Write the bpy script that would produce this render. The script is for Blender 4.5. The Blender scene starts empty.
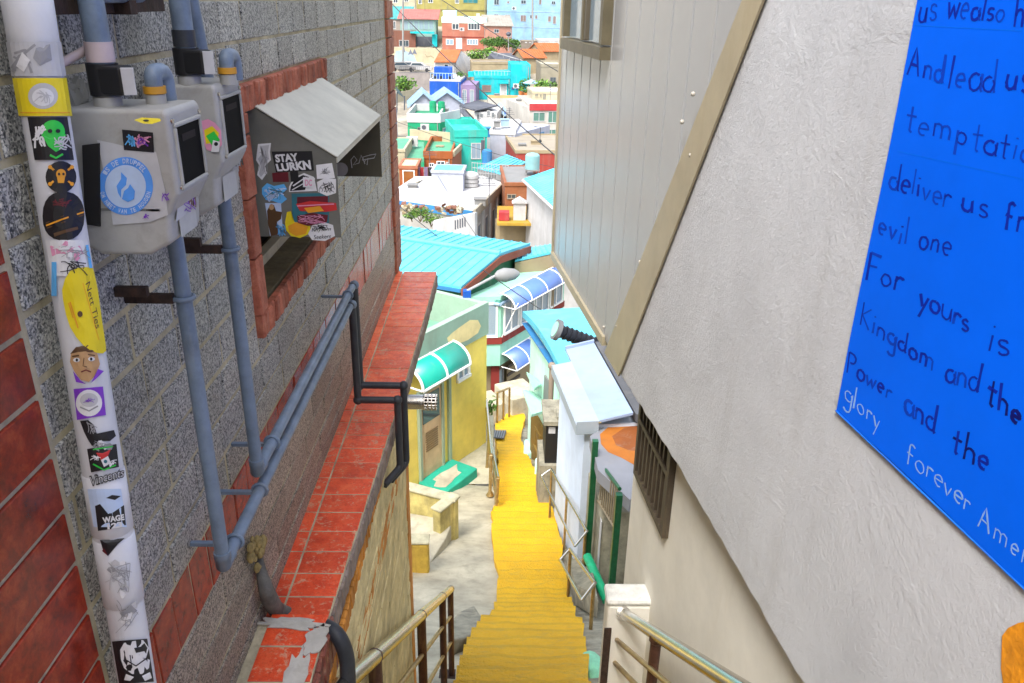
import bpy, bmesh, math, random
from mathutils import Vector, Matrix
random.seed(7)
sc = bpy.context.scene
COL = sc.collection

# ---------------------------------------------------------------- camera
FPX, CX, CY = 802.0, 512.0, 341.5
down = Vector((474-CX, 2228-CY, FPX)).normalized()
fwd = Vector((500-CX, 0-CY, FPX)).normalized()
ZR = -down
YR = (fwd - ZR*fwd.dot(ZR)).normalized()
XR = YR.cross(ZR)
if XR.x < 0: XR = -XR
CAMM = Matrix((XR, YR, ZR))           # camera (right, down, forward) -> world
cam_d = bpy.data.cameras.new('Camera')
cam = bpy.data.objects.new('Camera', cam_d)
COL.objects.link(cam)
cam_d.sensor_width = 36.0
cam_d.lens = 36.0*FPX/1024.0
cam_d.clip_start = 0.05
cam_d.clip_end = 3000.0
ax = CAMM @ Vector((1, 0, 0)); ay = CAMM @ Vector((0, -1, 0)); az = CAMM @ Vector((0, 0, -1))
cam.matrix_world = Matrix(((ax.x, ay.x, az.x, 0), (ax.y, ay.y, az.y, 0), (ax.z, ay.z, az.z, 0), (0, 0, 0, 1)))
sc.camera = cam

# ---------------------------------------------------------------- sky, sun, exposure
SUN_EL, SUN_AZ = math.radians(56), math.radians(205)   # azimuth clockwise from +Y
world = bpy.data.worlds.new('World'); sc.world = world
world.use_nodes = True
wt = world.node_tree; wt.nodes.clear()
wo = wt.nodes.new('ShaderNodeOutputWorld'); bg = wt.nodes.new('ShaderNodeBackground')
sky = wt.nodes.new('ShaderNodeTexSky'); sky.sky_type = 'NISHITA'; sky.sun_disc = False
sky.sun_elevation = SUN_EL; sky.sun_rotation = SUN_AZ
sky.air_density = 1.0; sky.dust_density = 4.0; sky.ozone_density = 1.0
hsv = wt.nodes.new('ShaderNodeHueSaturation'); hsv.inputs['Saturation'].default_value = 0.60
wt.links.new(sky.outputs[0], hsv.inputs['Color']); wt.links.new(hsv.outputs[0], bg.inputs[0])
bg.inputs[1].default_value = 0.15
wt.links.new(bg.outputs[0], wo.inputs[0])
sd = bpy.data.lights.new('Sun', 'SUN'); sd.energy = 0.9; sd.angle = math.radians(12); sd.color = (1, 0.97, 0.93)
sun = bpy.data.objects.new('Sun', sd); COL.objects.link(sun)
sdir = Vector((math.sin(SUN_AZ)*math.cos(SUN_EL), math.cos(SUN_AZ)*math.cos(SUN_EL), math.sin(SUN_EL)))
sun.rotation_euler = sdir.to_track_quat('Z', 'Y').to_euler()
sc.view_settings.view_transform = 'Standard'; sc.view_settings.look = 'None'
sc.view_settings.exposure = 1.8; sc.view_settings.gamma = 1.0

# ---------------------------------------------------------------- pixel rays on real planes
def ray(px, py): return CAMM @ Vector(((px-CX)/FPX, (py-CY)/FPX, 1.0))
def on(px, py, axis, val):
    r = ray(px, py); return r*(val/r[axis])
def onX(px, py, v): return on(px, py, 0, v)
def onY(px, py, v): return on(px, py, 1, v)
def onZ(px, py, v): return on(px, py, 2, v)
def onplane(px, py, p, n):
    r = ray(px, py); return r*(p.dot(n)/r.dot(n))
def zg(Y):                                            # height of the stair line under the alley
    if Y <= 8.75: return -1.55-0.69*Y
    if Y <= 13.5: return -7.5875-0.34*(Y-8.75)
    return -9.2025-0.35*(Y-13.5)
TERR = [(-30, 20), (0, -2.4), (8.75, -8.3), (14, -10.2), (27, -14.8), (40, -16.6), (60, -16.8), (85, -15.4), (115, -13.2), (140, -11.2), (158, -9.2), (172, -6.5), (190, 0), (230, 14), (330, 46), (600, 90)]
def zt(Y):
    for (a, za), (b, zb) in zip(TERR, TERR[1:]):
        if Y <= b: return za+(zb-za)*(Y-a)/(b-a)
    return TERR[-1][1]
def gnd(px, py, off=0.0, f=zg):
    r = ray(px, py); lo, hi = 0.5, 60.0
    for _ in range(60):
        m = (lo+hi)/2; p = r*m
        if p.z > f(p.y)+off: lo = m
        else: hi = m
    return r*lo

# ---------------------------------------------------------------- materials
MATS = {}
def newmat(name):
    m = bpy.data.materials.new(name); m.use_nodes = True
    nt = m.node_tree; b = nt.nodes['Principled BSDF']
    return m, nt, b
def N(nt, t, **kw):
    n = nt.nodes.new(t)
    for k, v in kw.items(): setattr(n, k, v)
    return n
def mixc(nt, fac, a, b, mode='MIX'):
    n = nt.nodes.new('ShaderNodeMix'); n.data_type = 'RGBA'; n.blend_type = mode
    for s, v in ((0, fac), (6, a), (7, b)):
        if hasattr(v, 'links') or isinstance(v, bpy.types.NodeSocket): nt.links.new(v, n.inputs[s])
        else: n.inputs[s].default_value = v if s == 0 else (*v, 1)[:4]
    return n.outputs[2]
def ramp(nt, src, stops):
    r = nt.nodes.new('ShaderNodeValToRGB'); e = r.color_ramp.elements
    while len(e) < len(stops): e.new(0.5)
    for i, (p, c) in enumerate(stops):
        e[i].position = p; e[i].color = (*c, 1) if len(c) == 3 else c
    nt.links.new(src, r.inputs[0]); return r.outputs[0]
def noise(nt, co, scale, detail=4, rough=0.6, dist=0.0):
    n = nt.nodes.new('ShaderNodeTexNoise'); n.inputs['Scale'].default_value = scale
    n.inputs['Detail'].default_value = detail; n.inputs['Roughness'].default_value = rough
    n.inputs['Distortion'].default_value = dist
    nt.links.new(co, n.inputs['Vector']); return n.outputs[0]
def bump(nt, b, h, strength=0.3, dist=0.01):
    n = nt.nodes.new('ShaderNodeBump'); n.inputs['Strength'].default_value = strength; n.inputs['Distance'].default_value = dist
    nt.links.new(h, n.inputs['Height']); nt.links.new(n.outputs[0], b.inputs['Normal'])
def coords(nt, sc_=(1, 1, 1)):
    t = nt.nodes.new('ShaderNodeTexCoord')
    if sc_ == (1, 1, 1): return t.outputs['Object']
    m = nt.nodes.new('ShaderNodeMapping'); m.inputs['Scale'].default_value = sc_
    nt.links.new(t.outputs['Object'], m.inputs['Vector']); return m.outputs[0]
def setup(b, rough=0.6, metal=0.0, spec=0.5):
    b.inputs['Roughness'].default_value = rough; b.inputs['Metallic'].default_value = metal
    b.inputs['Specular IOR Level'].default_value = spec
def paint(name, col, rough=0.7, var=0.16, scale=1.5, dirt=0.35, dirtcol=(0.16, 0.14, 0.11), bmp=0.1, metal=0.0, bscale=40, streak=True, spec=0.4):
    """painted or plain surface: mottled tone, worn grey streaks, fine bump"""
    if name in MATS: return MATS[name]
    m, nt, b = newmat(name); setup(b, rough, metal, spec)
    co = coords(nt)
    n1 = noise(nt, co, scale, 5, 0.65)
    dark = tuple(c*(1-var*1.6) for c in col); lite = tuple(min(1, c*(1+var)) for c in col)
    c = ramp(nt, n1, [(0.3, dark), (0.7, lite)])
    if dirt > 0:
        cs = coords(nt, (1, 1, 0.16)) if streak else co
        n2 = noise(nt, cs, scale*2.3, 6, 0.7, 0.4)
        f = ramp(nt, n2, [(0.52, (0, 0, 0)), (0.78, (dirt, dirt, dirt))])
        c = mixc(nt, f, c, dirtcol)
    nt.links.new(c, b.inputs['Base Color'])
    if bmp > 0: bump(nt, b, noise(nt, co, bscale, 5, 0.6), bmp, 0.01)
    MATS[name] = m; return m
def plain(name, col, rough=0.5, metal=0.0, spec=0.5):
    if name in MATS: return MATS[name]
    m, nt, b = newmat(name); setup(b, rough, metal, spec)
    co = coords(nt); n1 = noise(nt, co, 30, 3)
    nt.links.new(ramp(nt, n1, [(0.3, tuple(c*0.9 for c in col)), (0.7, tuple(min(1, c*1.06) for c in col))]), b.inputs['Base Color'])
    MATS[name] = m; return m
def hexc(h, g=1.0):
    h = h.lstrip('#'); v = [int(h[i:i+2], 16)/255 for i in (0, 2, 4)]
    return tuple(((c/12.92) if c <= 0.04045 else ((c+0.055)/1.055)**2.4)*g for c in v)

# granite-look wall tile: salt and pepper specks, chiselled face
def granite():
    m, nt, b = newmat('granite_tile'); setup(b, 0.42, 0, 0.5)
    co = coords(nt)
    v = N(nt, 'ShaderNodeTexVoronoi'); v.inputs['Scale'].default_value = 340
    nt.links.new(co, v.inputs['Vector'])
    n0 = noise(nt, co, 150, 4, 0.7)
    sp = N(nt, 'ShaderNodeSeparateColor'); nt.links.new(v.outputs['Color'], sp.inputs[0])
    mx = N(nt, 'ShaderNodeMath', operation='MULTIPLY_ADD'); nt.links.new(n0, mx.inputs[0]); mx.inputs[1].default_value = 1.0
    h2 = N(nt, 'ShaderNodeMath', operation='MULTIPLY'); nt.links.new(sp.outputs[0], h2.inputs[0]); h2.inputs[1].default_value = 0.42
    nt.links.new(h2.outputs[0], mx.inputs[2])
    c = ramp(nt, mx.outputs[0], [(0.47, (0.024, 0.027, 0.030)), (0.57, (0.125, 0.126, 0.120)), (0.72, (0.32, 0.32, 0.295)), (0.9, (0.56, 0.55, 0.50))])
    at = N(nt, 'ShaderNodeAttribute', attribute_name='tint')
    c = mixc(nt, 1.0, c, at.outputs['Color'], 'MULTIPLY')
    big = noise(nt, co, 2.2, 5, 0.6)
    c = mixc(nt, ramp(nt, big, [(0.5, (0, 0, 0)), (0.8, (0.4, 0.4, 0.4))]), c, (0.2, 0.18, 0.13))
    nt.links.new(c, b.inputs['Base Color'])
    bump(nt, b, noise(nt, co, 55, 6, 0.75), 0.55, 0.012); return m
def redtile(name, c1, c2, c3, rough, vein=9, bmp=0.1, chip=0.0):
    m, nt, b = newmat(name); setup(b, rough, 0, 0.5)
    co = coords(nt)
    n1 = noise(nt, co, vein, 8, 0.72, 0.35)
    c = ramp(nt, n1, [(0.32, c1), (0.52, c2), (0.72, c3)])
    at = N(nt, 'ShaderNodeAttribute', attribute_name='tint')
    c = mixc(nt, 1.0, c, at.outputs['Color'], 'MULTIPLY')
    fine = noise(nt, co, 160, 3, 0.6)
    c = mixc(nt, ramp(nt, fine, [(0.55, (0, 0, 0)), (0.7, (0.35, 0.35, 0.35))]), c, tuple(x*0.3 for x in c2))
    if chip > 0:                                       # weathered glaze: pale flakes
        f = noise(nt, co, 26, 7, 0.78, 0.8)
        f2 = noise(nt, co, 120, 4, 0.7)
        mm = N(nt, 'ShaderNodeMath', operation='MULTIPLY_ADD'); nt.links.new(f2, mm.inputs[0]); mm.inputs[1].default_value = 0.45; nt.links.new(f, mm.inputs[2])
        c = mixc(nt, ramp(nt, mm.outputs[0], [(0.775, (0, 0, 0)), (0.85, (chip, chip, chip))]), c, (0.62, 0.42, 0.26))
    nt.links.new(c, b.inputs['Base Color'])
    bump(nt, b, noise(nt, co, 70, 5, 0.7), bmp, 0.008); return m
M_GRAN = granite()
M_REDP = redtile('polished_red_tile', (0.11, 0.009, 0.003), (0.27, 0.020, 0.006), (0.42, 0.06, 0.016), 0.2, 26)
M_REDR = redtile('split_red_tile', (0.19, 0.045, 0.022), (0.38, 0.11, 0.06), (0.50, 0.20, 0.12), 0.7, 14, 0.7)
M_REDL = redtile('glazed_red_ledge_tile', (0.56, 0.045, 0.012), (0.76, 0.08, 0.020), (0.83, 0.15, 0.05), 0.40, 16, 0.25, 0.6)
M_MORT = paint('mortar', (0.50, 0.44, 0.29), 0.9, 0.25, 12, 0.5, (0.12, 0.11, 0.08), 0.3, bscale=90)
M_MORTD = paint('dark_mortar', (0.13, 0.125, 0.10), 0.9, 0.25, 12, 0.4, (0.06, 0.06, 0.05), 0.3, bscale=90)
M_STONEY = paint('yellowed_stone', (0.70, 0.60, 0.32), 0.8, 0.25, 9, 0.5, (0.40, 0.27, 0.08), 0.3, bscale=30, streak=False)
M_STONEO = paint('orange_stone', (0.62, 0.25, 0.035), 0.7, 0.25, 6, 0.5, (0.22, 0.12, 0.05), 0.5, bscale=40)
M_CONC = paint('concrete', (0.42, 0.385, 0.28), 0.85, 0.22, 1.7, 0.55, (0.15, 0.14, 0.10), 0.5, bscale=25, streak=False)
M_CONCD = paint('weathered_concrete', (0.28, 0.26, 0.19), 0.88, 0.3, 4, 0.75, (0.09, 0.08, 0.05), 0.5, bscale=30)
def plaster(name, col, bs=0.6, stain=(0.30, 0.27, 0.20), sf=0.25):
    m, nt, b = newmat(name); setup(b, 0.85, 0, 0.25)
    co = coords(nt)
    c = ramp(nt, noise(nt, co, 2.2, 6, 0.65), [(0.3, tuple(x*0.86 for x in col)), (0.7, tuple(min(1, x*1.06) for x in col))])
    c = mixc(nt, ramp(nt, noise(nt, coords(nt, (1, 1, 0.15)), 5, 6, 0.7), [(0.55, (0, 0, 0)), (0.85, (sf, sf, sf))]), c, stain)
    nt.links.new(c, b.inputs['Base Color'])
    trowel = ramp(nt, noise(nt, coords(nt, (1, 1.0, 1.4)), 4.5, 8, 0.58, 0.5), [(0.30, (0, 0, 0)), (0.56, (0.10, 0.10, 0.10)), (0.66, (0.34, 0.34, 0.34))])
    fine = noise(nt, co, 55, 9, 0.78)
    a = N(nt, 'ShaderNodeMath', operation='MULTIPLY_ADD'); nt.links.new(fine, a.inputs[0]); a.inputs[1].default_value = 0.75; nt.links.new(trowel, a.inputs[2])
    bump(nt, b, a.outputs[0], bs, 0.035); return m
M_PLAS = plaster('rough_white_plaster', (0.615, 0.635, 0.66), 0.36)
M_PLASL = plaster('smooth_cream_plaster', (0.82, 0.80, 0.72), 0.08, (0.58, 0.50, 0.33), 0.4)
M_BLUEPIPE = paint('blue_grey_pipe_paint', (0.17, 0.225, 0.30), 0.42, 0.22, 14, 0.6, (0.28, 0.27, 0.24), 0.1, bscale=60)
M_DKPIPE = paint('dark_grey_pipe', (0.035, 0.04, 0.048), 0.5, 0.2, 14, 0.3, (0.12, 0.11, 0.10), 0.1)
M_METER = paint('meter_grey', (0.39, 0.385, 0.36), 0.5, 0.10, 9, 0.5, (0.20, 0.18, 0.14), 0.05, streak=False)
M_BLACK = plain('black_rubber', (0.012, 0.012, 0.013), 0.5)
M_DARK = plain('dark_hollow', (0.012, 0.011, 0.010), 0.9)
M_RUST = paint('rusty_iron', (0.05, 0.03, 0.022), 0.8, 0.4, 30, 0.5, (0.12, 0.045, 0.02), 0.4)
M_WHITEP = paint('white_pvc', (0.66, 0.67, 0.69), 0.4, 0.06, 10, 0.5, (0.35, 0.36, 0.36), 0.06)
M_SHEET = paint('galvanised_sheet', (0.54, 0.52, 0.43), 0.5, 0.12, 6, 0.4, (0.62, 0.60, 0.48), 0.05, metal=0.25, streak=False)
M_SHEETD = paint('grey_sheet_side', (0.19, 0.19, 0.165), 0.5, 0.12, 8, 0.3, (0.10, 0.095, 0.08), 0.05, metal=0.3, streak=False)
M_CHROME = paint('stainless_tube', (0.62, 0.60, 0.55), 0.22, 0.1, 10, 0.25, (0.25, 0.20, 0.13), 0.03, metal=1.0, streak=False)
M_BRASS = paint('tarnished_tube', (0.42, 0.30, 0.13), 0.35, 0.2, 14, 0.6, (0.10, 0.06, 0.03), 0.05, metal=0.7, streak=False)
M_BROWNP = paint('rusty_brown_post', (0.10, 0.045, 0.03), 0.45, 0.3, 16, 0.5, (0.30, 0.20, 0.08), 0.1, metal=0.3)
M_GLASS = plain('dark_window_glass', (0.05, 0.07, 0.085), 0.08, 0.0, 0.8)
M_GLASSL = plain('pale_window_glass', (0.22, 0.30, 0.36), 0.1, 0.0, 0.8)
M_WFR = paint('white_frame', (0.78, 0.78, 0.76), 0.5, 0.06, 8, 0.2, bmp=0)
M_GREENP = paint('green_gloss_paint', (0.006, 0.085, 0.03), 0.35, 0.2, 12, 0.2, bmp=0.08)

# ---------------------------------------------------------------- mesh builder
OFF = {}
class MB:
    def __init__(s): s.v = []; s.f = []; s.m = []; s.sm = []; s.t = []
    def add(s, vs, fs, mi=0, smooth=False, tint=(1, 1, 1)):
        o = len(s.v); s.v += [Vector(v) for v in vs]
        for f in fs:
            s.f.append([i+o for i in f]); s.m.append(mi); s.sm.append(smooth); s.t.append(tint)
    def box(s, a, b, mi=0, tint=(1, 1, 1)):
        x0, y0, z0 = (min(a[i], b[i]) for i in range(3)); x1, y1, z1 = (max(a[i], b[i]) for i in range(3))
        s.add([(x0, y0, z0), (x1, y0, z0), (x1, y1, z0), (x0, y1, z0), (x0, y0, z1), (x1, y0, z1), (x1, y1, z1), (x0, y1, z1)],
              [(0, 3, 2, 1), (4, 5, 6, 7), (0, 1, 5, 4), (1, 2, 6, 5), (2, 3, 7, 6), (3, 0, 4, 7)], mi, False, tint)
    def obox(s, o, u, v, w, mi=0, tint=(1, 1, 1)):
        """box from corner o with edge vectors u, v, w"""
        o, u, v, w = map(Vector, (o, u, v, w))
        P = [o, o+u, o+u+v, o+v, o+w, o+u+w, o+u+v+w, o+v+w]
        fs = [(0, 3, 2, 1), (4, 5, 6, 7), (0, 1, 5, 4), (1, 2, 6, 5), (2, 3, 7, 6), (3, 0, 4, 7)]
        if u.cross(v).dot(w) < 0: fs = [tuple(reversed(f)) for f in fs]
        s.add(P, fs, mi, False, tint)
    def chip(s, o, u, v, n, h, bev, mi=0, tint=(1, 1, 1), jit=0.0):
        """tile: bevelled slab on a wall; o corner, u/v edges, n outward unit, h thickness"""
        o, u, v, n = map(Vector, (o, u, v, n)); uu = u.normalized()*bev; vv = v.normalized()*bev
        b = [o, o+u, o+u+v, o+v]
        hs = [h+random.uniform(-jit, jit) for _ in range(4)]
        t = [o+uu+vv+n*hs[0], o+u-uu+vv+n*hs[1], o+u+v-uu-vv+n*hs[2], o+v+uu-vv+n*hs[3]]
        m = [p+n*(max(0.0, h-bev)) for p in b]
        fs = [(8, 9, 10, 11)]
        for i in range(4):
            j = (i+1) % 4
            fs += [(i, j, 4+j, 4+i), (4+i, 4+j, 8+j, 8+i)]
        if u.cross(v).dot(n) < 0: fs = [tuple(reversed(f)) for f in fs]
        s.add(b+m+t, fs, mi, False, tint)
    def prism(s, poly, ext, mi=0, tint=(1, 1, 1)):
        """planar polygon (3D points) extruded by vector ext"""
        poly = [Vector(p) for p in poly]; ext = Vector(ext); n = len(poly)
        fs = [tuple(range(n))[::-1], tuple(range(n, 2*n))]
        fs += [(i, (i+1) % n, n+(i+1) % n, n+i) for i in range(n)]
        nn = Vector((0, 0, 0))
        for i in range(n): nn += poly[i].cross(poly[(i+1) % n])
        if nn.dot(ext) < 0: fs = [tuple(reversed(f)) for f in fs]
        s.add(poly+[p+ext for p in poly], fs, mi, False, tint)
    def tube(s, pts, r, seg=12, mi=0, caps=True, r2=None):
        pts = [Vector(p) for p in pts]; n = len(pts); rings = []
        up = None
        for i, p in enumerate(pts):
            d = (pts[min(i+1, n-1)]-pts[max(i-1, 0)]).normalized()
            if up is None:
                up = Vector((0, 0, 1)) if abs(d.z) < 0.9 else Vector((1, 0, 0))
            a = d.cross(up).normalized(); up2 = a.cross(d).normalized(); up = up2
            rr = r if r2 is None else r+(r2-r)*i/(n-1)
            if isinstance(r, (list, tuple)): rr = r[i]
            rings.append([p+(a*math.cos(k*2*math.pi/seg)+up2*math.sin(k*2*math.pi/seg))*rr for k in range(seg)])
        vs = [q for R in rings for q in R]; fs = []
        for i in range(n-1):
            for k in range(seg):
                k2 = (k+1) % seg
                fs.append((i*seg+k, (i+1)*seg+k, (i+1)*seg+k2, i*seg+k2))
        s.add(vs, fs, mi, True)
        if caps:
            s.add(rings[0], [tuple(range(seg))], mi); s.add(rings[-1], [tuple(range(seg))[::-1]], mi)
    def cyl(s, a, b, r, seg=16, mi=0): s.tube([a, b], r, seg, mi)
    def ball(s, c, r, seg=12, mi=0, sq=(1, 1, 1)):
        c = Vector(c); vs = []; fs = []; R = seg//2
        for i in range(R+1):
            for k in range(seg):
                th = math.pi*i/R; ph = 2*math.pi*k/seg
                vs.append(c+Vector((math.sin(th)*math.cos(ph)*r*sq[0], math.sin(th)*math.sin(ph)*r*sq[1], math.cos(th)*r*sq[2])))
        for i in range(R):
            for k in range(seg):
                k2 = (k+1) % seg; fs.append((i*seg+k, (i+1)*seg+k, (i+1)*seg+k2, i*seg+k2))
        s.add(vs, fs, mi, True)
    def build(s, name, mats, parent=None, bevel=0, bseg=2, base=None, sub=0):
        if not isinstance(mats, (list, tuple)): mats = [mats]
        if parent is not None: off = OFF[parent.name]
        elif base is not None: off = Vector(base)
        else:
            lo = [min(v[i] for v in s.v) for i in range(3)]; hi = [max(v[i] for v in s.v) for i in range(3)]
            off = Vector(((lo[0]+hi[0])/2, (lo[1]+hi[1])/2, lo[2]))
        me = bpy.data.meshes.new(name)
        me.from_pydata([tuple(v-off) for v in s.v], [], s.f)
        for m in mats: me.materials.append(m)
        me.polygons.foreach_set('material_index', s.m); me.polygons.foreach_set('use_smooth', s.sm)
        if any(t != (1, 1, 1) for t in s.t) or any(m in (M_GRAN, M_REDP, M_REDR, M_REDL) for m in mats):
            ca = me.color_attributes.new('tint', 'FLOAT_COLOR', 'CORNER')
            arr = []
            for f, t in zip(s.f, s.t): arr += [t[0], t[1], t[2], 1.0]*len(f)
            ca.data.foreach_set('color', arr)
        me.validate(); me.update()
        o = bpy.data.objects.new(name, me); COL.objects.link(o)
        if parent is not None: o.parent = parent; OFF[o.name] = off
        else: o.location = off; OFF[o.name] = off
        if bevel:
            md = o.modifiers.new('bevel', 'BEVEL'); md.width = bevel; md.segments = bseg; md.limit_method = 'ANGLE'; md.angle_limit = 0.6
        return o
def tag(o, label=None, cat=None, group=None, kind=None):
    if label: o['label'] = label
    if cat: o['category'] = cat
    if group: o['group'] = group
    if kind: o['kind'] = kind
    return o
def thing(name, label, cat, loc, group=None):
    o = bpy.data.objects.new(name, None); COL.objects.link(o); o.location = Vector(loc); o.empty_display_size = 0.1
    OFF[o.name] = Vector(loc); return tag(o, label, cat, group)
def arc(c, a, b, r, n=8, t0=0.0, t1=math.pi/2):
    """points c + r*(cos*a + sin*b)"""
    return [Vector(c)+(Vector(a)*math.cos(t0+(t1-t0)*i/n)+Vector(b)*math.sin(t0+(t1-t0)*i/n))*r for i in range(n+1)]
def bend(pts, r, n=6):
    """polyline with rounded corners"""
    pts = [Vector(p) for p in pts]; out = [pts[0]]
    for i in range(1, len(pts)-1):
        a = (pts[i-1]-pts[i]); b = (pts[i+1]-pts[i]); rr = min(r, a.length*0.49, b.length*0.49)
        p0 = pts[i]+a.normalized()*rr; p1 = pts[i]+b.normalized()*rr
        for k in range(n+1):
            t = k/n; out.append(p0*(1-t)**2+pts[i]*2*t*(1-t)+p1*t*t)
    out.append(pts[-1]); return out
def jit(a): return random.uniform(-a, a)
def tin(a=0.12, base=(1, 1, 1)):
    k = 1+jit(a); return tuple(c*k for c in base)

# ---------------------------------------------------------------- decals: stickers, lettering, pen strokes laid on real surfaces
TXT = {}
def txt_mesh(s, bold=0.0, shear=0.0):
    bold = bold*1.6
    k = (s, bold, shear)
    if k in TXT: return TXT[k]
    c = bpy.data.curves.new('lettering_source', 'FONT'); c.body = s; c.size = 1; c.offset = bold; c.shear = shear; c.resolution_u = 3
    o = bpy.data.objects.new('lettering_source', c); COL.objects.link(o)
    dg = bpy.context.evaluated_depsgraph_get(); me = o.evaluated_get(dg).to_mesh()
    vs = [(v.co.x, v.co.y) for v in me.vertices]; fs = [tuple(p.vertices) for p in me.polygons]
    o.evaluated_get(dg).to_mesh_clear(); bpy.data.objects.remove(o); bpy.data.curves.remove(c)
    x0 = min(v[0] for v in vs); x1 = max(v[0] for v in vs); y0 = min(v[1] for v in vs); y1 = max(v[1] for v in vs)
    TXT[k] = ([((x-x0)/(x1-x0), (y-y0)/(y1-y0)) for x, y in vs], fs); return TXT[k]
def vm(name, col, rough=0.45): return plain(name, col, rough)
S_WHITE = vm('sticker_white', (0.72, 0.72, 0.72)); S_BLACK = vm('sticker_black', (0.012, 0.012, 0.014)); S_YEL = vm('sticker_yellow', (0.78, 0.62, 0.01))
S_GREEN = vm('sticker_green', (0.03, 0.55, 0.06)); S_BLUE = vm('sticker_blue', (0.10, 0.33, 0.85)); S_LBLUE = vm('sticker_pale_blue', (0.50, 0.62, 0.82)); S_PURP = vm('sticker_purple', (0.20, 0.04, 0.50))
S_PINK = vm('sticker_pink', (0.72, 0.30, 0.45)); S_ORNG = vm('sticker_orange', (0.75, 0.33, 0.02)); S_RED = vm('sticker_red', (0.55, 0.03, 0.03)); S_TAN = vm('sticker_tan', (0.50, 0.30, 0.14)); S_GREY = vm('sticker_grey', (0.30, 0.30, 0.31)); S_TEAL = vm('sticker_teal', (0.03, 0.16, 0.2)); S_MAR = vm('sticker_maroon', (0.13, 0.012, 0.02)); S_SKY = vm('sticker_sky', (0.12, 0.45, 0.85))
S_BROWN = vm('sticker_brown', (0.10, 0.05, 0.02)); S_LTGREY = vm('sticker_light_grey', (0.5, 0.5, 0.51))
class Decal:
    """2D art in photograph pixels, laid on a surface by fn(px, py, height)"""
    def __init__(s, fn, h0=0.0008, step=0.0004): s.fn = fn; s.h = h0; s.step = step; s.mb = MB(); s.mats = []
    def mi(s, m):
        if m not in s.mats: s.mats.append(m)
        return s.mats.index(m)
    def up(s): s.h += s.step
    def grid(s, rows, m, n=6):
        """rows: list of ((xl, yl), (xr, yr))"""
        vs = []; fs = []
        for (a, b) in rows:
            for k in range(n+1):
                t = k/n; vs.append(s.fn(a[0]+(b[0]-a[0])*t, a[1]+(b[1]-a[1])*t, s.h))
        for i in range(len(rows)-1):
            for k in range(n): q = i*(n+1)+k; fs.append((q, q+n+1, q+n+2, q+1))
        s.mb.add(vs, fs, s.mi(m)); s.up()
    def quad(s, tl, tr, br, bl, m, n=6, r=5):
        lerp = lambda p, q, t: (p[0]+(q[0]-p[0])*t, p[1]+(q[1]-p[1])*t)
        s.grid([(lerp(tl, bl, i/r), lerp(tr, br, i/r)) for i in range(r+1)], m, n)
    def ell(s, c, a, b, m, n=22, rot=0.0, sq=1.0):
        pts = []
        for i in range(n):
            t = 2*math.pi*i/n; x = math.copysign(abs(math.cos(t))**sq, math.cos(t))*a; y = math.copysign(abs(math.sin(t))**sq, math.sin(t))*b
            pts.append((c[0]+x*math.cos(rot)-y*math.sin(rot), c[1]+x*math.sin(rot)+y*math.cos(rot)))
        s.fan(c, pts, m)
    def fan(s, c, pts, m):
        n = len(pts); mid = [((p[0]+c[0])/2, (p[1]+c[1])/2) for p in pts]
        vs = [s.fn(c[0], c[1], s.h)]+[s.fn(*p, s.h) for p in mid]+[s.fn(*p, s.h) for p in pts]
        fs = [(0, 1+i, 1+(i+1) % n) for i in range(n)]+[(1+i, 1+n+i, 1+n+(i+1) % n, 1+(i+1) % n) for i in range(n)]
        s.mb.add(vs, fs, s.mi(m)); s.up()
    def blob(s, pts, m):
        c = (sum(p[0] for p in pts)/len(pts), sum(p[1] for p in pts)/len(pts)); s.fan(c, pts, m)
    def stroke(s, pts, w, m, lift=True):
        vs = []; fs = []; n = len(pts)
        for i, p in enumerate(pts):
            a = pts[max(i-1, 0)]; b = pts[min(i+1, n-1)]; dx, dy = b[0]-a[0], b[1]-a[1]; L = math.hypot(dx, dy) or 1
            nx, ny = -dy/L*w/2, dx/L*w/2; k = 1+jit(0.18)
            vs += [s.fn(p[0]+nx*k, p[1]+ny*k, s.h), s.fn(p[0]-nx*k, p[1]-ny*k, s.h)]
        for i in range(n-1): fs.append((2*i, 2*i+1, 2*i+3, 2*i+2))
        s.mb.add(vs, fs, s.mi(m))
        if lift: s.up()
    def text(s, t, tl, tr, br, bl, m, bold=0.02, shear=0.0):
        vs, fs = txt_mesh(t, bold, shear)
        P = []
        for u, v in vs:
            x = (bl[0]*(1-u)+br[0]*u)*(1-v)+(tl[0]*(1-u)+tr[0]*u)*v; y = (bl[1]*(1-u)+br[1]*u)*(1-v)+(tl[1]*(1-u)+tr[1]*u)*v
            P.append(s.fn(x, y, s.h))
        s.mb.add(P, fs, s.mi(m)); s.up()
    def arctext(s, t, c, a, b, t0, t1, hgt, m, inward=False, bold=0.02):
        """letters set one by one round an ellipse; angles in degrees, screen clockwise"""
        n = len(t)
        for i, ch in enumerate(t):
            if ch == ' ': continue
            an = math.radians(t0+(t1-t0)*(i+0.5)/n); ca, sa = math.cos(an), math.sin(an)
            da = math.radians(abs(t1-t0)/n*0.40)
            if not inward:
                o = lambda d, k: (c[0]+(a+k)*math.cos(an+d), c[1]+(b+k)*math.sin(an+d))
                s.text(ch, o(-da, hgt/2), o(da, hgt/2), o(da, -hgt/2), o(-da, -hgt/2), m, bold)
            else:
                o = lambda d, k: (c[0]+(a+k)*math.cos(an+d), c[1]+(b+k)*math.sin(an+d))
                s.text(ch, o(da, -hgt/2), o(-da, -hgt/2), o(-da, hgt/2), o(da, hgt/2), m, bold)
            s.h -= s.step
        s.up()
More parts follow.
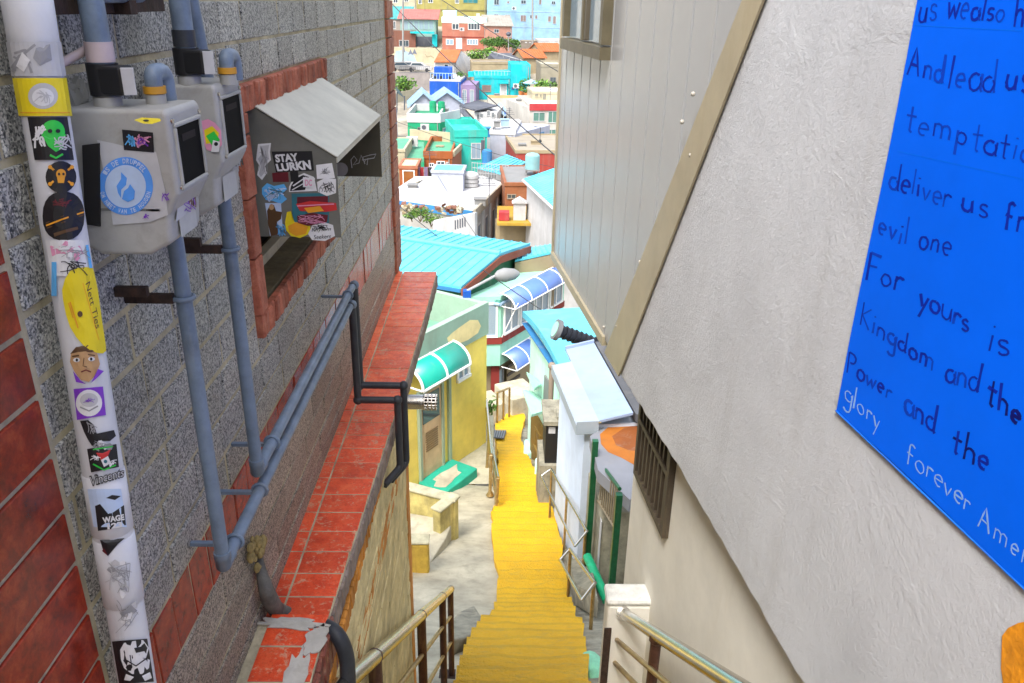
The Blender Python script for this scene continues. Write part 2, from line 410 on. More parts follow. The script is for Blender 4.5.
    def scrib(s, box, m, n=5, w=1.0, seed=1):
        n = int(n*1.6); w = w*0.6
        """loose tag-style scribble inside a pixel box"""
        r = random.Random(seed); x0, y0, x1, y1 = box
        for k in range(n):
            p = [(x0+(x1-x0)*r.random(), y0+(y1-y0)*r.random()) for _ in range(4)]
            pts = []
            for i in range(13):
                t = i/12; q = [(1-t)**3, 3*t*(1-t)**2, 3*t*t*(1-t), t**3]
                pts.append((sum(q[j]*p[j][0] for j in range(4)), sum(q[j]*p[j][1] for j in range(4))))
            s.stroke(pts, w, m, False)
        s.up()
    def build(s, name, parent, label=None):
        o = s.mb.build(name, s.mats, parent)
        if label: o['label'] = label
        return o

# ================================================================ LEFT BUILDING
WX = -0.62                                            # face of the left wall
def zl(k, Y): return -0.104-0.0961*k                  # joint lines of the upper courses
def wall_tiles(mb, y0, y1, za, zb, L, mi, gap=0.0115, vg=0.0095, th=0.0032, bev=0.0022, tint=0.16, stag=None, xj=0.0015, holes=(), base=(1, 1, 1)):
    """one course between joint functions za (top) and zb (bottom)"""
    y = y0 - (random.random()*L if stag is None else stag)
    while y < y1:
        l = L*random.uniform(0.92, 1.08); a, b = max(y, y0), min(y+l, y1); y += l
        segs = [(a, b)]
        for (h0, h1, hz0, hz1) in holes:
            zt_, zb_ = za(a), zb(a)
            if zt_ > hz0+0.001 and zb_ < hz1-0.001:
                ns = []
                for (p, q) in segs:
                    if q <= h0 or p >= h1: ns.append((p, q)); continue
                    if p < h0: ns.append((p, h0))
                    if q > h1: ns.append((h1, q))
                segs = ns
        for (h0, h1, hz0, hz1) in holes:               # parts of a course left above or below an opening
            p, q = max(a, h0), min(b, h1)
            if q-p > 0.02:
                for (t1, t0) in ((za(a), hz1), (hz0, zb(a))):
                    if t1 <= za(a) and t0 >= zb(a) and t1-t0 > 0.012:
                        mb.chip((WX, p+vg/2, t0+gap/2), (0, q-p-vg, 0), (0, 0, t1-t0-gap/2-0.002), (1, 0, 0), th, bev*0.6, mi, tin(tint, base), xj)
        for (p, q) in segs:
            if q-p < 0.02: continue
            zt_, zb_ = za(p)-gap/2, zb(p)+gap/2
            mb.chip((WX, p+vg/2, zb_), (0, q-p-vg, 0), (0, 0, zt_-zb_), (1, 0, 0), th+jit(xj), bev, mi, tin(tint, base), xj)
HOLE = (1.93, 2.95, -0.82, -0.195)
bld = thing('tiled_building', 'granite-tiled building along the left of the alley with a red tiled ledge and red bands', 'building', (WX-1.5, 2, -5))
mb = MB(); mb.box((-5, -3, -9.5), (-0.80, 4.915, 1.5));  # unseen top kept low to let more sky light into the alley
for (a, b) in (((-0.80, -3, -0.80), (WX, 1.96, -0.21)), ((-0.80, 2.92, -0.80), (WX, 4.90, -0.21)), ((-0.80, -3, -0.21), (WX, 4.90, 1.5)), ((-0.80, -3, -2.2), (WX, 4.90, -0.80))): mb.box(a, b)
mb.build('wall_core', M_MORT, bld)
mb = MB()
def lin(a, b): return lambda Y: a+(b-a)*(Y-1.25)/3.6
rows = [(lambda Y, k=k: zl(k, Y), lambda Y, k=k: zl(k+1, Y)) for k in range(-16, 9)]
rows.append((lambda Y: zl(9, Y), lin(-1.062, -1.075)))
low0 = lin(-1.062, -1.075)
for za, zb in rows: wall_tiles(mb, 0.985, 4.66, za, zb, 0.17, 0, holes=(HOLE,), base=(1, 1, 1))
mb.build('granite_tiles', M_GRAN, bld)
mb = MB()                                             # small flat granite slabs under the red band
bz = [lin(-1.205, -1.26), lin(-1.31, -1.345), lin(-1.41, -1.43), lin(-1.49, -1.50), lin(-1.57, -1.57)]
for za, zb in zip(bz, bz[1:]): wall_tiles(mb, 0.2, 4.66, za, zb, 0.30, 0, gap=0.008, vg=0.004, bev=0.002, base=(0.88, 0.80, 0.70))
mb.build('granite_skirting', M_GRAN, bld)
mb = MB(); wall_tiles(mb, 0.985, 4.66, low0, bz[0], 0.098, 0, gap=0.008, vg=0.005, bev=0.002)
b_ = mb.build('red_tile_band', M_REDP, bld)
mb = MB()
for k in range(-18, 14):
    for y in (-0.5, -0.205, 0.09, 0.385, 0.68):
        mb.chip((WX, y+0.003, -0.320-0.0915*k+0.005), (0, 0.289, 0), (0, 0, 0.0815), (1, 0, 0), 0.005+jit(0.0007), 0.0015, 0, tin(0.18))
mb.build('red_tile_column', M_REDP, bld)
mb = MB()
for k in range(-16, 15): mb.chip((WX, 4.665, zl(k+1, 0)+0.004), (0, 0.235, 0), (0, 0, 0.088), (1, 0, 0), 0.016, 0.003, 0, tin(0.15, (1.05, 1.3, 1.35)))
mb.build('red_corner_strip', M_REDR, bld)
# window opening: split-face red surround, recess and sill
wf = MB(); FWD = 0.062
y = HOLE[0]
while y < HOLE[1]-0.01:
    l = min(0.030+jit(0.007), HOLE[1]-y)
    wf.chip((WX, y, HOLE[3]-FWD), (0, l-0.001, 0), (0, 0, FWD), (1, 0, 0), 0.020+jit(0.004), 0.004, 0, tin(0.3), 0.003)
    wf.chip((WX, y, HOLE[2]), (0, l-0.001, 0), (0, 0, FWD), (1, 0, 0), 0.020+jit(0.004), 0.004, 0, tin(0.3), 0.003)
    y += l
z = HOLE[2]+FWD
while z < HOLE[3]-FWD-0.005:
    l = min(0.15, HOLE[3]-FWD-z)
    wf.chip((WX, HOLE[0], z+0.002), (0, FWD, 0), (0, 0, l-0.004), (1, 0, 0), 0.019, 0.003, 0, tin(0.25), 0.003)
    wf.chip((WX, HOLE[1]-FWD, z+0.002), (0, FWD, 0), (0, 0, l-0.004), (1, 0, 0), 0.019, 0.003, 0, tin(0.25), 0.003)
    z += l
frm = wf.build('window_surround', M_REDR, bld)
mb = MB(); mb.box((-0.797, HOLE[0]+0.035, HOLE[2]+0.02), (-0.782, HOLE[1]-0.035, HOLE[3]-0.03)); mb.build('window_glass', M_DARK, bld)
mb = MB(); mb.obox((-0.775, HOLE[0]+0.06, HOLE[2]+FWD-0.03), (0, HOLE[1]-HOLE[0]-0.12, 0), (0.148, 0, 0), (0, 0, 0.035)); mb.build('window_sill', paint('grimy_sill', (0.16, 0.13, 0.07), 0.8, 0.25, 8, 0.5, (0.06, 0.05, 0.03), 0.3), bld)
mb = MB(); mb.box((-0.735, HOLE[0]+0.06, HOLE[2]+FWD+0.006), (-0.705, HOLE[1]-0.06, HOLE[2]+FWD+0.035))
mb.build('sash_rail', paint('sill_cream', (0.55, 0.50, 0.36), 0.6, 0.15, 6, 0.6, (0.12, 0.10, 0.05), 0.1), bld)
# red tiled ledge
ZL = -1.553
mb = MB()
def lx(Y): return -0.441+(Y-1.71)/(4.68-1.71)*0.075+0.012*math.sin((Y-1.7)*1.06)
def sky_tint(Y): k = max(0.0, min(1.0, (Y-2.0)/1.6)); return (1+0.15*k, 1+0.9*k, 1+1.3*k)   # lightens the far tiles, painting the sky's reflection into their tint
Y = 1.695
while Y < 4.66:
    d = 0.101+jit(0.003); xa = lx(Y)
    mb.chip((WX+0.004, Y+0.003, ZL), (0.037, 0, 0), (0, d-0.006, 0), (0, 0, 1), 0.005, 0.002, 0, tin(0.12, sky_tint(Y)))
    mb.chip((WX+0.047, Y+0.003, ZL), (xa-WX-0.052, 0, 0), (0, d-0.006, 0), (0, 0, 1), 0.005+jit(0.001), 0.002, 0, tin(0.14, sky_tint(Y)))
    Y += d
ZN = ZL+0.028
Y = 0.52
while Y < 1.66:
    d = 0.118
    mb.chip((WX+0.03, Y+0.003, ZN), (0.150, 0, 0), (0, d-0.008, 0), (0, 0, 1), 0.006, 0.002, 0, tin(0.14))
    Y += d
lg = mb.build('ledge_tiles', M_REDL, bld)
mb = MB()
n = 14
for i in range(n):
    a = 1.69+(4.69-1.69)*i/n; b = 1.69+(4.69-1.69)*(i+1)/n
    mb.prism([(WX-0.01, a, ZL-0.075), (lx(a)-0.003, a, ZL-0.075), (lx(b)-0.003, b, ZL-0.075), (WX-0.01, b, ZL-0.075)], (0, 0, 0.077), 0)
mb.box((WX-0.01, 0.5, ZN-0.2), (-0.437, 1.668, ZN+0.002))
mb.build('ledge_bed', M_MORT, lg)
mb = MB()                                             # split-face strips on the ledge's edge
Y = 1.69
while Y < 4.66:
    l = 0.035+jit(0.008); mb.chip((lx(Y)-0.003, Y, ZL-0.07), (0, l-0.002, 0), (0, 0, 0.068), (1, 0, 0), 0.008+jit(0.0015), 0.003, 0, tin(0.3), 0.001); Y += l
mb.build('ledge_edge', paint('brown_grey_split_stone', (0.27, 0.22, 0.19), 0.8, 0.3, 14, 0.5, (0.40, 0.16, 0.06), 0.6), lg)
mb = MB(); Y = 0.5
while Y < 1.66:
    l = 0.05+jit(0.012); mb.chip((-0.436, Y, ZN-0.20), (0, l-0.002, 0), (0, 0, 0.196), (1, 0, 0), 0.012+jit(0.003), 0.004, 0, tin(0.3), 0.003); Y += l
mb.chip((-0.6, 1.668, ZN-0.20), (0.16, 0, 0), (0, 0, 0.2), (0, 1, 0), 0.006, 0.002)
mb.build('near_ledge_edge', redtile('brown_red_edge_tile', (0.07, 0.02, 0.015), (0.2, 0.05, 0.03), (0.42, 0.26, 0.17), 0.5, 12, 0.5), lg)
# cement smears on the near end of the ledge
mb = MB(); rc = random.Random(3)
def smear(c, rx, ry, rot=0, n=26, z=ZN+0.0075, th=0.003):
    p = []
    for i in range(n):
        t = 2*math.pi*i/n; k = 1+rc.uniform(-0.28, 0.28)
        x, y_ = rx*k*math.cos(t), ry*k*math.sin(t)
        p.append((c[0]+x*math.cos(rot)-y_*math.sin(rot), c[1]+x*math.sin(rot)+y_*math.cos(rot), z))
    mb.prism(p, (0, 0, th))
smear((-0.475, 1.46), 0.028, 0.105); smear((-0.487, 1.30), 0.035, 0.07, 0.3); smear((-0.53, 1.655), 0.085, 0.02, -0.1); smear((-0.455, 1.60), 0.028, 0.05); smear((-0.478, 1.18), 0.03, 0.08)
mb.build('cement_smear', paint('pale_cement', (0.50, 0.48, 0.42), 0.85, 0.15, 8, 0.4, (0.3, 0.26, 0.18), 0.4), lg)
# plinth under the ledge: yellowed stone courses with orange bands
PX = -0.425; PY1 = 3.40
mb = MB(); mb.box((-0.9, 0.3, -9.0), (PX-0.012, PY1-0.012, ZL-0.078)); mb.build('plinth_core', M_MORTD, bld)
mb = MB(); rp = random.Random(5)
def plinth_row(m2, z1, z0, L, mi, rough):
    Y = 0.3
    while Y < PY1-0.1:
        l = min(L*rp.uniform(0.75, 1.25), PY1-0.1-Y)
        m2.chip((PX-0.012, Y+0.0015, z0+0.0015), (0, l-0.003, 0), (0, 0, z1-z0-0.003), (1, 0, 0), 0.012+rp.uniform(-rough, rough), 0.003, mi, (1, 1, 1), rough); Y += l
def plinth_face(m2, z1, z0, mi): m2.chip((PX-0.10, PY1-0.012, z0+0.0015), (-0.4, 0, 0), (0, 0, z1-z0-0.003), (0, 1, 0), 0.012, 0.002, mi)
zc = [ZL-0.09, -1.86, -2.02, -2.62]
z = -1.86
while z > -1.99: plinth_row(mb, z, z-0.03, 0.5, 0, 0.002); z -= 0.03
plinth_row(mb, ZL-0.088, -1.70, 0.03, 1, 0.003)
z = -1.70
while z > -1.85: plinth_row(mb, z, z-0.027, 0.5, 0, 0.002); z -= 0.027
plinth_row(mb, -1.862, -1.99, 0.055, 1, 0.002)
z = -1.99
while z > -4.6: plinth_row(mb, z, z-0.075, 0.55, 0, 0.002); z -= 0.075
z = ZL-0.088
while z > -4.6:
    mb.chip((PX-0.012, PY1-0.1, z-0.12), (0, 0.1, 0), (0, 0, 0.117), (1, 0, 0), 0.014, 0.003, 1)
    mb.chip((PX-0.10, PY1-0.012, z-0.12), (0.098, 0, 0), (0, 0, 0.117), (0, 1, 0), 0.012, 0.003, 1); z -= 0.12
mb.build('plinth_stone', [M_STONEY, M_STONEO], bld)

# ---------------------------------------------------------------- white drain pipe with stickers
PA = onX(27, 0, -0.575); PB = onX(137.5, 683, -0.575); RP = 0.0275
axd = (PB-PA).normalized()
pip = thing('drain_pipe', 'white vertical drain pipe covered in stickers at the left edge of the alley', 'pipe', PB+axd*1.2)
mb = MB(); mb.tube([PA-axd*1.2, PB+axd*1.2], RP, 40); mb.build('pipe', M_WHITEP, pip)
mb = MB()
def sleeve(y0, y1, r):
    a = onX(27+110.5*y0/683, y0, -0.575); b = onX(27+110.5*y1/683, y1, -0.575); mb.tube([a, a+axd*0.002, b-axd*0.002, b], [r-0.002, r, r, r-0.002], 40)
for sl_ in ((470, 530, RP+0.0016), (534, 600, RP+0.0018), (-20, 62, RP+0.0012)):
    mb = MB(); sleeve(*sl_); mb.build('pipe_sleeve', M_WHITEP, pip)
def pipe_map(px, py, h):                               # where the pixel's ray meets the round pipe
    R = RP+h+0.0016; r = ray(px, py); rq = r-axd*r.dot(axd); pq = PA-axd*PA.dot(axd)
    A_, B_ = rq.dot(rq), rq.dot(pq); disc = B_*B_-A_*(pq.dot(pq)-R*R)
    t = (B_-math.sqrt(disc))/A_ if disc > 0 else B_/A_
    p = r*t; k = PA+axd*(p-PA).dot(axd); return k+(p-k).normalized()*R
def cx_(py): return 27+110.5*py/683
def prow(y0, y1, a, b, n=5, sl=0.0):                  # rows of a band on the pipe, a/b as fractions of the half width
    r = []
    for i in range(n+1):
        y = y0+(y1-y0)*i/n; hw = 23.5-5.2*y/683; r.append(((cx_(y)+a*hw, y-sl*a), (cx_(y)+b*hw, y-sl*b)))
    return r
D = Decal(pipe_map); D.grid(prow(78, 116, -1.2, 1.2), S_YEL, 12); D.ell((43, 96), 15, 13, S_LTGREY); D.ell((43, 97), 11, 9, S_WHITE); D.scrib((34, 90, 52, 104), S_LTGREY, 5, 1.5, 3); D.grid(prow(112, 113, -1.1, 1.1, 1), S_ORNG, 12)
D.build('sticker', pip, 'yellow sticker with a pale round emblem')
D = Decal(pipe_map); D.grid(prow(42, 76, -1.25, 1.2), S_LTGREY, 12); D.scrib((10, 44, 40, 74), S_GREY, 4, 4, 12); D.blob([(36, 48), (50, 44), (52, 60), (40, 66), (33, 58)], S_GREY); D.blob([(22, 52), (30, 60), (24, 72), (16, 66)], S_WHITE)
D.build('sticker', pip, 'torn grey foil sticker')
D = Decal(pipe_map); D.grid(prow(117, 160, -0.82, 0.95), S_BLACK, 10)
D.ell((53, 132), 12, 12, S_GREEN); D.blob([(43, 136), (56, 138), (66, 134), (63, 148), (56, 152), (48, 146)], S_GREEN); D.scrib((32, 124, 46, 150), S_WHITE, 6, 3, 4); D.scrib((54, 134, 72, 150), S_LTGREY, 5, 2, 5); D.stroke([(50, 155), (56, 158), (63, 154)], 2.4, S_GREEN); D.ell((50, 131), 2.4, 2, S_BLACK); D.ell((58, 131), 2.4, 2, S_BLACK)
D.build('sticker', pip, 'black sticker with a green face')
D = Decal(pipe_map); D.ell((61, 177), 15.5, 16, S_BLACK); D.ell((61, 174), 5, 5, S_ORNG); D.quad((57, 177), (65, 177), (64, 183), (58, 183), S_ORNG); D.stroke([(50, 167), (72, 184)], 2, S_ORNG); D.stroke([(72, 167), (50, 184)], 2, S_ORNG); D.ell((59, 174), 1.2, 1.4, S_BLACK); D.ell((63.5, 174), 1.2, 1.4, S_BLACK)
for q in ((50, 167), (72, 167), (50, 184), (72, 184)): D.ell(q, 2, 2, S_ORNG)
D.build('sticker', pip, 'round black sticker with an orange skull')
D = Decal(pipe_map); D.ell((63.5, 216), 21, 24.5, S_BLACK, sq=0.85); D.stroke([(46, 223), (63, 216), (83, 209)], 1.2, S_BROWN); D.stroke([(47, 228), (64, 222), (83, 215)], 1.2, S_BROWN); D.scrib((52, 198, 74, 208), S_MAR, 6, 1.2, 7); D.stroke([(54, 235), (66, 231), (78, 228)], 3.2, S_BROWN)
D.stroke([(46, 225.6), (63, 219), (84, 212)], 1.6, S_ORNG)
D.build('sticker', pip, 'large round black sticker with faint orange lettering')
D = Decal(pipe_map); D.grid(prow(240, 276, -0.95, 0.98), S_WHITE, 10); D.blob([(50, 246), (66, 241), (80, 246), (84, 254), (68, 258), (52, 256)], S_PINK); D.scrib((52, 244, 84, 254), S_WHITE, 5, 2, 9); D.stroke([(54, 262), (54, 296)], 5, S_SKY); D.stroke([(87, 245), (91, 268)], 3, S_SKY); D.scrib((56, 258, 88, 276), S_BLACK, 4, 1.6, 10)
D.build('sticker', pip, 'pink and blue lettered sticker')
D = Decal(pipe_map, 0.0018)
L = [(63, 300), (62, 290), (65, 279), (70, 271), (77, 268), (86, 267), (93, 268)]; R_ = [(95, 276), (98, 290), (100, 305), (102, 320), (104, 333), (106, 346), (106, 351), (103, 353.5), (97, 353), (90, 350), (83, 345), (76, 337), (70, 327), (66, 315)]
D.blob(L+R_, S_YEL); D.text('Nett Ties', (90, 281), (101, 327), (96, 329), (85.5, 284), S_BROWN, 0.0); D.stroke([(83, 283), (99, 340)], 0.7, S_ORNG); D.ell((80, 314), 2.6, 3, S_BROWN); D.stroke([(70, 302), (78, 328)], 1.4, S_ORNG); D.stroke([(68.5, 303), (73, 318)], 1.0, S_ORNG)
D.build('sticker', pip, 'half-moon yellow sticker with small lettering')
D = Decal(pipe_map, 0.0014); D.blob([(71, 353), (78, 349), (86, 348), (97, 352), (100, 364), (96, 375), (89, 382), (81, 380), (74, 371), (70, 362)], S_TAN); D.blob([(70, 354), (76, 347), (88, 345), (98, 350), (92, 352), (78, 352)], S_BROWN); D.ell((76.5, 360), 3.4, 2.2, S_WHITE); D.ell((91.5, 359), 3.4, 2.2, S_WHITE); D.ell((76.8, 360), 1.2, 1.6, S_BLACK); D.ell((91.2, 359), 1.2, 1.6, S_BLACK)
D.stroke([(72, 356.5), (79, 355.5)], 1.4, S_BROWN); D.stroke([(88, 354.5), (95, 355.5)], 1.4, S_BROWN); D.stroke([(84, 358), (83, 366), (87, 367)], 0.9, S_BROWN); D.stroke([(81, 372), (86, 370), (91, 372)], 1.4, S_MAR); D.blob([(73, 371), (80, 380), (86, 384), (76, 382)], S_PURP); D.blob([(98, 369), (104, 371), (97, 378), (91, 383)], S_PURP)
D.build('sticker', pip, 'cut-out face sticker')
D = Decal(pipe_map); D.quad((73.5, 389), (103, 386.5), (106, 415), (77, 420), S_PURP); D.ell((89, 403), 13.2, 13.4, S_WHITE); D.ell((89, 400), 9, 7, S_LTGREY); D.stroke([(80, 407), (89, 411), (98, 406)], 1.6, S_GREY); D.scrib((82, 396, 97, 404), S_PURP, 3, 0.8, 6)
D.build('sticker', pip, 'purple square sticker with a white disc')
D = Decal(pipe_map); D.blob([(80, 421), (88, 420), (94, 425), (90, 430), (92, 436), (100, 438), (108, 434), (114, 430), (116, 436), (110, 441), (100, 441), (92, 446), (88, 440), (84, 432)], S_BLACK); D.scrib((82, 420, 98, 434), S_GREY, 4, 1.2, 2)
D.build('sticker', pip, 'torn black and white sticker')
D = Decal(pipe_map, 0.0022); D.quad((87, 449), (116.5, 444), (119, 467), (91, 472.5), S_BLACK); D.blob([(96, 453), (111, 449), (107, 458), (101, 460)], S_RED); D.blob([(101, 460), (108, 456), (111, 463), (104, 467)], S_WHITE); D.ell((105.5, 461.5), 1.8, 1.8, S_TEAL); D.scrib((90, 455, 101, 461), S_WHITE, 4, 1.2, 3); D.scrib((108, 458, 117, 467), S_WHITE, 4, 1.2, 8); D.stroke([(93, 464), (104, 470), (116, 465)], 1.6, S_GREEN); D.stroke([(93, 449.5), (103, 448), (113, 446.4)], 1.2, S_GREEN)
D.build('sticker', pip, 'black sticker with red, white and green art')
D = Decal(pipe_map, 0.0022); D.text('Vincents', (89, 476), (124, 467), (125, 477), (91, 487), S_BLACK, 0.04, 0.2); D.h += 0.0002; D.text('Vincents', (89.6, 477), (123.4, 468.2), (124.4, 476), (91.6, 485.6), S_LTGREY, 0.0, 0.2)
D.build('sticker', pip, 'white outlined script lettering')
D = Decal(pipe_map, 0.0022); D.grid(prow(489, 527, -0.95, 0.75), S_LBLUE, 8); D.blob([(95, 506), (100, 504), (101, 512), (108, 514), (118, 510), (124, 505), (126, 525), (112, 529), (98, 531)], S_BLACK); D.blob([(106, 498), (112, 495), (121, 496), (115, 500)], S_BLACK); D.text('WAGE', (102, 517.5), (124, 514), (124.6, 520), (103, 523.5), S_WHITE, 0.03); D.h -= 0.0004; D.text('123', (107, 524), (122, 521.4), (122.6, 527), (107.6, 529.6), S_WHITE, 0.03)
D.build('sticker', pip, 'landscape sticker with white block lettering')
D = Decal(pipe_map, 0.0022); D.blob([(100, 540), (125, 538), (118, 544), (108, 556), (103, 550)], S_BLACK); D.blob([(102, 551), (108, 556), (104, 548)], S_MAR); D.scrib((104, 566, 130, 592), S_LTGREY, 6, 1.6, 4); D.scrib((112, 566, 132, 580), S_GREY, 4, 0.8, 14)
D.build('sticker', pip, 'torn black triangle sticker')
D = Decal(pipe_map, 0.001); q = prow(640, 683, -1.0, 0.9, 6, 1.5); D.grid(q, S_BLACK, 10); D.blob([(120, 650), (124, 643), (134, 641), (143, 640), (149, 648), (146, 658), (150, 660), (149, 668), (142, 674), (132, 674), (124, 668), (121, 660)], S_WHITE)
D.blob([(126, 674), (134, 677), (130, 681), (124, 680)], S_WHITE); D.blob([(142, 676), (150, 672), (152, 678), (145, 681)], S_WHITE); D.blob([(134, 648), (144, 646), (145, 651), (136, 653)], S_BLACK); D.stroke([(126, 660), (136, 666), (147, 658)], 1.4, S_BLACK); D.stroke([(130, 655), (132, 668)], 1.0, S_BLACK)
D.build('sticker', pip, 'black sticker with a plain white blob figure')

for bx_, cols_, lab in (((106, 560, 132, 600), (S_GREY, S_LTGREY), 'grubby torn paper remains'), ((58, 244, 92, 262), (S_LTGREY, S_PINK), 'torn pale paper strip'), ((92, 440, 112, 450), (S_GREY, S_BLACK), 'small torn dark strip'), ((112, 600, 140, 634), (S_LTGREY, S_GREY), 'peeled white paper remains')):
    D = Decal(pipe_map, 0.0020); rb_ = random.Random(bx_[0])
    for q in range(7):
        cx, cy = rb_.uniform(bx_[0]+4, bx_[2]-4), rb_.uniform(bx_[1]+3, bx_[3]-3); D.h = 0.0020+q*0.00015
        D.blob([(cx+math.cos(a)*rb_.uniform(1.5, 6), cy+math.sin(a)*rb_.uniform(1, 6)) for a in [k*math.pi/4 for k in range(8)]], cols_[q % 2] if q % 3 else S_WHITE)
    D.scrib(bx_, S_GREY, 4, 0.9, bx_[1]); D.build('sticker', pip, lab)
# ---------------------------------------------------------------- gas meters
def gas_meter(label, x0, x1, y0, y1, z0, z1, meter_px):
    t = thing('gas_meter', label, 'gas meter', ((x0+x1)/2, (y0+y1)/2, z0), 'gas meters on the tiled wall')
    mb = MB(); zm = z0+(z1-z0)*0.34
    # upper case: deep; lower case tapers back to the wall
    poly = [(x0, y0, z0+0.012), (x0+0.02, y0, z0), (x1-0.055, y0, z0), (x1-0.022, y0, z0+0.018), (x1-0.018, y0, zm-0.01), (x1, y0, zm+0.02), (x1, y0, z1-0.004), (x1-0.006, y0, z1), (x0, y0, z1)]
    mb.prism(poly, (0, y1-y0, 0)); mb.build('case', M_METER, t, bevel=0.021, bseg=5)
    mb = MB(); a = zm+0.030; b = z1-0.026; ya = y0+0.018; yb = y1-0.016
    for (p, q) in (((ya-0.006, a-0.006), (yb+0.006, a)), ((ya-0.006, b), (yb+0.006, b+0.006)), ((ya-0.006, a), (ya, b)), ((yb, a), (yb+0.006, b))): mb.box((x1-0.004, p[0], p[1]), (x1+0.004, q[0], q[1]))
    mb.build('dial_frame', M_METER, t, bevel=0.002)
    mb = MB(); mb.box((x1-0.004, ya, a), (x1+0.0008, yb, b)); w = mb.build('dial_window', plain('dial_glass', (0.006, 0.006, 0.007), 0.6, 0.0, 0.04), t)
    mb = MB(); mb.box((x1+0.0008, ya+0.02, b-0.022), (x1+0.0012, yb-0.02, b-0.012)); mb.build('dial_digits', plain('dial_grey', (0.03, 0.025, 0.025), 0.6, 0.0, 0.05), w)
    for (yy, zz) in ((y0+0.010, z1-0.016), (y1-0.010, z1-0.016), (y0+0.010, zm+0.028), (y1-0.010, zm+0.028)):
        mb = MB(); mb.cyl((x1-0.002, yy, zz), (x1+0.0025, yy, zz), 0.0036, 10); mb.build('screw', M_CHROME, t)
    mb = MB(); mb.box((x0+0.012, y0-0.0016, zm-0.004), (x1-0.03, y0+0.004, zm-0.0005)); mb.build('case_seam', plain('seam_grey', (0.16, 0.16, 0.15)), t)
    mb = MB(); mb.box((x1-0.0175, y0+0.03, z0+0.02), (x1-0.0168, y1-0.03, zm-0.012)); mb.build('rating_plate', plain('plate_grey', (0.46, 0.46, 0.44)), t)
    return t
X0, X1 = -0.598, -0.452
g1 = gas_meter('nearer grey gas meter with a round blue badge sticker on its side', X0, X1, 1.135, 1.262, -0.353, -0.146, 0)
g2 = gas_meter('farther grey gas meter beside the sheet metal hood', X0, X1-0.02, 1.40, 1.535, -0.362, -0.138, 0)
mb = MB(); mb.prism([onY(83, 145, 1.133), onY(100, 143, 1.133), onY(101, 226, 1.133), onY(86, 224, 1.133)], (0, -0.003, 0)); mb.build('slot', M_DARK, g1)
side1 = lambda px, py, h: onY(px, py, 1.134-h)
D = Decal(side1, 0.0006)
D.blob([(97, 140), (112, 143), (140, 150), (156, 152), (165, 190), (168, 215), (150, 222), (113, 225), (108, 190)], S_LTGREY)
D.quad((108, 155), (142, 158), (150, 190), (112, 190), S_LTGREY)
D.ell((125.5, 186), 27.5, 29, S_BLUE, 36); D.ell((125.5, 186.5), 20.5, 21.5, S_LBLUE, 30)
D.blob([(121, 172), (127, 178), (126, 185), (121, 190), (121, 198), (118, 193), (116.5, 186), (121, 179)], S_BLUE); D.blob([(130, 184), (135, 191), (134, 199), (128, 202), (122, 199), (124, 191), (128, 188)], S_BLUE)
D.arctext('IS DE DRUPPEL', (125.5, 186.2), 24, 25.3, -152, -35, 5.0, S_LBLUE); D.arctext('OM NIET VAN TE HOUDEN', (125.5, 186.2), 24, 25.3, 168, 12, 4.4, S_LBLUE, True)
D.scrib((160, 192, 170, 202), S_PURP, 3, 1.2, 4); D.scrib((142, 212, 150, 220), S_PURP, 3, 1.2, 6)
D.build('sticker', g1, 'round blue drop badge on a torn clear label')
D = Decal(side1, 0.0012); D.quad((122, 129.5), (153, 132.5), (154, 152.5), (124, 150), S_BLACK); D.scrib((125, 134, 136, 147), S_SKY, 6, 2, 3); D.scrib((134, 134, 151, 148), S_PINK, 8, 1.8, 8); D.scrib((136, 135, 150, 147), S_PURP, 3, 1.2, 18)
D.build('sticker', g1, 'small black sticker with blue and pink lettering')
top1 = lambda px, py, h: onZ(px, py, -0.146+h)
D = Decal(top1, 0.0012); D.blob([(134, 120), (142, 117.5), (160, 118.5), (161, 121), (152, 124), (143, 123.5)], S_YEL); D.ell((146, 120.5), 3, 1, S_BLACK); D.build('sticker', g1, 'yellow oval label')
frm1 = lambda px, py, h: onX(px, py, X1-0.017+h)
D = Decal(frm1, 0.0012); D.blob([(179, 190), (203, 172), (204, 176), (186, 214), (176, 222)], S_LTGREY); D.scrib((182, 186, 198, 208), S_MAR, 6, 1.6, 3); D.scrib((180, 192, 196, 212), S_PURP, 4, 1.4, 5); D.build('sticker', g1, 'faded peeling label under the dial')
side2 = lambda px, py, h: onY(px, py, 1.399-h)
D = Decal(side2, 0.0008); D.blob([(201, 121), (208, 119), (215, 123), (221, 130), (222, 145), (215, 152), (207, 150), (202, 140)], S_PINK); D.blob([(204, 130), (212, 126), (219, 133), (217, 142), (206, 144)], S_YEL); D.blob([(206, 136), (214, 131), (220, 140), (213, 147)], S_GREEN); D.blob([(213, 140), (220, 142), (219, 152), (211, 152)], S_WHITE); D.ell((216, 144), 2, 2, S_BLACK)
D.build('sticker', g2, 'colourful torn sticker with pink, green and yellow')
frm2 = lambda px, py, h: onX(px, py, X1-0.037+h)
D = Decal(frm2, 0.0014); D.blob([(234, 152), (244, 142), (246, 150), (238, 168), (232, 172)], S_GREY); D.scrib((234, 148, 244, 168), S_BLACK, 7, 1.4, 4); D.scrib((234, 148, 244, 168), S_LTGREY, 4, 1.0, 9); D.build('sticker', g2, 'grey and black cut-out sticker')
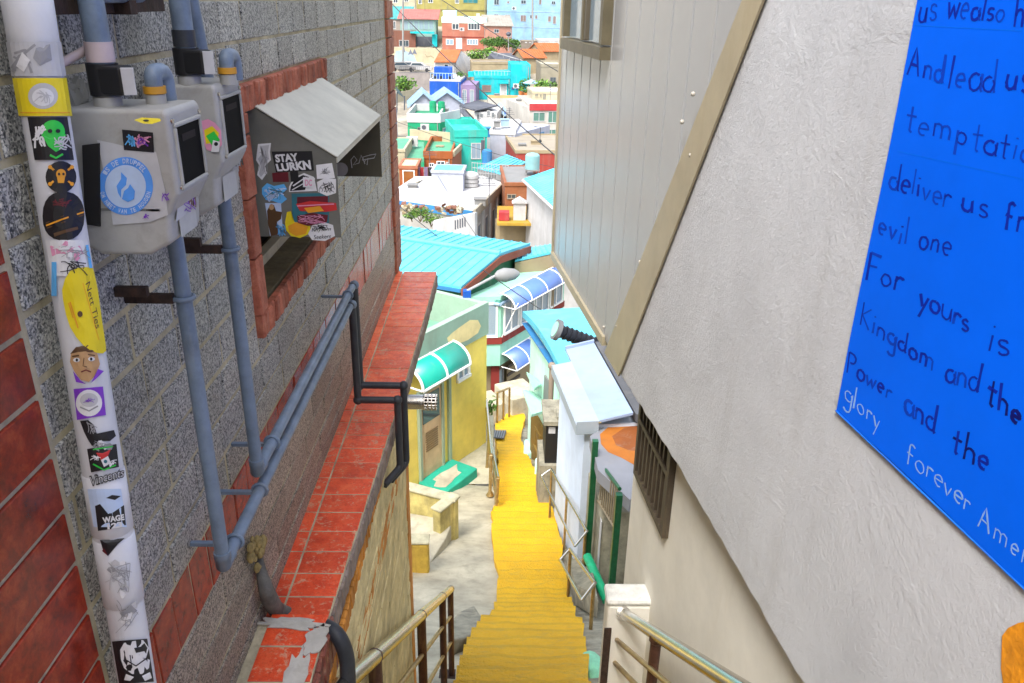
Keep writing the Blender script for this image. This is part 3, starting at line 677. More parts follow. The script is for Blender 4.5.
# a bolted wall bracket with plates and couplings above the meters
def pipe_run(label, pts, r, mat, parts, name='gas_pipe', cat='gas pipe', group=None, loc=None):
    t = thing(name, label, cat, loc or pts[-1], group); mb = MB(); mb.tube(bend(pts, r*2.2), r, 20); mb.build('pipe', mat, t); return t
GX = -0.525
p1t, p1b = Vector((GX, 1.275, -0.34)), Vector((GX, 1.275, -1.020))
p2t, p2b = Vector((GX, 1.530, -0.345)), Vector((GX, 1.530, -0.968))
e1 = onX(350, 313, GX); e2 = onX(355, 291, GX)
RG = 0.0132
def gas_line(label, top, bot, endY, endZ, xo, drop, tail, px):
    t = thing('gas_pipe', label, 'gas pipe', bot, 'gas pipes bent along the tiled wall')
    end = Vector((GX, endY, endZ))
    mb = MB(); mb.tube(bend([top+Vector((0, 0, 0.02)), bot, end], 0.02), RG, 20); mb.build('pipe', M_BLUEPIPE, t)
    mb = MB(); c = Vector((GX+0.004, endY+0.022, drop)); o = Vector((xo, endY+0.022, drop)); dn = Vector((xo, endY+0.022, tail))
    mb.tube(bend([end+Vector((0, 0.004, 0)), Vector((GX+0.004, endY+0.022, endZ)), c, o, dn, dn+Vector((-0.05, -0.10, -0.02))], 0.02), RG*1.04, 16); mb.build('dark_drop_pipe', M_DKPIPE, t)
    d = Vector((0, 0, 1)); fe = Vector((GX+0.004, endY+0.022, endZ))
    for p, r_, m_ in ((c, 1.42, M_DKPIPE), (o, 1.42, M_DKPIPE), (fe, 1.35, M_BLUEPIPE)):
        mb = MB(); mb.ball(p, RG*r_, 14); mb.build('elbow', m_, t)
    mb = MB(); mb.tube([bot+d*0.030, bot+d*0.016, bot+d*0.015, bot, bot+Vector((0, 0.015, 0)), bot+Vector((0, 0.032, 0))], [RG*1.2, RG*1.22, RG*1.12, RG*1.2, RG*1.12, RG*1.22], 18); mb.build('elbow', M_BLUEPIPE, t)
    mb = MB()
    zc = onX(184, 297, GX).z if top.y < 1.4 else onX(233, 246, GX).z
    ctr = Vector((GX, top.y, zc)); mb.tube([ctr+Vector((math.cos(a)*(RG+0.003), math.sin(a)*(RG+0.003), 0)) for a in [2*math.pi*i/16 for i in range(17)]], 0.0042, 8)
    mb.build('clamp', M_BLUEPIPE, t)
    mb = MB(); mb.box((WX-0.01, top.y-0.016, zc-0.006), (GX-0.012, top.y-0.006, zc+0.010)); mb.build('bracket', M_RUST, t)
    mb = MB(); mb.box((WX-0.01, top.y-0.046, zc+0.016), (GX-0.04, top.y-0.034, zc+0.032)); mb.build('bracket', M_RUST, t)
    for fr in (0.05, 0.18) if top.y < 1.4 else (0.10, 0.93):
        mb = MB(); p = bot+(end-bot)*fr; mb.tube([p+Vector((math.cos(a)*(RG+0.003), 0, math.sin(a)*(RG+0.003))) for a in [2*math.pi*i/16 for i in range(17)]], 0.004, 8); mb.box((WX-0.01, p.y-0.005, p.z-0.010), (GX-0.014, p.y+0.005, p.z-0.002))
        mb.build('clamp', M_BLUEPIPE, t)
    return t
gp1 = gas_line('blue-grey gas pipe from the nearer meter, the lower of the two level runs', p1t, p1b, 2.70, -1.020, -0.372, -1.405, -1.70, 0)
gp2 = gas_line('blue-grey gas pipe from the farther meter, the upper of the two level runs', p2t, p2b, 2.765, -0.968, -0.355, -1.375, -1.72, 0)
# supply pipes, valves and couplings above each meter
def supply(label, y, zt, xv, elbow):
    t = thing('gas_valve', label, 'gas valve', (GX, y, zt), 'shut-off valves on top of the gas meters')
    x = xv
    mb = MB(); mb.cyl((x, y, zt-0.004), (x, y, zt+0.012), 0.019, 18); mb.cyl((x, y, zt+0.012), (x, y, zt+0.02), 0.016, 18); mb.build('socket', M_METER, t); mb = MB(); mb.cyl((x+0.055, y+0.03, zt-0.004), (x+0.055, y+0.03, zt+0.013), 0.014, 16); mb.build('socket', M_METER, t)
    mb = MB(); mb.cyl((x, y, zt+0.014), (x, y, zt+0.056), 0.021, 20); mb.obox((x-0.010, y-0.018, zt+0.016), (0.046, -0.010, 0), (0.005, 0.032, 0), (0, 0, 0.038)); mb.build('black_shroud', M_BLACK, t, bevel=0.004)
    mb = MB(); mb.obox((x+0.0365, y-0.029, zt+0.017), (0.016, 0.004, 0.0), (0.000, 0.002, 0), (0, 0, 0.036)); mb.build('paper_tag', S_LTGREY, t, bevel=0.003)
    mb = MB(); mb.tube(bend([(x+0.055, y+0.03, zt+0.02), (x+0.055, y+0.03, zt+0.042), (x+0.055, y+0.075, zt+0.042), (x+0.055, y+0.075, zt+0.0)], 0.024), 0.0122, 16); mb.build('elbow', M_BLUEPIPE, t)
    mb = MB(); mb.cyl((x+0.055, y+0.03, zt+0.014), (x+0.055, y+0.03, zt+0.024), 0.0155, 16); mb.build('yellow_ring', plain('amber_ring', (0.55, 0.27, 0.02), 0.5), t)
    mb = MB(); mb.cyl((x, y, zt+0.056), (x, y, zt+0.5), 0.0165, 18); mb.build('riser', M_BLUEPIPE, t)
    mb = MB(); mb.cyl((x, y, zt+0.058), (x, y, zt+0.084), 0.0185, 18); mb.build('tape_wrap', plain('pale_tape', (0.52, 0.42, 0.42), 0.7) if elbow else M_DKPIPE, t)
    return t
v1 = supply('black-wrapped valve with a white paper tag above the nearer meter', 1.175, -0.146, -0.548, True)
v2 = supply('black-wrapped valve above the farther meter', 1.42, -0.138, -0.520, False)
mb = MB(); a = onX(40, 17, -0.585); b = onX(160, 14, -0.56); mb.box((-0.60, a.y-0.01, -0.028), (-0.574, b.y+0.06, 0.0)); mb.box((-0.612, 1.30, -0.03), (-0.55, 1.325, 0.002))
br = mb.build('pipe_bracket', M_RUST, None); tag(br, 'rusty flat bar bracket holding the pipes above the meters', 'bracket')
mb = MB(); mb.cyl((-0.56, 1.19, 0.0), (-0.56, 1.36, 0.0), 0.014, 16)
o = mb.build('gas_riser', M_BLUEPIPE, None); tag(o, 'short blue-grey pipe joint running level between the two risers', 'pipe')
mb = MB(); mb.tube([onX(190, 0, -0.57)+Vector((0, 0, 0.5)), onX(190, -5, -0.57), onX(203, 60, -0.57)+Vector((0, 0, 0.0)), onX(207, 78, -0.57)], 0.0135, 16); mb.cyl(onX(202, 52, -0.57), onX(204, 62, -0.57), 0.018, 16)
o = mb.build('gas_riser', M_BLUEPIPE, None); tag(o, 'blue-grey riser pipe running up the wall right of the farther valve', 'pipe')
mb = MB(); mb.tube([onX(60, 64, -0.59), onX(86, 50, -0.57)], 0.006, 10); o = mb.build('pipe_stub', plain('pale_tape', (0.52, 0.42, 0.42), 0.7), None); tag(o, 'thin pale tube slanting between the white pipe and the taped riser', 'pipe')
mb = MB(); rr = random.Random(2)
for k in range(16):
    c = onX(66+rr.random()*36, 84+rr.random()*22, -0.597); mb.prism([c+Vector((0, rr.uniform(-.03, .03), rr.uniform(-.025, .02))) for _ in range(3)], (0.004+0.006*rr.random(), 0.004, 0))
o = mb.build('plastic_bag', plain('grey_film', (0.24, 0.24, 0.22), 0.3), None); tag(o, 'crumpled grey plastic film stuffed behind the nearer meter', 'plastic film')

# ---------------------------------------------------------------- sheet metal vent hood with stickers
HY0, HY1, HX = 2.065, 2.86, -0.412
h = thing('vent_hood', 'sheet metal vent hood with stickers on its side, fixed over the red-framed opening', 'vent hood', (WX, 2.45, -0.585))
zb0 = -0.585; zw = -0.245; zf = -0.376
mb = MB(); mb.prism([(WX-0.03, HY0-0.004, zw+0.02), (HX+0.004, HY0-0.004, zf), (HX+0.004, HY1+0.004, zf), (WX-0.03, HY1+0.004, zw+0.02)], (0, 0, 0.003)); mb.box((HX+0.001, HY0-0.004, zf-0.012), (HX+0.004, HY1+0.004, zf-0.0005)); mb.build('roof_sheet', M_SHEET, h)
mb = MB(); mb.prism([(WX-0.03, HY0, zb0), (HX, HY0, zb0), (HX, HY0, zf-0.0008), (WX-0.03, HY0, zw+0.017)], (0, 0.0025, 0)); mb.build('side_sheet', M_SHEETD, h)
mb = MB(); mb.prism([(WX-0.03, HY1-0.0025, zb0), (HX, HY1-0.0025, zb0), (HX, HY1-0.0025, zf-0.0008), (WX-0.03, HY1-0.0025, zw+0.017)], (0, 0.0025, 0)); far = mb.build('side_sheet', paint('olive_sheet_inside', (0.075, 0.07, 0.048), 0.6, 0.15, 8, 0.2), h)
hm = lambda px, py, hh: onY(px, py, HY0-hh)
fm = lambda px, py, hh: onY(px, py, HY1-0.0025-hh)
D = Decal(hm, 0.0006); D.quad((271.5, 151.5), (312, 151), (314, 170.5), (276, 172.5), S_BLACK); D.text('STAY', (274.5, 154.5), (297, 153), (299, 161), (276, 162.6), S_WHITE, 0.03); D.h -= 0.0004; D.text('LURKN', (275.5, 164), (310, 160), (311.5, 169.5), (277.5, 171.5), S_WHITE, 0.03); D.build('sticker', h, 'black sticker with bold white lettering')
D = Decal(hm, 0.0005); D.blob([(258, 144), (271, 143), (270, 152), (271, 160), (265, 166), (267, 173), (262, 180), (257, 175), (259, 165), (256, 160)], S_WHITE); D.blob([(260, 146), (269, 145), (268, 152), (269, 159), (263, 165), (265, 172), (261, 177), (259, 174), (261, 165), (258, 159), (263, 152)], S_LTGREY); D.scrib((258, 146, 269, 176), S_GREY, 5, 0.7, 3); D.build('sticker', h, 'grey outlined tag sticker')
D = Decal(hm, 0.0004); D.quad((272, 173), (288, 172), (289, 182), (273, 182), S_MAR); D.quad((290, 172), (298, 171), (299, 181), (291, 182), S_BLACK); D.build('sticker', h, 'dark small stickers')
D = Decal(hm, 0.0006); D.blob([(289, 187), (293, 178), (304, 173), (314, 177), (317, 191), (289, 192)], S_WHITE); D.blob([(291, 186), (295, 179), (303, 175), (309, 177), (305, 190), (290, 191)], S_BLACK); D.stroke([(293, 186), (306, 177)], 1.2, S_WHITE); D.stroke([(292, 190), (308, 181)], 1.0, S_WHITE); D.quad((303, 177), (315, 178), (314, 188), (303, 187), S_WHITE); D.text('DC', (305, 179.5), (312, 179.5), (312, 186), (305, 186), S_PINK, 0.02); D.build('sticker', h, 'black and white striped sticker with pink letters')
D = Decal(hm, 0.0005); D.quad((316, 165), (332, 163), (335, 178), (317, 179), S_WHITE); D.scrib((319, 167, 331, 176), S_GREY, 5, 0.8, 6); D.blob([(317, 182), (325, 178), (336, 179), (336, 193), (327, 196), (318, 192)], S_WHITE); D.scrib((318, 181, 335, 193), S_BLACK, 9, 0.8, 2); D.build('sticker', h, 'white sketch stickers')
D = Decal(hm, 0.0006); D.blob([(262, 188), (267, 183), (274, 186), (284, 184), (287, 189), (282, 194), (287, 199), (281, 204), (273, 201), (266, 200), (262, 194)], S_SKY); D.scrib((264, 185, 286, 202), S_LBLUE, 6, 1.6, 8); D.scrib((264, 186, 286, 201), S_TEAL, 4, 0.7, 3); D.build('sticker', h, 'blue bubble-letter sticker')
D = Decal(hm, 0.0006); D.quad((291.5, 193.5), (329, 193), (329, 223), (292.5, 224), S_TEAL); D.quad((297, 197), (328, 196), (328, 203), (297, 205), S_MAR); D.blob([(296, 204), (310, 201), (336, 203), (337, 210), (326, 212), (300, 211)], S_RED); D.stroke([(297, 206), (334, 204)], 1.0, S_PINK); D.blob([(304, 208), (320, 206), (324, 211), (308, 213)], S_ORNG); D.blob([(297, 216), (312, 213), (328, 215), (327, 222), (308, 226), (298, 223)], S_MAR); D.scrib((298, 214, 326, 224), S_PINK, 8, 0.9, 5); D.build('sticker', h, 'dark photo sticker in red and orange')
D = Decal(hm, 0.0006); D.quad((265, 203), (281, 203), (283, 233), (270, 236), S_LBLUE); D.blob([(267, 211), (270, 205), (274, 205), (276, 211), (282, 212), (281, 219), (277, 222), (279, 234), (271, 236), (268, 224)], S_BROWN); D.ell((271.5, 207), 2.4, 3, S_TAN); D.scrib((273, 222, 286, 236), S_SKY, 6, 1.4, 2); D.build('sticker', h, 'pale sticker with a dark brown figure')
D = Decal(hm, 0.0010); D.blob([(285, 222), (287, 212), (291, 211), (293, 222), (302, 223), (310, 226), (311, 233), (300, 238), (291, 236), (286, 230)], S_YEL); D.blob([(288, 226), (296, 222), (308, 227), (306, 234), (296, 236), (289, 232)], S_ORNG); D.build('sticker', h, 'orange and yellow flame sticker')
D = Decal(hm, 0.0012); D.blob([(308, 234), (313, 224), (321, 221), (333, 225), (335, 236), (325, 241), (312, 240)], S_WHITE); D.scrib((312, 224, 330, 231), S_BLACK, 5, 0.9, 21); D.text('Rhythm', (311, 228), (331, 227), (331, 231.5), (312, 233), S_BLACK, 0.0, 0.3); D.h -= 0.0004; D.text('Seekers', (313, 235), (331, 234), (331, 238), (314, 239.4), S_BLACK, 0.0, 0.3); D.build('sticker', h, 'white script sticker')
D = Decal(fm, 0.0006); D.stroke([(352, 168), (351, 160), (354, 156), (357, 160), (353, 165), (359, 163), (361, 155), (365, 164), (363, 157), (370, 155), (376, 154), (374, 158), (362, 160)], 0.7, S_LTGREY); D.stroke([(364, 162), (368, 158), (367, 165)], 0.7, S_LTGREY); D.build('graffiti', far)
D = Decal(fm, 0.0006); D.ell((341, 169.5), 7, 7, S_GREY); D.build('sticker', far, 'round grey sticker')

# ---------------------------------------------------------------- flue, hose and foam on the ledge
fa = onX(404, 402, -0.40); 
fl = thing('exhaust_flue', 'short perforated steel exhaust flue poking out under the red ledge', 'exhaust flue', fa)
fdir = Vector((1, 0.05, 0.0)).normalized()
Yf = fa.y; s0 = Vector((-0.5, Yf, fa.z)); s1 = onY(424, 402, Yf); s2 = onY(437, 402, Yf)
rf = (onY(424, 395, Yf)-onY(424, 409, Yf)).length/2
mb = MB(); mb.cyl(s0, s1, rf*0.95, 24); mb.build('duct', M_CHROME, fl)
mb = MB(); mb.cyl(s1, s2, rf*0.75, 24); mb.build('inner_tube', M_DARK, fl)
mb = MB()
for i in range(4):
    x = s1.x+(s2.x-s1.x)*(i+0.1)/3.4; mb.tube([Vector((x, Yf+math.cos(a)*rf*0.93, s1.z+math.sin(a)*rf*0.93)) for a in [2*math.pi*k/24 for k in range(25)]], rf*0.15, 6)
for k in range(14):
    a = 2*math.pi*k/14; mb.cyl((s1.x, Yf+math.cos(a)*rf*0.95, s1.z+math.sin(a)*rf*0.95), (s2.x, Yf+math.cos(a)*rf*0.95, s1.z+math.sin(a)*rf*0.95), rf*0.13, 6)
mb.build('perforated_cap', M_CHROME, fl)
hs = thing('drain_hose', 'thick grey hose bent over the broken near end of the red ledge', 'hose', onZ(345, 683, -1.9))
mb = MB(); pts = [onX(258, 556, WX), onX(262, 575, -0.597), onX(268, 596, -0.585), onZ(276, 610, ZL+0.015), onZ(290, 616, ZL-0.02)]
pts = bend(pts, 0.05); mb.tube(pts, [0.012+0.010*min(1, i/12) for i in range(len(pts))], 14); mb.build('upper_hose', paint('grimy_hose', (0.14, 0.135, 0.12), 0.7, 0.35, 14, 0.5, (0.03, 0.03, 0.03), 0.4), hs)
mb = MB(); k0 = onZ(316, 622, ZL+0.005); k1 = onX(338, 633, -0.405); k2 = onX(347, 655, -0.385); mb.tube(bend([k0, k1, k2, k2+Vector((-0.01, 0, -0.35))], 0.06), 0.021, 18); mb.build('lower_hose', M_DKPIPE, hs)
mb = MB(); rr = random.Random(9)
for k in range(26): mb.ball(onX(257+rr.uniform(-8, 8), 556+rr.uniform(-17, 14), WX+0.016), rr.uniform(0.008, 0.018), 8, 0, (0.6, 1, 1))
o = mb.build('foam_seal', paint('yellow_foam', (0.34, 0.26, 0.10), 0.95, 0.3, 40, 0.5, (0.12, 0.09, 0.04), 0.6), None); tag(o, 'lump of yellowed expanding foam where the hose enters the wall', 'foam')

# ================================================================ RIGHT BUILDING
RY = math.radians(6.55); RD = Vector((-math.sin(RY), math.cos(RY), 0)); RN = Vector((-math.cos(RY), -math.sin(RY), 0)); RO = Vector((1.0, 0, 0))
def onR(px, py, h=0.0): return onplane(px, py, RO+RN*h, RN)
def RP3(s, z, h=0.0): return RO+RD*s+RN*h+Vector((0, 0, z))
def sz(p): return (p-RO).dot(RD), p.z
sC, zC = sz(onR(607, 350)); sT, zT = sz(onR(757, 0)); ZB = zC
slope = (sT-sC)/(zT-zC)
rb = thing('plastered_building', 'building along the right with rough white plaster, grey ribbed cladding and a cream lower wall', 'building', (2.5, 2, -6))
# plaster face, edge slightly wavy
edge = []; s = -2.2; rw = random.Random(11)
while s < sC: edge.append((s, ZB+rw.uniform(-0.006, 0.006)+0.008*math.sin(s*3.1))); s += 0.06
edge.append((sC, ZB))
diag = [(sC+slope*(z-zC), z) for z in (zC+0.3*i for i in range(1, 10))]
poly = edge+diag+[(-2.2, diag[-1][1])]
mb = MB(); mb.prism([RP3(a, z) for a, z in poly], -RN*0.22)
ps = mb.build('plaster_wall', M_PLAS, rb, bevel=0.012, bseg=3)
# ribbed cladding
sE, _ = sz(onR(552, 200)); zbot = sz(onR(551, 264))[1]
mb = MB(); G = 0.022; pitch = 0.225; s = sE; ztop = 1.4  # top out of view, also cut low to open the alley to the sky
mbx = []
prof = []
while s > -0.5:
    prof += [(s, -0.020), (s-pitch+0.022, -0.020), (s-pitch+0.020, -0.040), (s-pitch+0.006, -0.040), (s-pitch+0.0045, -0.020), (s-pitch+0.001, -0.020)]
    s -= pitch
vs = []; fs = []
for (a, hh) in prof: vs += [RP3(a, ZB, hh), RP3(a, ztop, hh)]
for i in range(len(prof)-1): fs.append((2*i, 2*i+1, 2*i+3, 2*i+2))
mb.add(vs, fs)
clad = mb.build('ribbed_cladding', paint('grey_ribbed_cladding', (0.37, 0.385, 0.40), 0.22, 0.05, 1.2, 0.25, (0.40, 0.35, 0.27), 0.05, metal=0.1, bscale=3), rb)
mb = MB(); mb.obox(RP3(sE, ZB, -0.030), -RD*4, -RN*3.5, (0, 0, 2.9)); mb.build('upper_core', paint('core_board', (0.30, 0.28, 0.24), 0.8), rb)  # plain grey-brown core behind the cladding
M_TRIM = paint('tan_metal_trim', (0.46, 0.40, 0.27), 0.4, 0.12, 3, 0.4, (0.34, 0.26, 0.13), 0.05, metal=0.15)
mb = MB()
tq = [sz(onR(x, y)) for x, y in ((742, 0), (760, 0), (623, 350), (608, 338))]
up_a = [tq[0][0]+(tq[0][0]-tq[3][0])/(tq[0][1]-tq[3][1])*1.35, tq[1][0]+(tq[1][0]-tq[2][0])/(tq[1][1]-tq[2][1])*1.35]
mb.prism([RP3(up_a[0], 1.35, 0.006), RP3(up_a[1], 1.35, 0.006), RP3(tq[2][0], ZB-0.012, 0.006), RP3(tq[3][0], ZB-0.012, 0.006)], RN*0.008)
mb.prism([RP3(up_a[0]+0.008, 1.35, -0.02), RP3(up_a[0]-0.02, 1.35, -0.02), RP3(tq[3][0]-0.02, ZB-0.012, -0.02), RP3(tq[3][0]+0.008, ZB-0.012, -0.02)], RN*0.030)
mb.obox(RP3(sE+0.004, ZB-0.03, -0.03), (0, 0, 3), RD*-0.028, RN*0.022)
mb.obox(RP3(sE, ZB-0.032, -0.05), RD*(sC+0.13-sE), (0, 0, 0.05), RN*0.046)
mb.build('flashing_trim', M_TRIM, rb)
for q in ((693, 94), (682, 122), (691, 155), (604, 327), (617, 326), (640, 262)):
    mb = MB(); mb.ball(onR(q[0], q[1], 0.010), 0.0085, 10); mb.build('cap_screw', plain('pale_caps', (0.42, 0.40, 0.35), 0.6), rb)
# window in the cladding
wf_ = MB(); q0 = sz(onR(561, 46, 0.03)); q1 = sz(onR(600, 63, 0.03)); hh = 0.9
sa, sb = q0[0], q1[0]; zb_ = (q0[1]+q1[1])/2
def rbox(m, s0, s1, z0, z1, h0, h1, mi=0): m.obox(RP3(s0, z0, h0), RD*(s1-s0), (0, 0, z1-z0), RN*(h1-h0), mi)
fw = 0.055
rbox(wf_, sb, sa, zb_, zb_+0.06, -0.03, 0.035); rbox(wf_, sb, sa, zb_+hh-fw, zb_+hh, -0.03, 0.03); rbox(wf_, sb, sb+fw, zb_+0.07, zb_+hh-fw, -0.03, 0.03); rbox(wf_, sa-fw, sa, zb_+0.07, zb_+hh-fw, -0.03, 0.03)
rbox(wf_, (sa+sb)/2-0.02, (sa+sb)/2+0.02, zb_+0.07, zb_+hh-fw, -0.03, 0.02)
w = wf_.build('window', paint('olive_brown_frame', (0.115, 0.10, 0.062), 0.5, 0.15, 8, 0.3), rb)
mb = MB(); rbox(mb, sb+fw, sa-fw, zb_+0.07, zb_+hh-fw, -0.019, -0.010); mb.build('pane', M_GLASSL, w)
mb = MB(); rbox(mb, sb+fw+0.01, sb+fw+0.04, zb_+0.075, zb_+hh-fw, -0.012, 0.012); rbox(mb, (sa+sb)/2-0.065, (sa+sb)/2-0.025, zb_+0.075, zb_+hh-fw, -0.012, 0.012); mb.build('sash', paint('dark_sash', (0.10, 0.085, 0.06), 0.5), w)
# lower cream wall with barred window
LY = math.radians(4.6); LD = Vector((-math.sin(LY), math.cos(LY), 0)); LN = Vector((-math.cos(LY), -math.sin(LY), 0)); LO = Vector((0.715, 3.52, 0))
def onL(px, py, h=0.0): return onplane(px, py, LO+LN*h, LN)
def LP(s, z, h=0.0): return LO+LD*s+LN*h+Vector((0, 0, z))
def slz(p): return (p-LO).dot(LD), p.z
mb = MB(); wl = (slz(onL(676, 470))[0], slz(onL(642, 440))[0]); zz0 = slz(onL(641, 477))[1]; zz1 = zz0+0.62
def lbox(m, s0, s1, z0, z1, h0, h1, mi=0): m.obox(LP(s0, z0, h0), LD*(s1-s0), (0, 0, z1-z0), LN*(h1-h0), mi)
lbox(mb, -5, wl[0], -6.5, ZB+0.15, -0.30, 0); lbox(mb, wl[1], 0, -6.5, ZB+0.15, -0.30, 0); lbox(mb, wl[0], wl[1], -6.5, zz0, -0.30, 0); lbox(mb, wl[0], wl[1], zz1, ZB+0.15, -0.30, 0)
mb.obox(LP(-0.28, -6.5, -0.30), LD*0.28, -LN*3.0, (0, 0, ZB+0.15+6.5))
mb.build('lower_wall', M_PLASL, rb)
mb = MB(); t_ = 0.03
lbox(mb, wl[0], wl[1], zz0, zz0+t_, -0.05, 0.03); lbox(mb, wl[0], wl[1], zz1-t_, zz1, -0.05, 0.03); lbox(mb, wl[0], wl[0]+t_, zz0+t_, zz1-t_, -0.05, 0.03); lbox(mb, wl[1]-t_, wl[1], zz0+t_, zz1-t_, -0.05, 0.03)
bw = mb.build('barred_window', paint('dark_brown_grille', (0.06, 0.045, 0.03), 0.55, 0.2, 10, 0.5, (0.22, 0.18, 0.10)), rb)
mb = MB(); nb = 9
for i in range(1, nb):
    s = wl[0]+(wl[1]-wl[0])*i/nb; lbox(mb, s-0.009, s+0.009, zz0+t_, zz1-t_, 0.004, 0.022)
lbox(mb, wl[0]+t_, wl[1]-t_, (zz0+zz1)/2-0.012, (zz0+zz1)/2+0.012, 0.0225, 0.030); lbox(mb, wl[0]+t_, wl[1]-t_, zz0+0.47, zz0+0.49, 0.0225, 0.030)
mb.build('bars', MATS['dark_brown_grille'], bw)
mb = MB(); lbox(mb, wl[0]+t_, wl[1]-t_, zz0+t_, zz1-t_, -0.06, -0.045); mb.build('pane', M_DARK, bw)
mb = MB(); q = [(1002, 636), (1008, 628), (1018, 623), (1034, 620), (1060, 640), (1060, 720), (1010, 700), (1004, 690), (1001, 668)]
D = Decal(lambda px, py, h: onR(px, py, h), 0.0015); D.blob(q, paint('orange_mural_paint', (0.86, 0.32, 0.015), 0.6, 0.2, 18, 0.2, bmp=0.4))
D.build('painted_patch', ps, 'orange painted patch at the lower right corner')

# ---------------------------------------------------------------- blue handwritten banner
bn = thing('banner', 'bright blue banner with handwritten lines of prayer, fixed to the white plaster wall', 'banner', onR(838, 411, 0.004))
pbl = sz(onR(838, 410)); ptl = sz(onR(921, 0)); brr = sz(onR(1024, 578))
mb = MB(); s0 = (pbl[0]+ptl[0])/2; s1 = s0-1.5; zb0_ = pbl[1]; n = 40
vs = []; fs = []; rows = 26
def bwave(a, b): return 0.0045+0.0010*math.sin(7*a+3*b)+0.0005*math.sin(19*a-5*b)
def onB(px, py, h):                                    # a point of the photograph on the rippled sheet
    p = onR(px, py); s_, z_ = sz(p); a_ = (s_-s0)/(s1-s0); b_ = (z_-zb0_)/1.2
    return RP3(s_, z_, bwave(a_, b_)+h)
for i in range(n+1):
    for j in range(rows+1):
        a, b = i/n, j/rows
        vs.append(RP3(s0+(s1-s0)*a+0.003*math.sin(9*b), zb0_+0.004*math.sin(8*a)+(1.2)*b, bwave(a, b)))
for i in range(n):
    for j in range(rows): q = i*(rows+1)+j; fs.append((q, q+rows+1, q+rows+2, q+1))
mb.add(vs, fs, 0, False)
M_BAN = paint('blue_vinyl', (0.0, 0.135, 0.95), 0.6, 0.05, 2.5, 0.10, (0.0, 0.09, 0.70), 0.04, bscale=6, streak=False, spec=0.08)
bo = mb.build('sheet', M_BAN, bn); so = bo.modifiers.new('thickness', 'SOLIDIFY'); so.thickness = 0.0010; so.offset = 0.0
D = Decal(onB, 0.0007, 0.0001); M_SEAM = paint('blue_vinyl_seam', (0.0, 0.15, 0.90), 0.6, 0.05, dirt=0, spec=0.08)
D.stroke([(917+i*12, 25.2+i*0.65) for i in range(10)], 1.2, M_SEAM); D.build('seam', bn); D = Decal(onB, 0.0007, 0.0001); D.stroke([(900+i*13, 151+i*2.9) for i in range(11)], 1.0, M_SEAM); D.build('seam', bn)
# single-stroke pen letters (unit box: x 0..w, y up, x-height 1)
def circ(cx, cy, rx, ry, a0, a1, n=10): return [(cx+rx*math.cos(math.radians(a0+(a1-a0)*i/n)), cy+ry*math.sin(math.radians(a0+(a1-a0)*i/n))) for i in range(n+1)]
PEN = {
 'a': (0.8, [circ(.36, .45, .34, .45, 60, 400), [(.70, .9), (.70, .1), (.80, 0)]]), 'b': (0.8, [[(.08, 2), (.08, 0)], circ(.38, .45, .32, .45, 170, -170)]), 'd': (0.8, [circ(.36, .45, .34, .45, 60, 400), [(.72, 2.0), (.70, .1), (.8, 0)]]),
 'e': (0.75, [[(.06, .5), (.62, .55)]+circ(.36, .5, .30, .45, 10, 300)]), 'f': (0.6, [[(.6, 1.8)]+circ(.38, 1.6, .2, .3, 60, 180)+[(.18, -.1)], [(0, .95), (.5, .95)]]), 'g': (0.8, [circ(.36, .5, .32, .42, 60, 400), [(.68, .9), (.68, -.5)]+circ(.38, -.5, .3, .32, 0, -150)]),
 'h': (0.8, [[(.08, 2), (.08, 0)], [(.08, .6)]+circ(.38, .6, .28, .35, 150, 0)+[(.68, 0)]]), 'i': (0.3, [[(.12, .95), (.12, 0)], [(.12, 1.4), (.14, 1.5)]]), 'l': (0.3, [[(.12, 2), (.12, 0)]]), 'm': (1.2, [[(.05, .95), (.05, 0)], [(.05, .6)]+circ(.3, .65, .24, .3, 150, 0)+[(.54, 0)], [(.54, .6)]+circ(.8, .65, .24, .3, 150, 0)+[(1.05, 0)]]),
 'n': (0.8, [[(.08, .95), (.08, 0)], [(.08, .6)]+circ(.38, .6, .28, .35, 150, 0)+[(.68, 0)]]), 'o': (0.8, [circ(.38, .47, .34, .46, 80, 440, 14)]), 'p': (0.8, [[(.08, 1), (.08, -.8)], circ(.38, .5, .32, .45, 170, -170)]), 'r': (0.55, [[(.08, .95), (.08, 0)], [(.08, .55)]+circ(.34, .6, .26, .34, 150, 40)]),
 's': (0.65, [circ(.32, .72, .24, .25, 30, 230, 7)+circ(.32, .24, .27, .25, 80, -150, 8)]), 't': (0.6, [[(.28, 1.7), (.28, .1), (.42, 0)], [(0, 1.05), (.58, 1.1)]]), 'u': (0.8, [[(.06, .95), (.06, .4)]+circ(.34, .36, .28, .36, 180, 340)+[(.66, .95), (.68, 0)]]), 'v': (0.7, [[(.04, .95), (.34, 0), (.62, .95)]]),
 'w': (1.0, [[(.04, .95), (.24, 0), (.48, .8), (.70, 0), (.92, .95)]]), 'y': (0.75, [[(.04, .95), (.36, .1)], [(.68, .95), (.22, -.8)]]),
 'A': (1.1, [[(0, 0), (.48, 2), (.95, 0)], [(.2, .8), (.8, .7)]]), 'F': (0.9, [[(.1, 1.9), (.06, 0)], [(.1, 1.9), (.8, 1.85)], [(.08, 1.05), (.6, 1.05)]]), 'K': (0.9, [[(.08, 1.9), (.08, 0)], [(.75, 1.7), (.1, .9), (.75, 0)]]), 'P': (0.9, [[(.1, 1.9), (.1, 0)], [(.1, 1.9)]+circ(.35, 1.45, .42, .45, 80, -100)]),
}
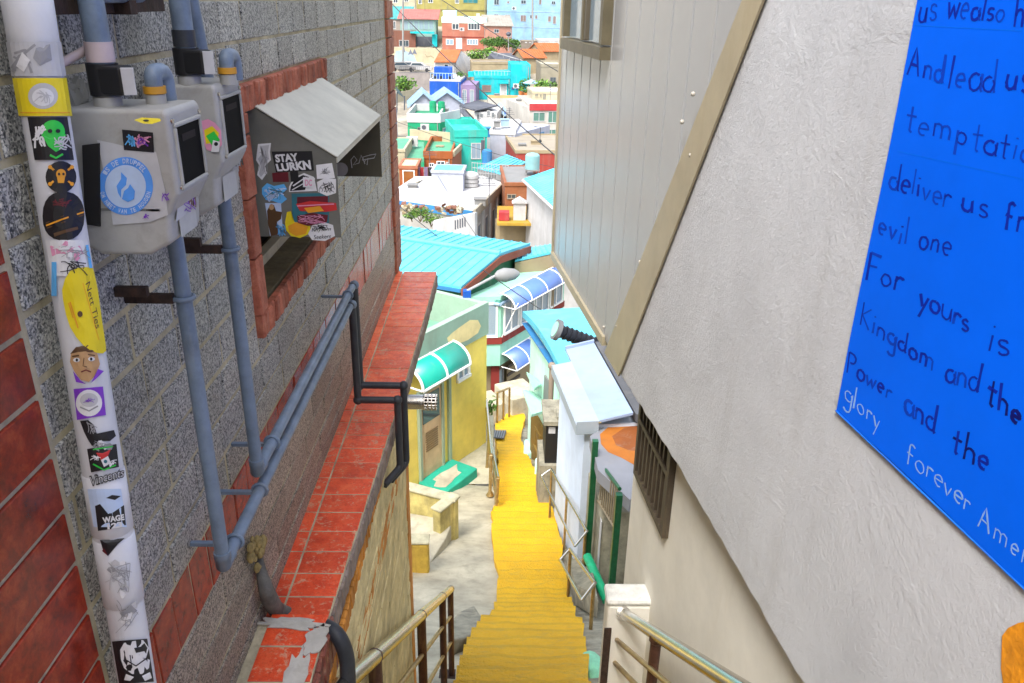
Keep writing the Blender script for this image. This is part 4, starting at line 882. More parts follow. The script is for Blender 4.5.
M_INK = plain('blue_ink', (0.004, 0.02, 0.36), 0.7, 0, 0.1); M_INKF = plain('faded_blue_ink', (0.003, 0.05, 0.52), 0.7, 0, 0.1); M_INKD = plain('dark_ink', (0.004, 0.008, 0.16), 0.7, 0, 0.1); M_INKW = plain('pale_pen', (0.26, 0.46, 0.85), 0.7, 0, 0.1)
def pen(D, word, a, b, xh, w, m, m2=None, sl=-0.16):
    tot = sum(PEN[c][0]+0.14 for c in word)-0.14; x = 0.0
    ang = math.atan2(b[1]-a[1], b[0]-a[0])
    for k, c in enumerate(word):
        wd, strokes = PEN[c]; dy = jit(0.12); ks = 1+jit(0.13); rt = jit(0.10)
        for st in strokes:
            pts = []
            for (u, v) in st:
                u, v = u*ks+rt*v*0.35+jit(0.025), v*ks+jit(0.025); f = (x+u)/tot; bx = a[0]+(b[0]-a[0])*f; by = a[1]+(b[1]-a[1])*f
                yy = (v+dy)*xh; pts.append((bx-sl*yy*1.0, by-yy))
            # smooth short segments
            fine = []
            for p, q in zip(pts, pts[1:]):
                for t in (0, .33, .66): fine.append((p[0]+(q[0]-p[0])*t, p[1]+(q[1]-p[1])*t))
            fine.append(pts[-1])
            D.stroke(fine, w*1.0*random.uniform(0.75, 1.25), (m2 if m2 and random.random() < 0.45 else m), False)
        x += wd+0.14
for wd, a, b, xh, w, m, m2 in (
    ('us', (921, 20), (939, 22), 17, 2.2, M_INKF, M_INK), ('we', (949, 19), (970, 20), 16, 2.0, M_INKF, M_INK), ('also', (973, 20), (1007, 20), 13, 2.2, M_INK, M_INKF), ('h', (1016, 26), (1026, 26), 17, 2.2, M_INK, None),
    ('And', (910, 76), (946, 82), 15, 2.3, M_INK, M_INKF), ('lead', (950, 86), (998, 91), 17, 2.0, M_INKF, M_INK), ('us', (1008, 89), (1034, 92), 17, 2.4, M_INK, None),
    ('temptation', (907, 130), (1052, 170), 15, 2.0, M_INK, M_INKF),
    ('deliver', (891, 187), (952, 208), 13, 2.0, M_INK, M_INKF), ('us', (964, 209), (992, 219), 14, 2.2, M_INK, M_INKF), ('from', (1007, 228), (1060, 250), 15, 2.4, M_INK, None),
    ('evil', (880, 232), (910, 246), 13, 2.0, M_INKF, M_INK), ('one', (921, 248), (954, 258), 14, 2.0, M_INKF, M_INK),
    ('For', (868, 279), (904, 292), 13, 2.4, M_INK, M_INKF), ('yours', (921, 304), (972, 334), 12, 2.2, M_INK, M_INKF), ('is', (990, 350), (1013, 357), 16, 2.2, M_INK, None),
    ('Kingdom', (862, 324), (936, 372), 11, 2.0, M_INKF, M_INK), ('and', (948, 379), (980, 392), 13, 2.2, M_INK, M_INKF), ('the', (989, 402), (1024, 428), 14, 3.0, M_INKD, M_INK),
    ('Power', (848, 372), (894, 400), 10, 1.8, M_INKF, M_INK), ('and', (907, 410), (937, 434), 13, 2.2, M_INK, M_INKF), ('the', (954, 451), (991, 474), 14, 2.8, M_INKD, M_INK),
    ('glory', (846, 398), (882, 432), 10, 1.3, M_INKW, None), ('forever', (909, 461), (972, 514), 11, 1.3, M_INKW, None), ('Amen', (981, 527), (1034, 567), 12, 1.3, M_INKW, None)):
    Dp = Decal(onB, 0.0009, 0.0002); pen(Dp, wd, a, b, xh, w, m, m2); Dp.build('handwritten_word', bo)
mb = MB(); mb.obox(RP3(s0+0.002, zb0_-0.003, 0.001), RD*-1.5, (0, 0, 0.0028), RN*0.0055); mb.build('bottom_hem', paint('blue_vinyl_light', (0.01, 0.20, 0.9), 0.6, 0.1), bn)

# ================================================================ GROUND, STAIRS, CONCRETE
def tagk(o): o['kind'] = 'structure'; return o
mb = MB(); xs = [-700, -300, -120, -60, -30, -14, -6, -1.2, 1.8, 7, 14, 30, 60, 120, 300, 700]
ys = [-30, 0, 3, 6, 8.75, 11, 14, 18, 22, 27, 33, 40, 50, 60, 72, 85, 100, 115, 128, 140, 149, 158, 165, 172, 181, 190, 210, 230, 280, 330, 600]
vs = [(x, y, zt(y)-0.25+(0.4*math.sin(x*0.21+y*0.13) if y > 30 else 0)) for y in ys for x in xs]; nx = len(xs)
mb.add(vs, [(j*nx+i, j*nx+i+1, (j+1)*nx+i+1, (j+1)*nx+i) for j in range(len(ys)-1) for i in range(nx-1)], 0, True)
tagk(mb.build('ground', paint('dusty_ground', (0.30, 0.27, 0.21), 0.9, 0.3, 0.35, 0.6, (0.14, 0.15, 0.08), 0.3, bscale=3, streak=False)))
# yellow stair: treads between two painted edges read off the flight
EL = [(700, 446), (683, 456), (657, 460), (634, 477), (615, 494), (575, 499), (545, 491), (520, 491), (487, 498), (453, 498), (425, 495), (417, 506)]
ER = [(700, 590), (657, 585), (634, 583), (606, 570), (575, 565), (526, 558), (500, 550), (482, 541), (457, 528), (438, 520), (417, 525)]
def edgeY(E): return sorted([(gnd(x, y).y, gnd(x, y).x) for y, x in E])
eL, eR = edgeY(EL), edgeY(ER)
def interp(E, Y):
    if Y <= E[0][0]: return E[0][1]
    for (a, xa), (b, xb) in zip(E, E[1:]):
        if Y <= b: return xa+(xb-xa)*(Y-a)/max(b-a, 1e-6)
    return E[-1][1]
def steps(Y): # run of each step
    return 0.38 if Y < 8.7 else 0.36
m, nt, b = newmat('yellow_stair_paint'); setup(b, 0.55, 0, 0.4); co = coords(nt)
c = ramp(nt, noise(nt, co, 3.2, 6, 0.7), [(0.3, (0.78, 0.43, 0.003)), (0.7, (0.90, 0.53, 0.008))])
geo = N(nt, 'ShaderNodeAttribute', attribute_name='tint'); c = mixc(nt, 1.0, c, geo.outputs['Color'], 'MULTIPLY')
wear = noise(nt, coords(nt, (1, 3.5, 3)), 6, 8, 0.75, 0.3)
c = mixc(nt, ramp(nt, wear, [(0.51, (0, 0, 0)), (0.66, (0.6, 0.6, 0.6))]), c, (0.58, 0.38, 0.06)); nt.links.new(c, b.inputs['Base Color'])
bump(nt, b, noise(nt, co, 32, 6, 0.7), 1.0, 0.05); M_YSTAIR = m
M_YSTAIR['t'] = 1
mb = MB(); Y = 2.6; rs = random.Random(21); nose = []; prevw = (0, 0)
while Y < 24.5:
    run = steps(Y); y2 = Y+run; z = zg(Y)+0.0; znext = zg(y2); k = 6
    tn = 1+rs.uniform(-0.05, 0.04)
    top = []; 
    cols = 7
    back = [(interp(eL, Y)+(interp(eR, Y)-interp(eL, Y))*i/cols, Y) for i in range(cols+1)]
    nj = [rs.uniform(-0.018, 0.018) for _ in range(cols+1)]
    frontx = [interp(eL, y2)+(interp(eR, y2)-interp(eL, y2))*i/cols for i in range(cols+1)]
    back[0] = (back[0][0]+prevw[0], Y); back[-1] = (back[-1][0]+prevw[1], Y)
    zz = zg(Y+run*0.4)
    fr = [(frontx[i], y2+nj[i]) for i in range(cols+1)]
    w0_ = 0.02*math.sin(5.3*y2)+rs.uniform(-.03, .03); w1_ = 0.015*math.sin(4.1*y2)+rs.uniform(-.02, .02)
    fr[0] = (frontx[0]+w0_, fr[0][1]); fr[-1] = (frontx[-1]+w1_, fr[-1][1])
    prevw = (w0_, w1_)
    for i in range(cols):
        tt = (tn*1.0,)*3
        p = [(back[i][0], Y-0.04, zz), (back[i+1][0], Y-0.04, zz), (fr[i+1][0], fr[i+1][1]-0.035, zz-0.012), (fr[i][0], fr[i][1]-0.035, zz-0.012)]
        mb.add(p, [(0, 1, 2, 3)], 0, False, tt)
        e = [p[3], p[2], (fr[i+1][0], fr[i+1][1], zz-0.016), (fr[i][0], fr[i][1], zz-0.016)]
        mb.add(e, [(0, 1, 2, 3)], 0, False, tuple(x*0.88 for x in tt))
        f = [e[3], e[2], (fr[i+1][0], fr[i+1][1]+0.01, zz-0.5), (fr[i][0], fr[i][1]+0.01, zz-0.5)]
        mb.add(f, [(0, 1, 2, 3)], 0, False, tt)
    for side in (0, -1):
        a, c2 = back[side], fr[side]
        mb.add([(a[0], Y-0.04, zz), (c2[0], c2[1], zz-0.03), (c2[0], c2[1], zz-0.5), (a[0], Y-0.04, zz-0.5)], [(0, 1, 2, 3)], 0, False, (0.9, 0.85, 0.9))
    Y = y2
st = tagk(mb.build('stairs', [M_YSTAIR, paint('worn_step_nose', (0.46, 0.33, 0.08), 0.8, 0.3, 9, 0.7, (0.24, 0.20, 0.11), 0.4, streak=False)])) 
if 'tint' not in st.data.color_attributes: raise RuntimeError('tint')
# concrete either side of the yellow steps
def slab(name, xl, xr, y0, y1, off, mat, nx=14, ny=60, amp=0.05, f=zg, seed=1):
    r = random.Random(seed); vs = []
    for j in range(ny+1):
        Y = y0+(y1-y0)*j/ny; a, b_ = xl(Y), xr(Y)
        for i in range(nx+1):
            t = i/nx; vs.append((a+(b_-a)*t, Y, f(Y)+off+amp*(math.sin(3.1*Y+4*t*3+seed)*0.5+r.uniform(-.3, .3))*(0.4 if i == nx else 1)))
    m_ = MB(); m_.add(vs, [(j*(nx+1)+i, j*(nx+1)+i+1, (j+1)*(nx+1)+i+1, (j+1)*(nx+1)+i) for j in range(ny) for i in range(nx)], 0, True)
    return tagk(m_.build(name, mat))
def zleft(Y): return zg(Y) if Y < 15 else max(zg(Y), -9.73-0.02*(Y-15))
slab('concrete_slope', lambda Y: -3.2, lambda Y: interp(eL, Y)+0.35, 2.2, 15.0, -0.11, M_CONC, f=zg, seed=3)
slab('concrete_landing', lambda Y: -4, lambda Y: interp(eL, Y)-0.12, 15.0, 18.3, -0.06, M_CONC, 10, 20, 0.02, zleft, 5)
mb = MB(); 
for j in range(12):
    a, b_ = 15+3.3*j/12, 15+3.3*(j+1)/12
    mb.add([(interp(eL, a)-0.12, a, zleft(a)-0.06), (interp(eL, b_)-0.12, b_, zleft(b_)-0.06), (interp(eL, b_)-0.10, b_, zg(b_)-0.5), (interp(eL, a)-0.10, a, zg(a)-0.5)], [(0, 1, 2, 3)])
tagk(mb.build('landing_edge', M_CONCD))
slab('concrete_verge', lambda Y: interp(eR, Y)-0.35, lambda Y: interp(eR, Y)+3.0, 2.2, 22, -0.10, M_CONCD, f=zg, seed=9)
# broken concrete block beside the lowest visible steps
def rock(name, pts, hgt, mat, label, cat, seed=1):
    r = random.Random(seed); m_ = MB(); n = len(pts); top = [Vector(p)+Vector((0, 0, hgt*r.uniform(0.75, 1.15))) for p in pts]; c = sum(top, Vector())/n+Vector((0, 0, 0.02))
    base = [Vector(p)+Vector((0, 0, -0.4)) for p in pts]
    inner = [c+(t-c)*0.62+Vector((jit(.03), jit(.03), jit(.03))) for t in top]
    vs = base+top+inner+[c]; fs = []
    for i in range(n):
        j = (i+1) % n; fs += [(i, j, n+j, n+i), (n+i, n+j, 2*n+j, 2*n+i), (2*n+i, 2*n+j, 3*n)]
    m_.add(vs, fs); o = m_.build(name, mat, None, bevel=0.02); return tag(o, label, cat)
rock('concrete_block', [gnd(x, y, -0.05) for x, y in ((459, 620), (474, 612), (483, 628), (486, 640), (470, 645), (452, 650), (450, 634))], 0.14, M_CONCD, 'broken grey concrete lump beside the left edge of the lowest yellow steps', 'concrete block', 4)

# ---------------------------------------------------------------- handrails
def post(m_, p, L, r=0.02, mi=0): m_.cyl(p, p+Vector((0, 0, -L)), r, 12, mi)
P1, P2 = ray(345, 683)*2.2, ray(451, 589)*6.2
hr = thing('handrail', 'stainless handrail with brown posts at the lower left of the steps', 'handrail', P2+Vector((0, 0, -0.8)))
d_ = (P2-P1); mb = MB(); mb.tube([P1-d_*0.35, P2], 0.027, 18); mb.ball(P2, 0.028, 12); mb.build('top_rail', M_CHROME, hr)
def rp(t): return P1+d_*t
for t in (0.985, 0.80, 0.475, 0.12):
    p = rp(t); mb = MB(); g = zg(p.y)-0.1; mb.cyl(p, (p.x, p.y, g), 0.024, 14); mb.ball(p+Vector((0, 0, 0.0)), 0.03, 10); mb.build('post', M_BROWNP, hr)
for dz in (0.26, 0.52):
    mb = MB(); mb.cyl(rp(-0.2)-Vector((0, 0, dz)), rp(0.985)-Vector((0, 0, dz)), 0.012, 10); mb.build('lower_rail', M_BRASS, hr)
mb = MB(); p = rp(0.985); mb.obox((p.x-0.10, p.y-0.05, zg(p.y)-0.09), (0.13, 0, 0), (0, 0.1, 0), (0, 0, 0.02)); mb.build('foot_plate', M_RUST, hr)
# right: pillar and rail
pp = ray(622, 598)*3.9
pl = thing('rail_pillar', 'short white-capped plaster pillar at the foot of the cream wall', 'pillar', (pp.x, pp.y, -4))
mb = MB(); x0, y0 = onZ(608, 606, pp.z).x, onZ(620, 606, pp.z).y; mb.box((x0, y0, -5.0), (LP(-0.2, 0).x+0.1, y0+0.11, pp.z)); mb.build('shaft', M_PLASL, pl, bevel=0.015)
mb = MB(); mb.box((x0-0.008, y0-0.008, pp.z+0.002), (LP(-0.2, 0).x+0.1, y0+0.12, pp.z+0.04)); mb.build('cap', paint('whitewash', (0.68, 0.68, 0.64), 0.8, 0.15, 12, 0.4), pl, bevel=0.015)
R1 = onY(623, 613, y0-0.005); R2 = ray(742, 689)*2.12
hr2 = thing('handrail', 'stainless handrail running up from the white-capped pillar along the cream wall', 'handrail', R1+Vector((0, 0, -0.9)))
mb = MB(); mb.tube([R1, R2+(R2-R1)*0.3], 0.026, 18); mb.cyl(R1, R1+(R2-R1).normalized()*0.02, 0.034, 16); mb.build('top_rail', M_CHROME, hr2)
for dz in (0.17, 0.33):
    a = onY(617, 640, y0-0.005) if dz < .2 else onY(615, 663, y0-0.005); o = R1-a
    mb = MB(); mb.cyl(a, R2-o+(R2-R1)*0.3, 0.012, 10); mb.build('lower_rail', M_BRASS, hr2)
mb = MB(); p = R1+(R2-R1)*0.42; mb.cyl(p, p+Vector((0, 0, -1.0)), 0.022, 12); mb.ball(p-Vector((0, 0, 0.02)), 0.03, 10); mb.build('post', M_BROWNP, hr2)
mb = MB(); mb.obox((x0-0.01, y0-0.012, pp.z-0.75), (0.035, 0, 0), (0, 0.008, 0), (0, 0, 0.62)); mb.build('rust_stain_plate', M_RUST, pl)
q = gnd(592, 676, -0.1); mb = MB(); mb.ball(q+Vector((0, 0, -0.02)), 0.16, 16, 0, (0.8, 1.6, 1.0)); o = mb.build('kerb_stone', paint('mint_kerb_paint', (0.22, 0.58, 0.36), 0.6, 0.2, 8, 0.3), None); tag(o, 'rounded mint-painted kerb stone at the foot of the white-capped pillar', 'kerb stone')
# small rails further down on the right of the steps
def frame_rail(label, T, B, posts, r=0.022, name='handrail'):
    t = thing(name, label, 'handrail', T[-1]-Vector((0, 0, 0.8)))
    mb = MB(); mb.tube([T[0], T[1]], r, 12); mb.build('top_rail', M_CHROME, t)
    mb = MB(); mb.tube([B[0], B[1]], r*0.85, 12); mb.build('lower_rail', M_CHROME, t)
    for a in posts:
        mb = MB(); p = T[0]+(T[1]-T[0])*a; mb.cyl(p, (p.x, p.y, zg(p.y)-0.2), r, 10); mb.build('post', M_BRASS, t)
    mb = MB(); mb.cyl(T[1], B[1], r*0.8, 10); mb.build('end_bar', M_CHROME, t); mb = MB(); mb.cyl(T[0], B[0], r*0.8, 10); mb.build('end_bar', M_CHROME, t)
    return t
d1, d2 = 14.6, 11.4
frame_rail('upper silver rail frame outside the white shed, right of the steps', (ray(551, 469)*d1, ray(587, 531)*d2), (ray(541, 476)*d1, ray(575, 546)*d2), (0.02, 0.5, 0.97))
d1, d2 = 10.9, 8.6
frame_rail('lower silver rail frame right of the steps by the green gate', (ray(570, 549)*d1, ray(595, 583)*d2), (ray(560, 560)*d1, ray(582, 600)*d2), (0.03, 0.97))
mb = MB(); a = gnd(575, 606, -0.1); b_ = gnd(597, 620, -0.1); c_ = gnd(590, 575, -0.1); d4 = gnd(566, 575, -0.1); mb.prism([a, b_, c_, d4], (0, 0, 0.32)); o = mb.build('concrete_footing', M_CONCD, None, bevel=0.03); tag(o, 'weathered concrete footing under the lower silver rail frame', 'concrete footing')
# left edge of the lower path: tall brass rail posts and frame
t = thing('handrail', 'thin brass rail with flared feet on the left edge of the lower steps', 'handrail', gnd(498, 540))
def gp(px, py, off=-0.05): return gnd(px, py, off)
f1 = gp(491, 446, 0.35); f2 = gp(487, 470, 0.1); f3 = gp(490, 495); f4 = gp(496, 510)
tops = [(486, 400), (489, 432), (491, 455), (498, 478)]
for (px, py), f in zip(tops, (f1, f2, f3, f4)):
    p = onY(px, py, f.y); mb = MB(); mb.tube([p, f+Vector((0, 0, 0.1)), f], [0.035, 0.035, 0.085], 10); mb.build('post', M_BRASS, t)
tp = [onY(px, py, f.y) for (px, py), f in zip(tops, (f1, f2, f3, f4))]
mb = MB(); mb.tube([tp[0], tp[1], tp[2]], 0.04, 10); mb.tube([tp[1], tp[3]], 0.035, 10); mb.build('top_rail', M_CHROME, t)
mb = MB(); mb.tube([tp[1]-Vector((0, 0, .35)), tp[3]-Vector((0, 0, .3))], 0.025, 8); mb.tube([tp[2]-Vector((0, 0, .4)), tp[3]-Vector((0, 0, .55))], 0.025, 8); mb.build('lower_rail', M_BRASS, t)
# drain grate
a = [gnd(x, y, 0.10) for x, y in ((490, 430.5), (506.5, 431), (504, 439), (488.5, 438))]
g = thing('drain_grate', 'grey steel drain grate set into the yellow steps far down', 'drain grate', a[0])
mb = MB(); mb.prism(a, (0, 0, 0.015)); mb.build('plate', plain('grate_dark', (0.08, 0.085, 0.09), 0.6), g)
mb = MB()
for k in range(7):
    t_ = (k+0.2)/7; u = a[0]+(a[1]-a[0])*t_; v = a[3]+(a[2]-a[3])*t_; mb.obox(u+Vector((0, 0, .02)), v-u, (a[1]-a[0])*0.06, (0, 0, .02))
mb.build('bars', plain('grate_grey', (0.22, 0.23, 0.24), 0.5), g)
# planter walls on the left
pw = thing('planter_wall', 'low mossy yellow-and-grey concrete planter wall left of the steps', 'low wall', gnd(455, 545))
M_PWALL = paint('mossy_yellow_wall', (0.48, 0.40, 0.14), 0.8, 0.3, 3, 0.75, (0.17, 0.16, 0.09), 0.5, bscale=20)
M_PCAP = paint('mossy_cap', (0.40, 0.37, 0.24), 0.85, 0.2, 5, 0.5, (0.2, 0.2, 0.12), 0.4)
c0 = gnd(459, 537, -0.1); H = 0.0
zc_ = onY(457, 498, c0.y).z
far = Vector((onZ(408, 481, zc_).x-0.6, onZ(408, 481, zc_).y+0.15, zc_)); cor = Vector((c0.x, c0.y, zc_)); near = onZ(440, 513, zc_)
def wallseg(m_, a, b, th, z0, side=1):
    u = (b-a); u.z = 0; n_ = Vector((-u.y, u.x, 0)).normalized()*th*side
    m_.prism([Vector((a.x, a.y, z0)), Vector((b.x, b.y, z0)), Vector((b.x, b.y, a.z)), Vector((a.x, a.y, a.z))], n_)
th = 0.16
mb = MB(); wallseg(mb, far, cor, th, zc_-2.0, -1); wallseg(mb, cor, near, th, zc_-2.0, -1); mb.build('wall', M_PWALL, pw, bevel=0.02)
mb = MB(); up_ = Vector((0, 0, 0.05))
for a, b_ in ((far, cor), (cor, near)):
    u = (b_-a).normalized(); n_ = Vector((-u.y, u.x, 0))*-1; kk_ = 0.003 if a is far else 0.007; mb.obox(a-n_*0.03-u*0.02+Vector((0, 0, kk_)), b_-a+u*0.04, n_*(th+0.06), up_)
mb.build('cap', M_PCAP, pw, bevel=0.02)
cz = zc_-0.42
k1 = onZ(446, 538, cz); k2 = onZ(428, 566, cz)
mb = MB(); mb.prism([k1, k2, k2+Vector((-2.4, 0.5, 0)), far+Vector((-0.5, -0.2, cz-zc_)), Vector((cor.x-0.1, cor.y-0.05, cz))], (0, 0, -1.4)); mb.build('floor', M_CONC, pw, bevel=0.02)
e = thing('gate_post', 'stained yellow concrete stub wall beside the stone plinth corner', 'low wall', gnd(420, 600))
s1_ = onY(428, 545, k2.y-0.35); mb = MB(); mb.box((s1_.x-1.6, s1_.y, s1_.z-1.6), (s1_.x, s1_.y+0.22, s1_.z)); mb.build('stub', paint('stained_yellow_stub', (0.50, 0.33, 0.05), 0.8, 0.3, 3, 0.8, (0.22, 0.10, 0.03), 0.5), e, bevel=0.03)
mb = MB(); mb.box((s1_.x-1.62, s1_.y-0.01, s1_.z+0.002), (s1_.x+0.012, s1_.y+0.235, s1_.z+0.04)); mb.build('cap', M_PCAP, e, bevel=0.015)

# ================================================================ HOUSES: builders
Z3 = Vector((0, 0, 1))
class Face:
    """a vertical wall face: p lower-left origin at height 0, u along, n outward"""
    def __init__(s, p, u, n): s.p = Vector((p[0], p[1], 0)); s.u = Vector(u).normalized(); s.n = Vector(n).normalized()
    def px(s, x, y):
        q = onplane(x, y, s.p, s.n); return (q-s.p).dot(s.u), q.z
    def P(s, a, z, h=0.0): return s.p+s.u*a+Z3*z+s.n*h
    def box(s, m, a0, a1, z0, z1, h0, h1, mi=0): m.obox(s.P(a0, z0, h0), s.u*(a1-a0), Z3*(z1-z0), s.n*(h1-h0), mi)
    def rect(s, r):
        a0, z1 = s.px(r[0], r[1]); a1, z0 = s.px(r[2], r[3])
        m1, _ = s.px((r[0]+r[2])/2, (r[1]+r[3])/2)
        return min(a0, a1), max(a0, a1), min(z0, z1), max(z0, z1)
WINS = 0
def window(face, parent, r, fr=None, gl=None, mull=1, name='window', ft=None, deep=0.04, bars=0, label=None):
    """r: pixel box (x0, y0, x1, y1) or ('m', a0, a1, z0, z1)"""
    a0, a1, z0, z1 = r[1:] if r[0] == 'm' else face.rect(r)
    fr = fr or M_WFR; gl = gl or M_GLASS
    w, h_ = a1-a0, z1-z0; t = ft if ft else min(0.07, 0.16*min(w, h_))
    m_ = MB(); face.box(m_, a0, a1, z0, z0+t, 0.0, deep+0.03); face.box(m_, a0, a1, z1-t, z1, 0.0, deep); face.box(m_, a0, a0+t, z0+t, z1-t, 0, deep); face.box(m_, a1-t, a1, z0+t, z1-t, 0, deep)
    for k in range(1, mull+1):
        c = a0+w*k/(mull+1); face.box(m_, c-t*0.4, c+t*0.4, z0+t, z1-t, 0.0, deep*0.9)
    for k in range(bars):
        c = a0+t+(w-2*t)*(k+1)/(bars+1); face.box(m_, c-0.012, c+0.012, z0+t, z1-t, deep+0.001, deep+0.025)
    o = m_.build(name, fr, parent)
    m_ = MB(); face.box(m_, a0+t, a1-t, z0+t, z1-t, 0.002, 0.012); m_.build('pane', gl, o)
    if label: o['label'] = label
    return o
def door(face, parent, r, mat, fr=None, name='door'):
    a0, a1, z0, z1 = r[1:] if r[0] == 'm' else face.rect(r)
    m_ = MB(); t = 0.07; face.box(m_, a0, a0+t, z0, z1, 0, 0.07); face.box(m_, a1-t, a1, z0, z1, 0, 0.07); face.box(m_, a0+t, a1-t, z1-t, z1, 0, 0.07)
    o = m_.build('door_frame', fr or M_WFR, parent)
    m_ = MB(); face.box(m_, a0+t, a1-t, z0, z1-t, 0.002, 0.03); face.box(m_, a0+t+0.1, a1-t-0.1, z0+0.15, z0+(z1-z0)*0.4, 0.031, 0.04); face.box(m_, a0+t+0.1, a1-t-0.1, z0+(z1-z0)*0.5, z1-t-0.12, 0.031, 0.04); d = m_.build('door', mat, o)
    return o
class House: pass
def house(name, label, cat, xl, xr, yt, D, dep, mat, yaw=0.0, zb=None, h=None, roof='flat', rmat=None, rim=0.35, rimmat=None, over=0.25, rise=1.0, group=None, trim=None, floor=None):
    """box house whose front top edge runs from pixel xl to xr at height yt, front left corner at distance D"""
    H = House(); FL = onY(xl, yt, D); u = Vector((math.cos(yaw), math.sin(yaw), 0)); v = Vector((-math.sin(yaw), math.cos(yaw), 0))
    q = onplane(xr, yt, FL, v); w = (q-FL).dot(u); zt_ = FL.z
    if h: zb = zt_-h
    if zb is None: zb = zt(D)-0.8
    H.u, H.v, H.w, H.dep, H.zt, H.zb, H.FL = u, v, w, dep, zt_, zb, FL
    B = Vector((FL.x, FL.y, 0)); H.B = B
    t = thing(name, label, cat, B+u*w/2+v*dep/2+Z3*zb, group); H.t = t
    H.front = Face(B, u, -v); H.left = Face(B+v*dep, -v, -u); H.right = Face(B+u*w, v, u)
    m_ = MB(); m_.obox(B+Z3*zb, u*w, v*dep, Z3*(zt_-zb-(0 if roof != 'flat' else 0.0))); H.wall = m_.build('wall', mat, t)
    rmat = rmat or M_CONC; m_ = MB(); o = over
    def P(a, b, z): return B+u*a+v*b+Z3*z
    if roof == 'flat':
        m2 = MB(); m2.obox(P(0.12, 0.12, zt_+0.004), u*(w-0.24), v*(dep-0.24), Z3*0.03); m2.build('roof', rmat, t)
        if rim:
            e = 0.06 if over > 0 else 0.0
            for (a0, b0, a1, b1) in ((-e, -e, w+e, 0.12), (-e, dep-0.12, w+e, dep+e), (-e, 0.121, 0.12, dep-0.121), (w-0.12, 0.121, w+e, dep-0.121)): m_.obox(P(a0, b0, zt_-(0.12 if e else -0.002)), u*(a1-a0), v*(b1-b0), Z3*(rim+(0.12 if e else 0)))
            m_.build('parapet', rimmat or mat, t)
    elif roof in ('gable_u', 'gable_v'):
        th = 0.09
        if roof == 'gable_u':
            for (b0, b1) in ((-o, dep/2), (dep+o, dep/2)):
                z0 = zt_-rise*o/(dep/2); m_.prism([P(-o, b0, z0), P(w+o, b0, z0), P(w+o, b1, zt_+rise), P(-o, b1, zt_+rise)], Z3*th)
                k = -o+0.2
                while k < w+o-0.1: m_.obox(P(k, b0, z0+th), P(k, b1, zt_+rise)-P(k, b0, z0), u*0.05, Z3*0.05); k += 0.45
            g = MB()
            for a in (0, w-0.1): g.prism([P(a, 0.02, zt_), P(a, dep-0.02, zt_), P(a, dep/2, zt_+rise-0.02)], u*0.1)
        else:
            for (a0, a1) in ((-o, w/2), (w+o, w/2)):
                z0 = zt_-rise*o/(w/2); m_.prism([P(a0, -o, z0), P(a0, dep+o, z0), P(a1, dep+o, zt_+rise), P(a1, -o, zt_+rise)], Z3*th)
                k = -o+0.1
                while k < dep+o-0.1: m_.obox(P(a0, k, z0+th), P(a1, k, zt_+rise)-P(a0, k, z0), v*0.05, Z3*0.05); k += 0.45
            g = MB()
            for b_ in (0, dep-0.1): g.prism([P(0.02, b_, zt_), P(w-0.02, b_, zt_), P(w/2, b_, zt_+rise-0.02)], v*0.1)
        m_.build('roof', rmat, t); g.build('gable', mat, t)
    elif roof == 'shed':
        m_.prism([P(-o, -o, zt_), P(w+o, -o, zt_), P(w+o, dep+o, zt_+rise), P(-o, dep+o, zt_+rise)], Z3*0.1)
        k = -o+0.1
        while k < w+o-0.05: m_.obox(P(k, -o, zt_+0.1), P(k, dep+o, zt_+rise)-P(k, -o, zt_), u*0.05, Z3*0.05); k += 0.5
        m_.build('roof', rmat, t)
    if zt_-zb > 2.4 and w > 2 and D > 50:               # rainwater pipe and a stained skirting on the larger houses
        m_ = MB(); m_.cyl(H.front.P(w-0.25, zb, 0.07), H.front.P(w-0.25, zt_-0.15, 0.07), 0.055, 6); m_.build('downpipe', C('pipe_grey', (0.45, 0.45, 0.43)), t)
    if floor:
        m_ = MB()
        for z in floor: H.front.box(m_, -0.04, w+0.04, z-0.08, z+0.08, 0.0, 0.05)
        m_.build('band', trim or rimmat or mat, t)
    return H
def wins(H, rects, side='front', **k):
    for r in rects: window(getattr(H, side), H.t, r, **k)
def leaf_mass(m_, c, r, n, size, rnd, mi=2):
    c = Vector(c)
    for _ in range(n):
        d = Vector((rnd.gauss(0, 1), rnd.gauss(0, 1), rnd.gauss(0, 1))).normalized()*(rnd.random()**0.4)
        p = c+Vector((d.x*r[0], d.y*r[1], d.z*r[2])); a = Vector((rnd.gauss(0, 1), rnd.gauss(0, 1), rnd.gauss(0, 1))).normalized(); b_ = a.orthogonal().normalized(); cc = a.cross(b_)
        s = size*rnd.uniform(0.6, 1.3); m_.add([p-b_*s-cc*s*0.4, p+b_*s*0.2-cc*s*0.6, p+b_*s, p+b_*s*0.1+cc*s*0.6], [(0, 1, 2, 3)], rnd.randrange(mi))
M_LEAF = [paint('leaf_dark', (0.045, 0.11, 0.02), 0.6, 0.3, 3, 0), paint('leaf_mid', (0.09, 0.20, 0.03), 0.6, 0.3, 3, 0), paint('leaf_bright', (0.17, 0.32, 0.04), 0.6, 0.3, 3, 0)]
M_STEM = paint('bark', (0.12, 0.08, 0.05), 0.9)
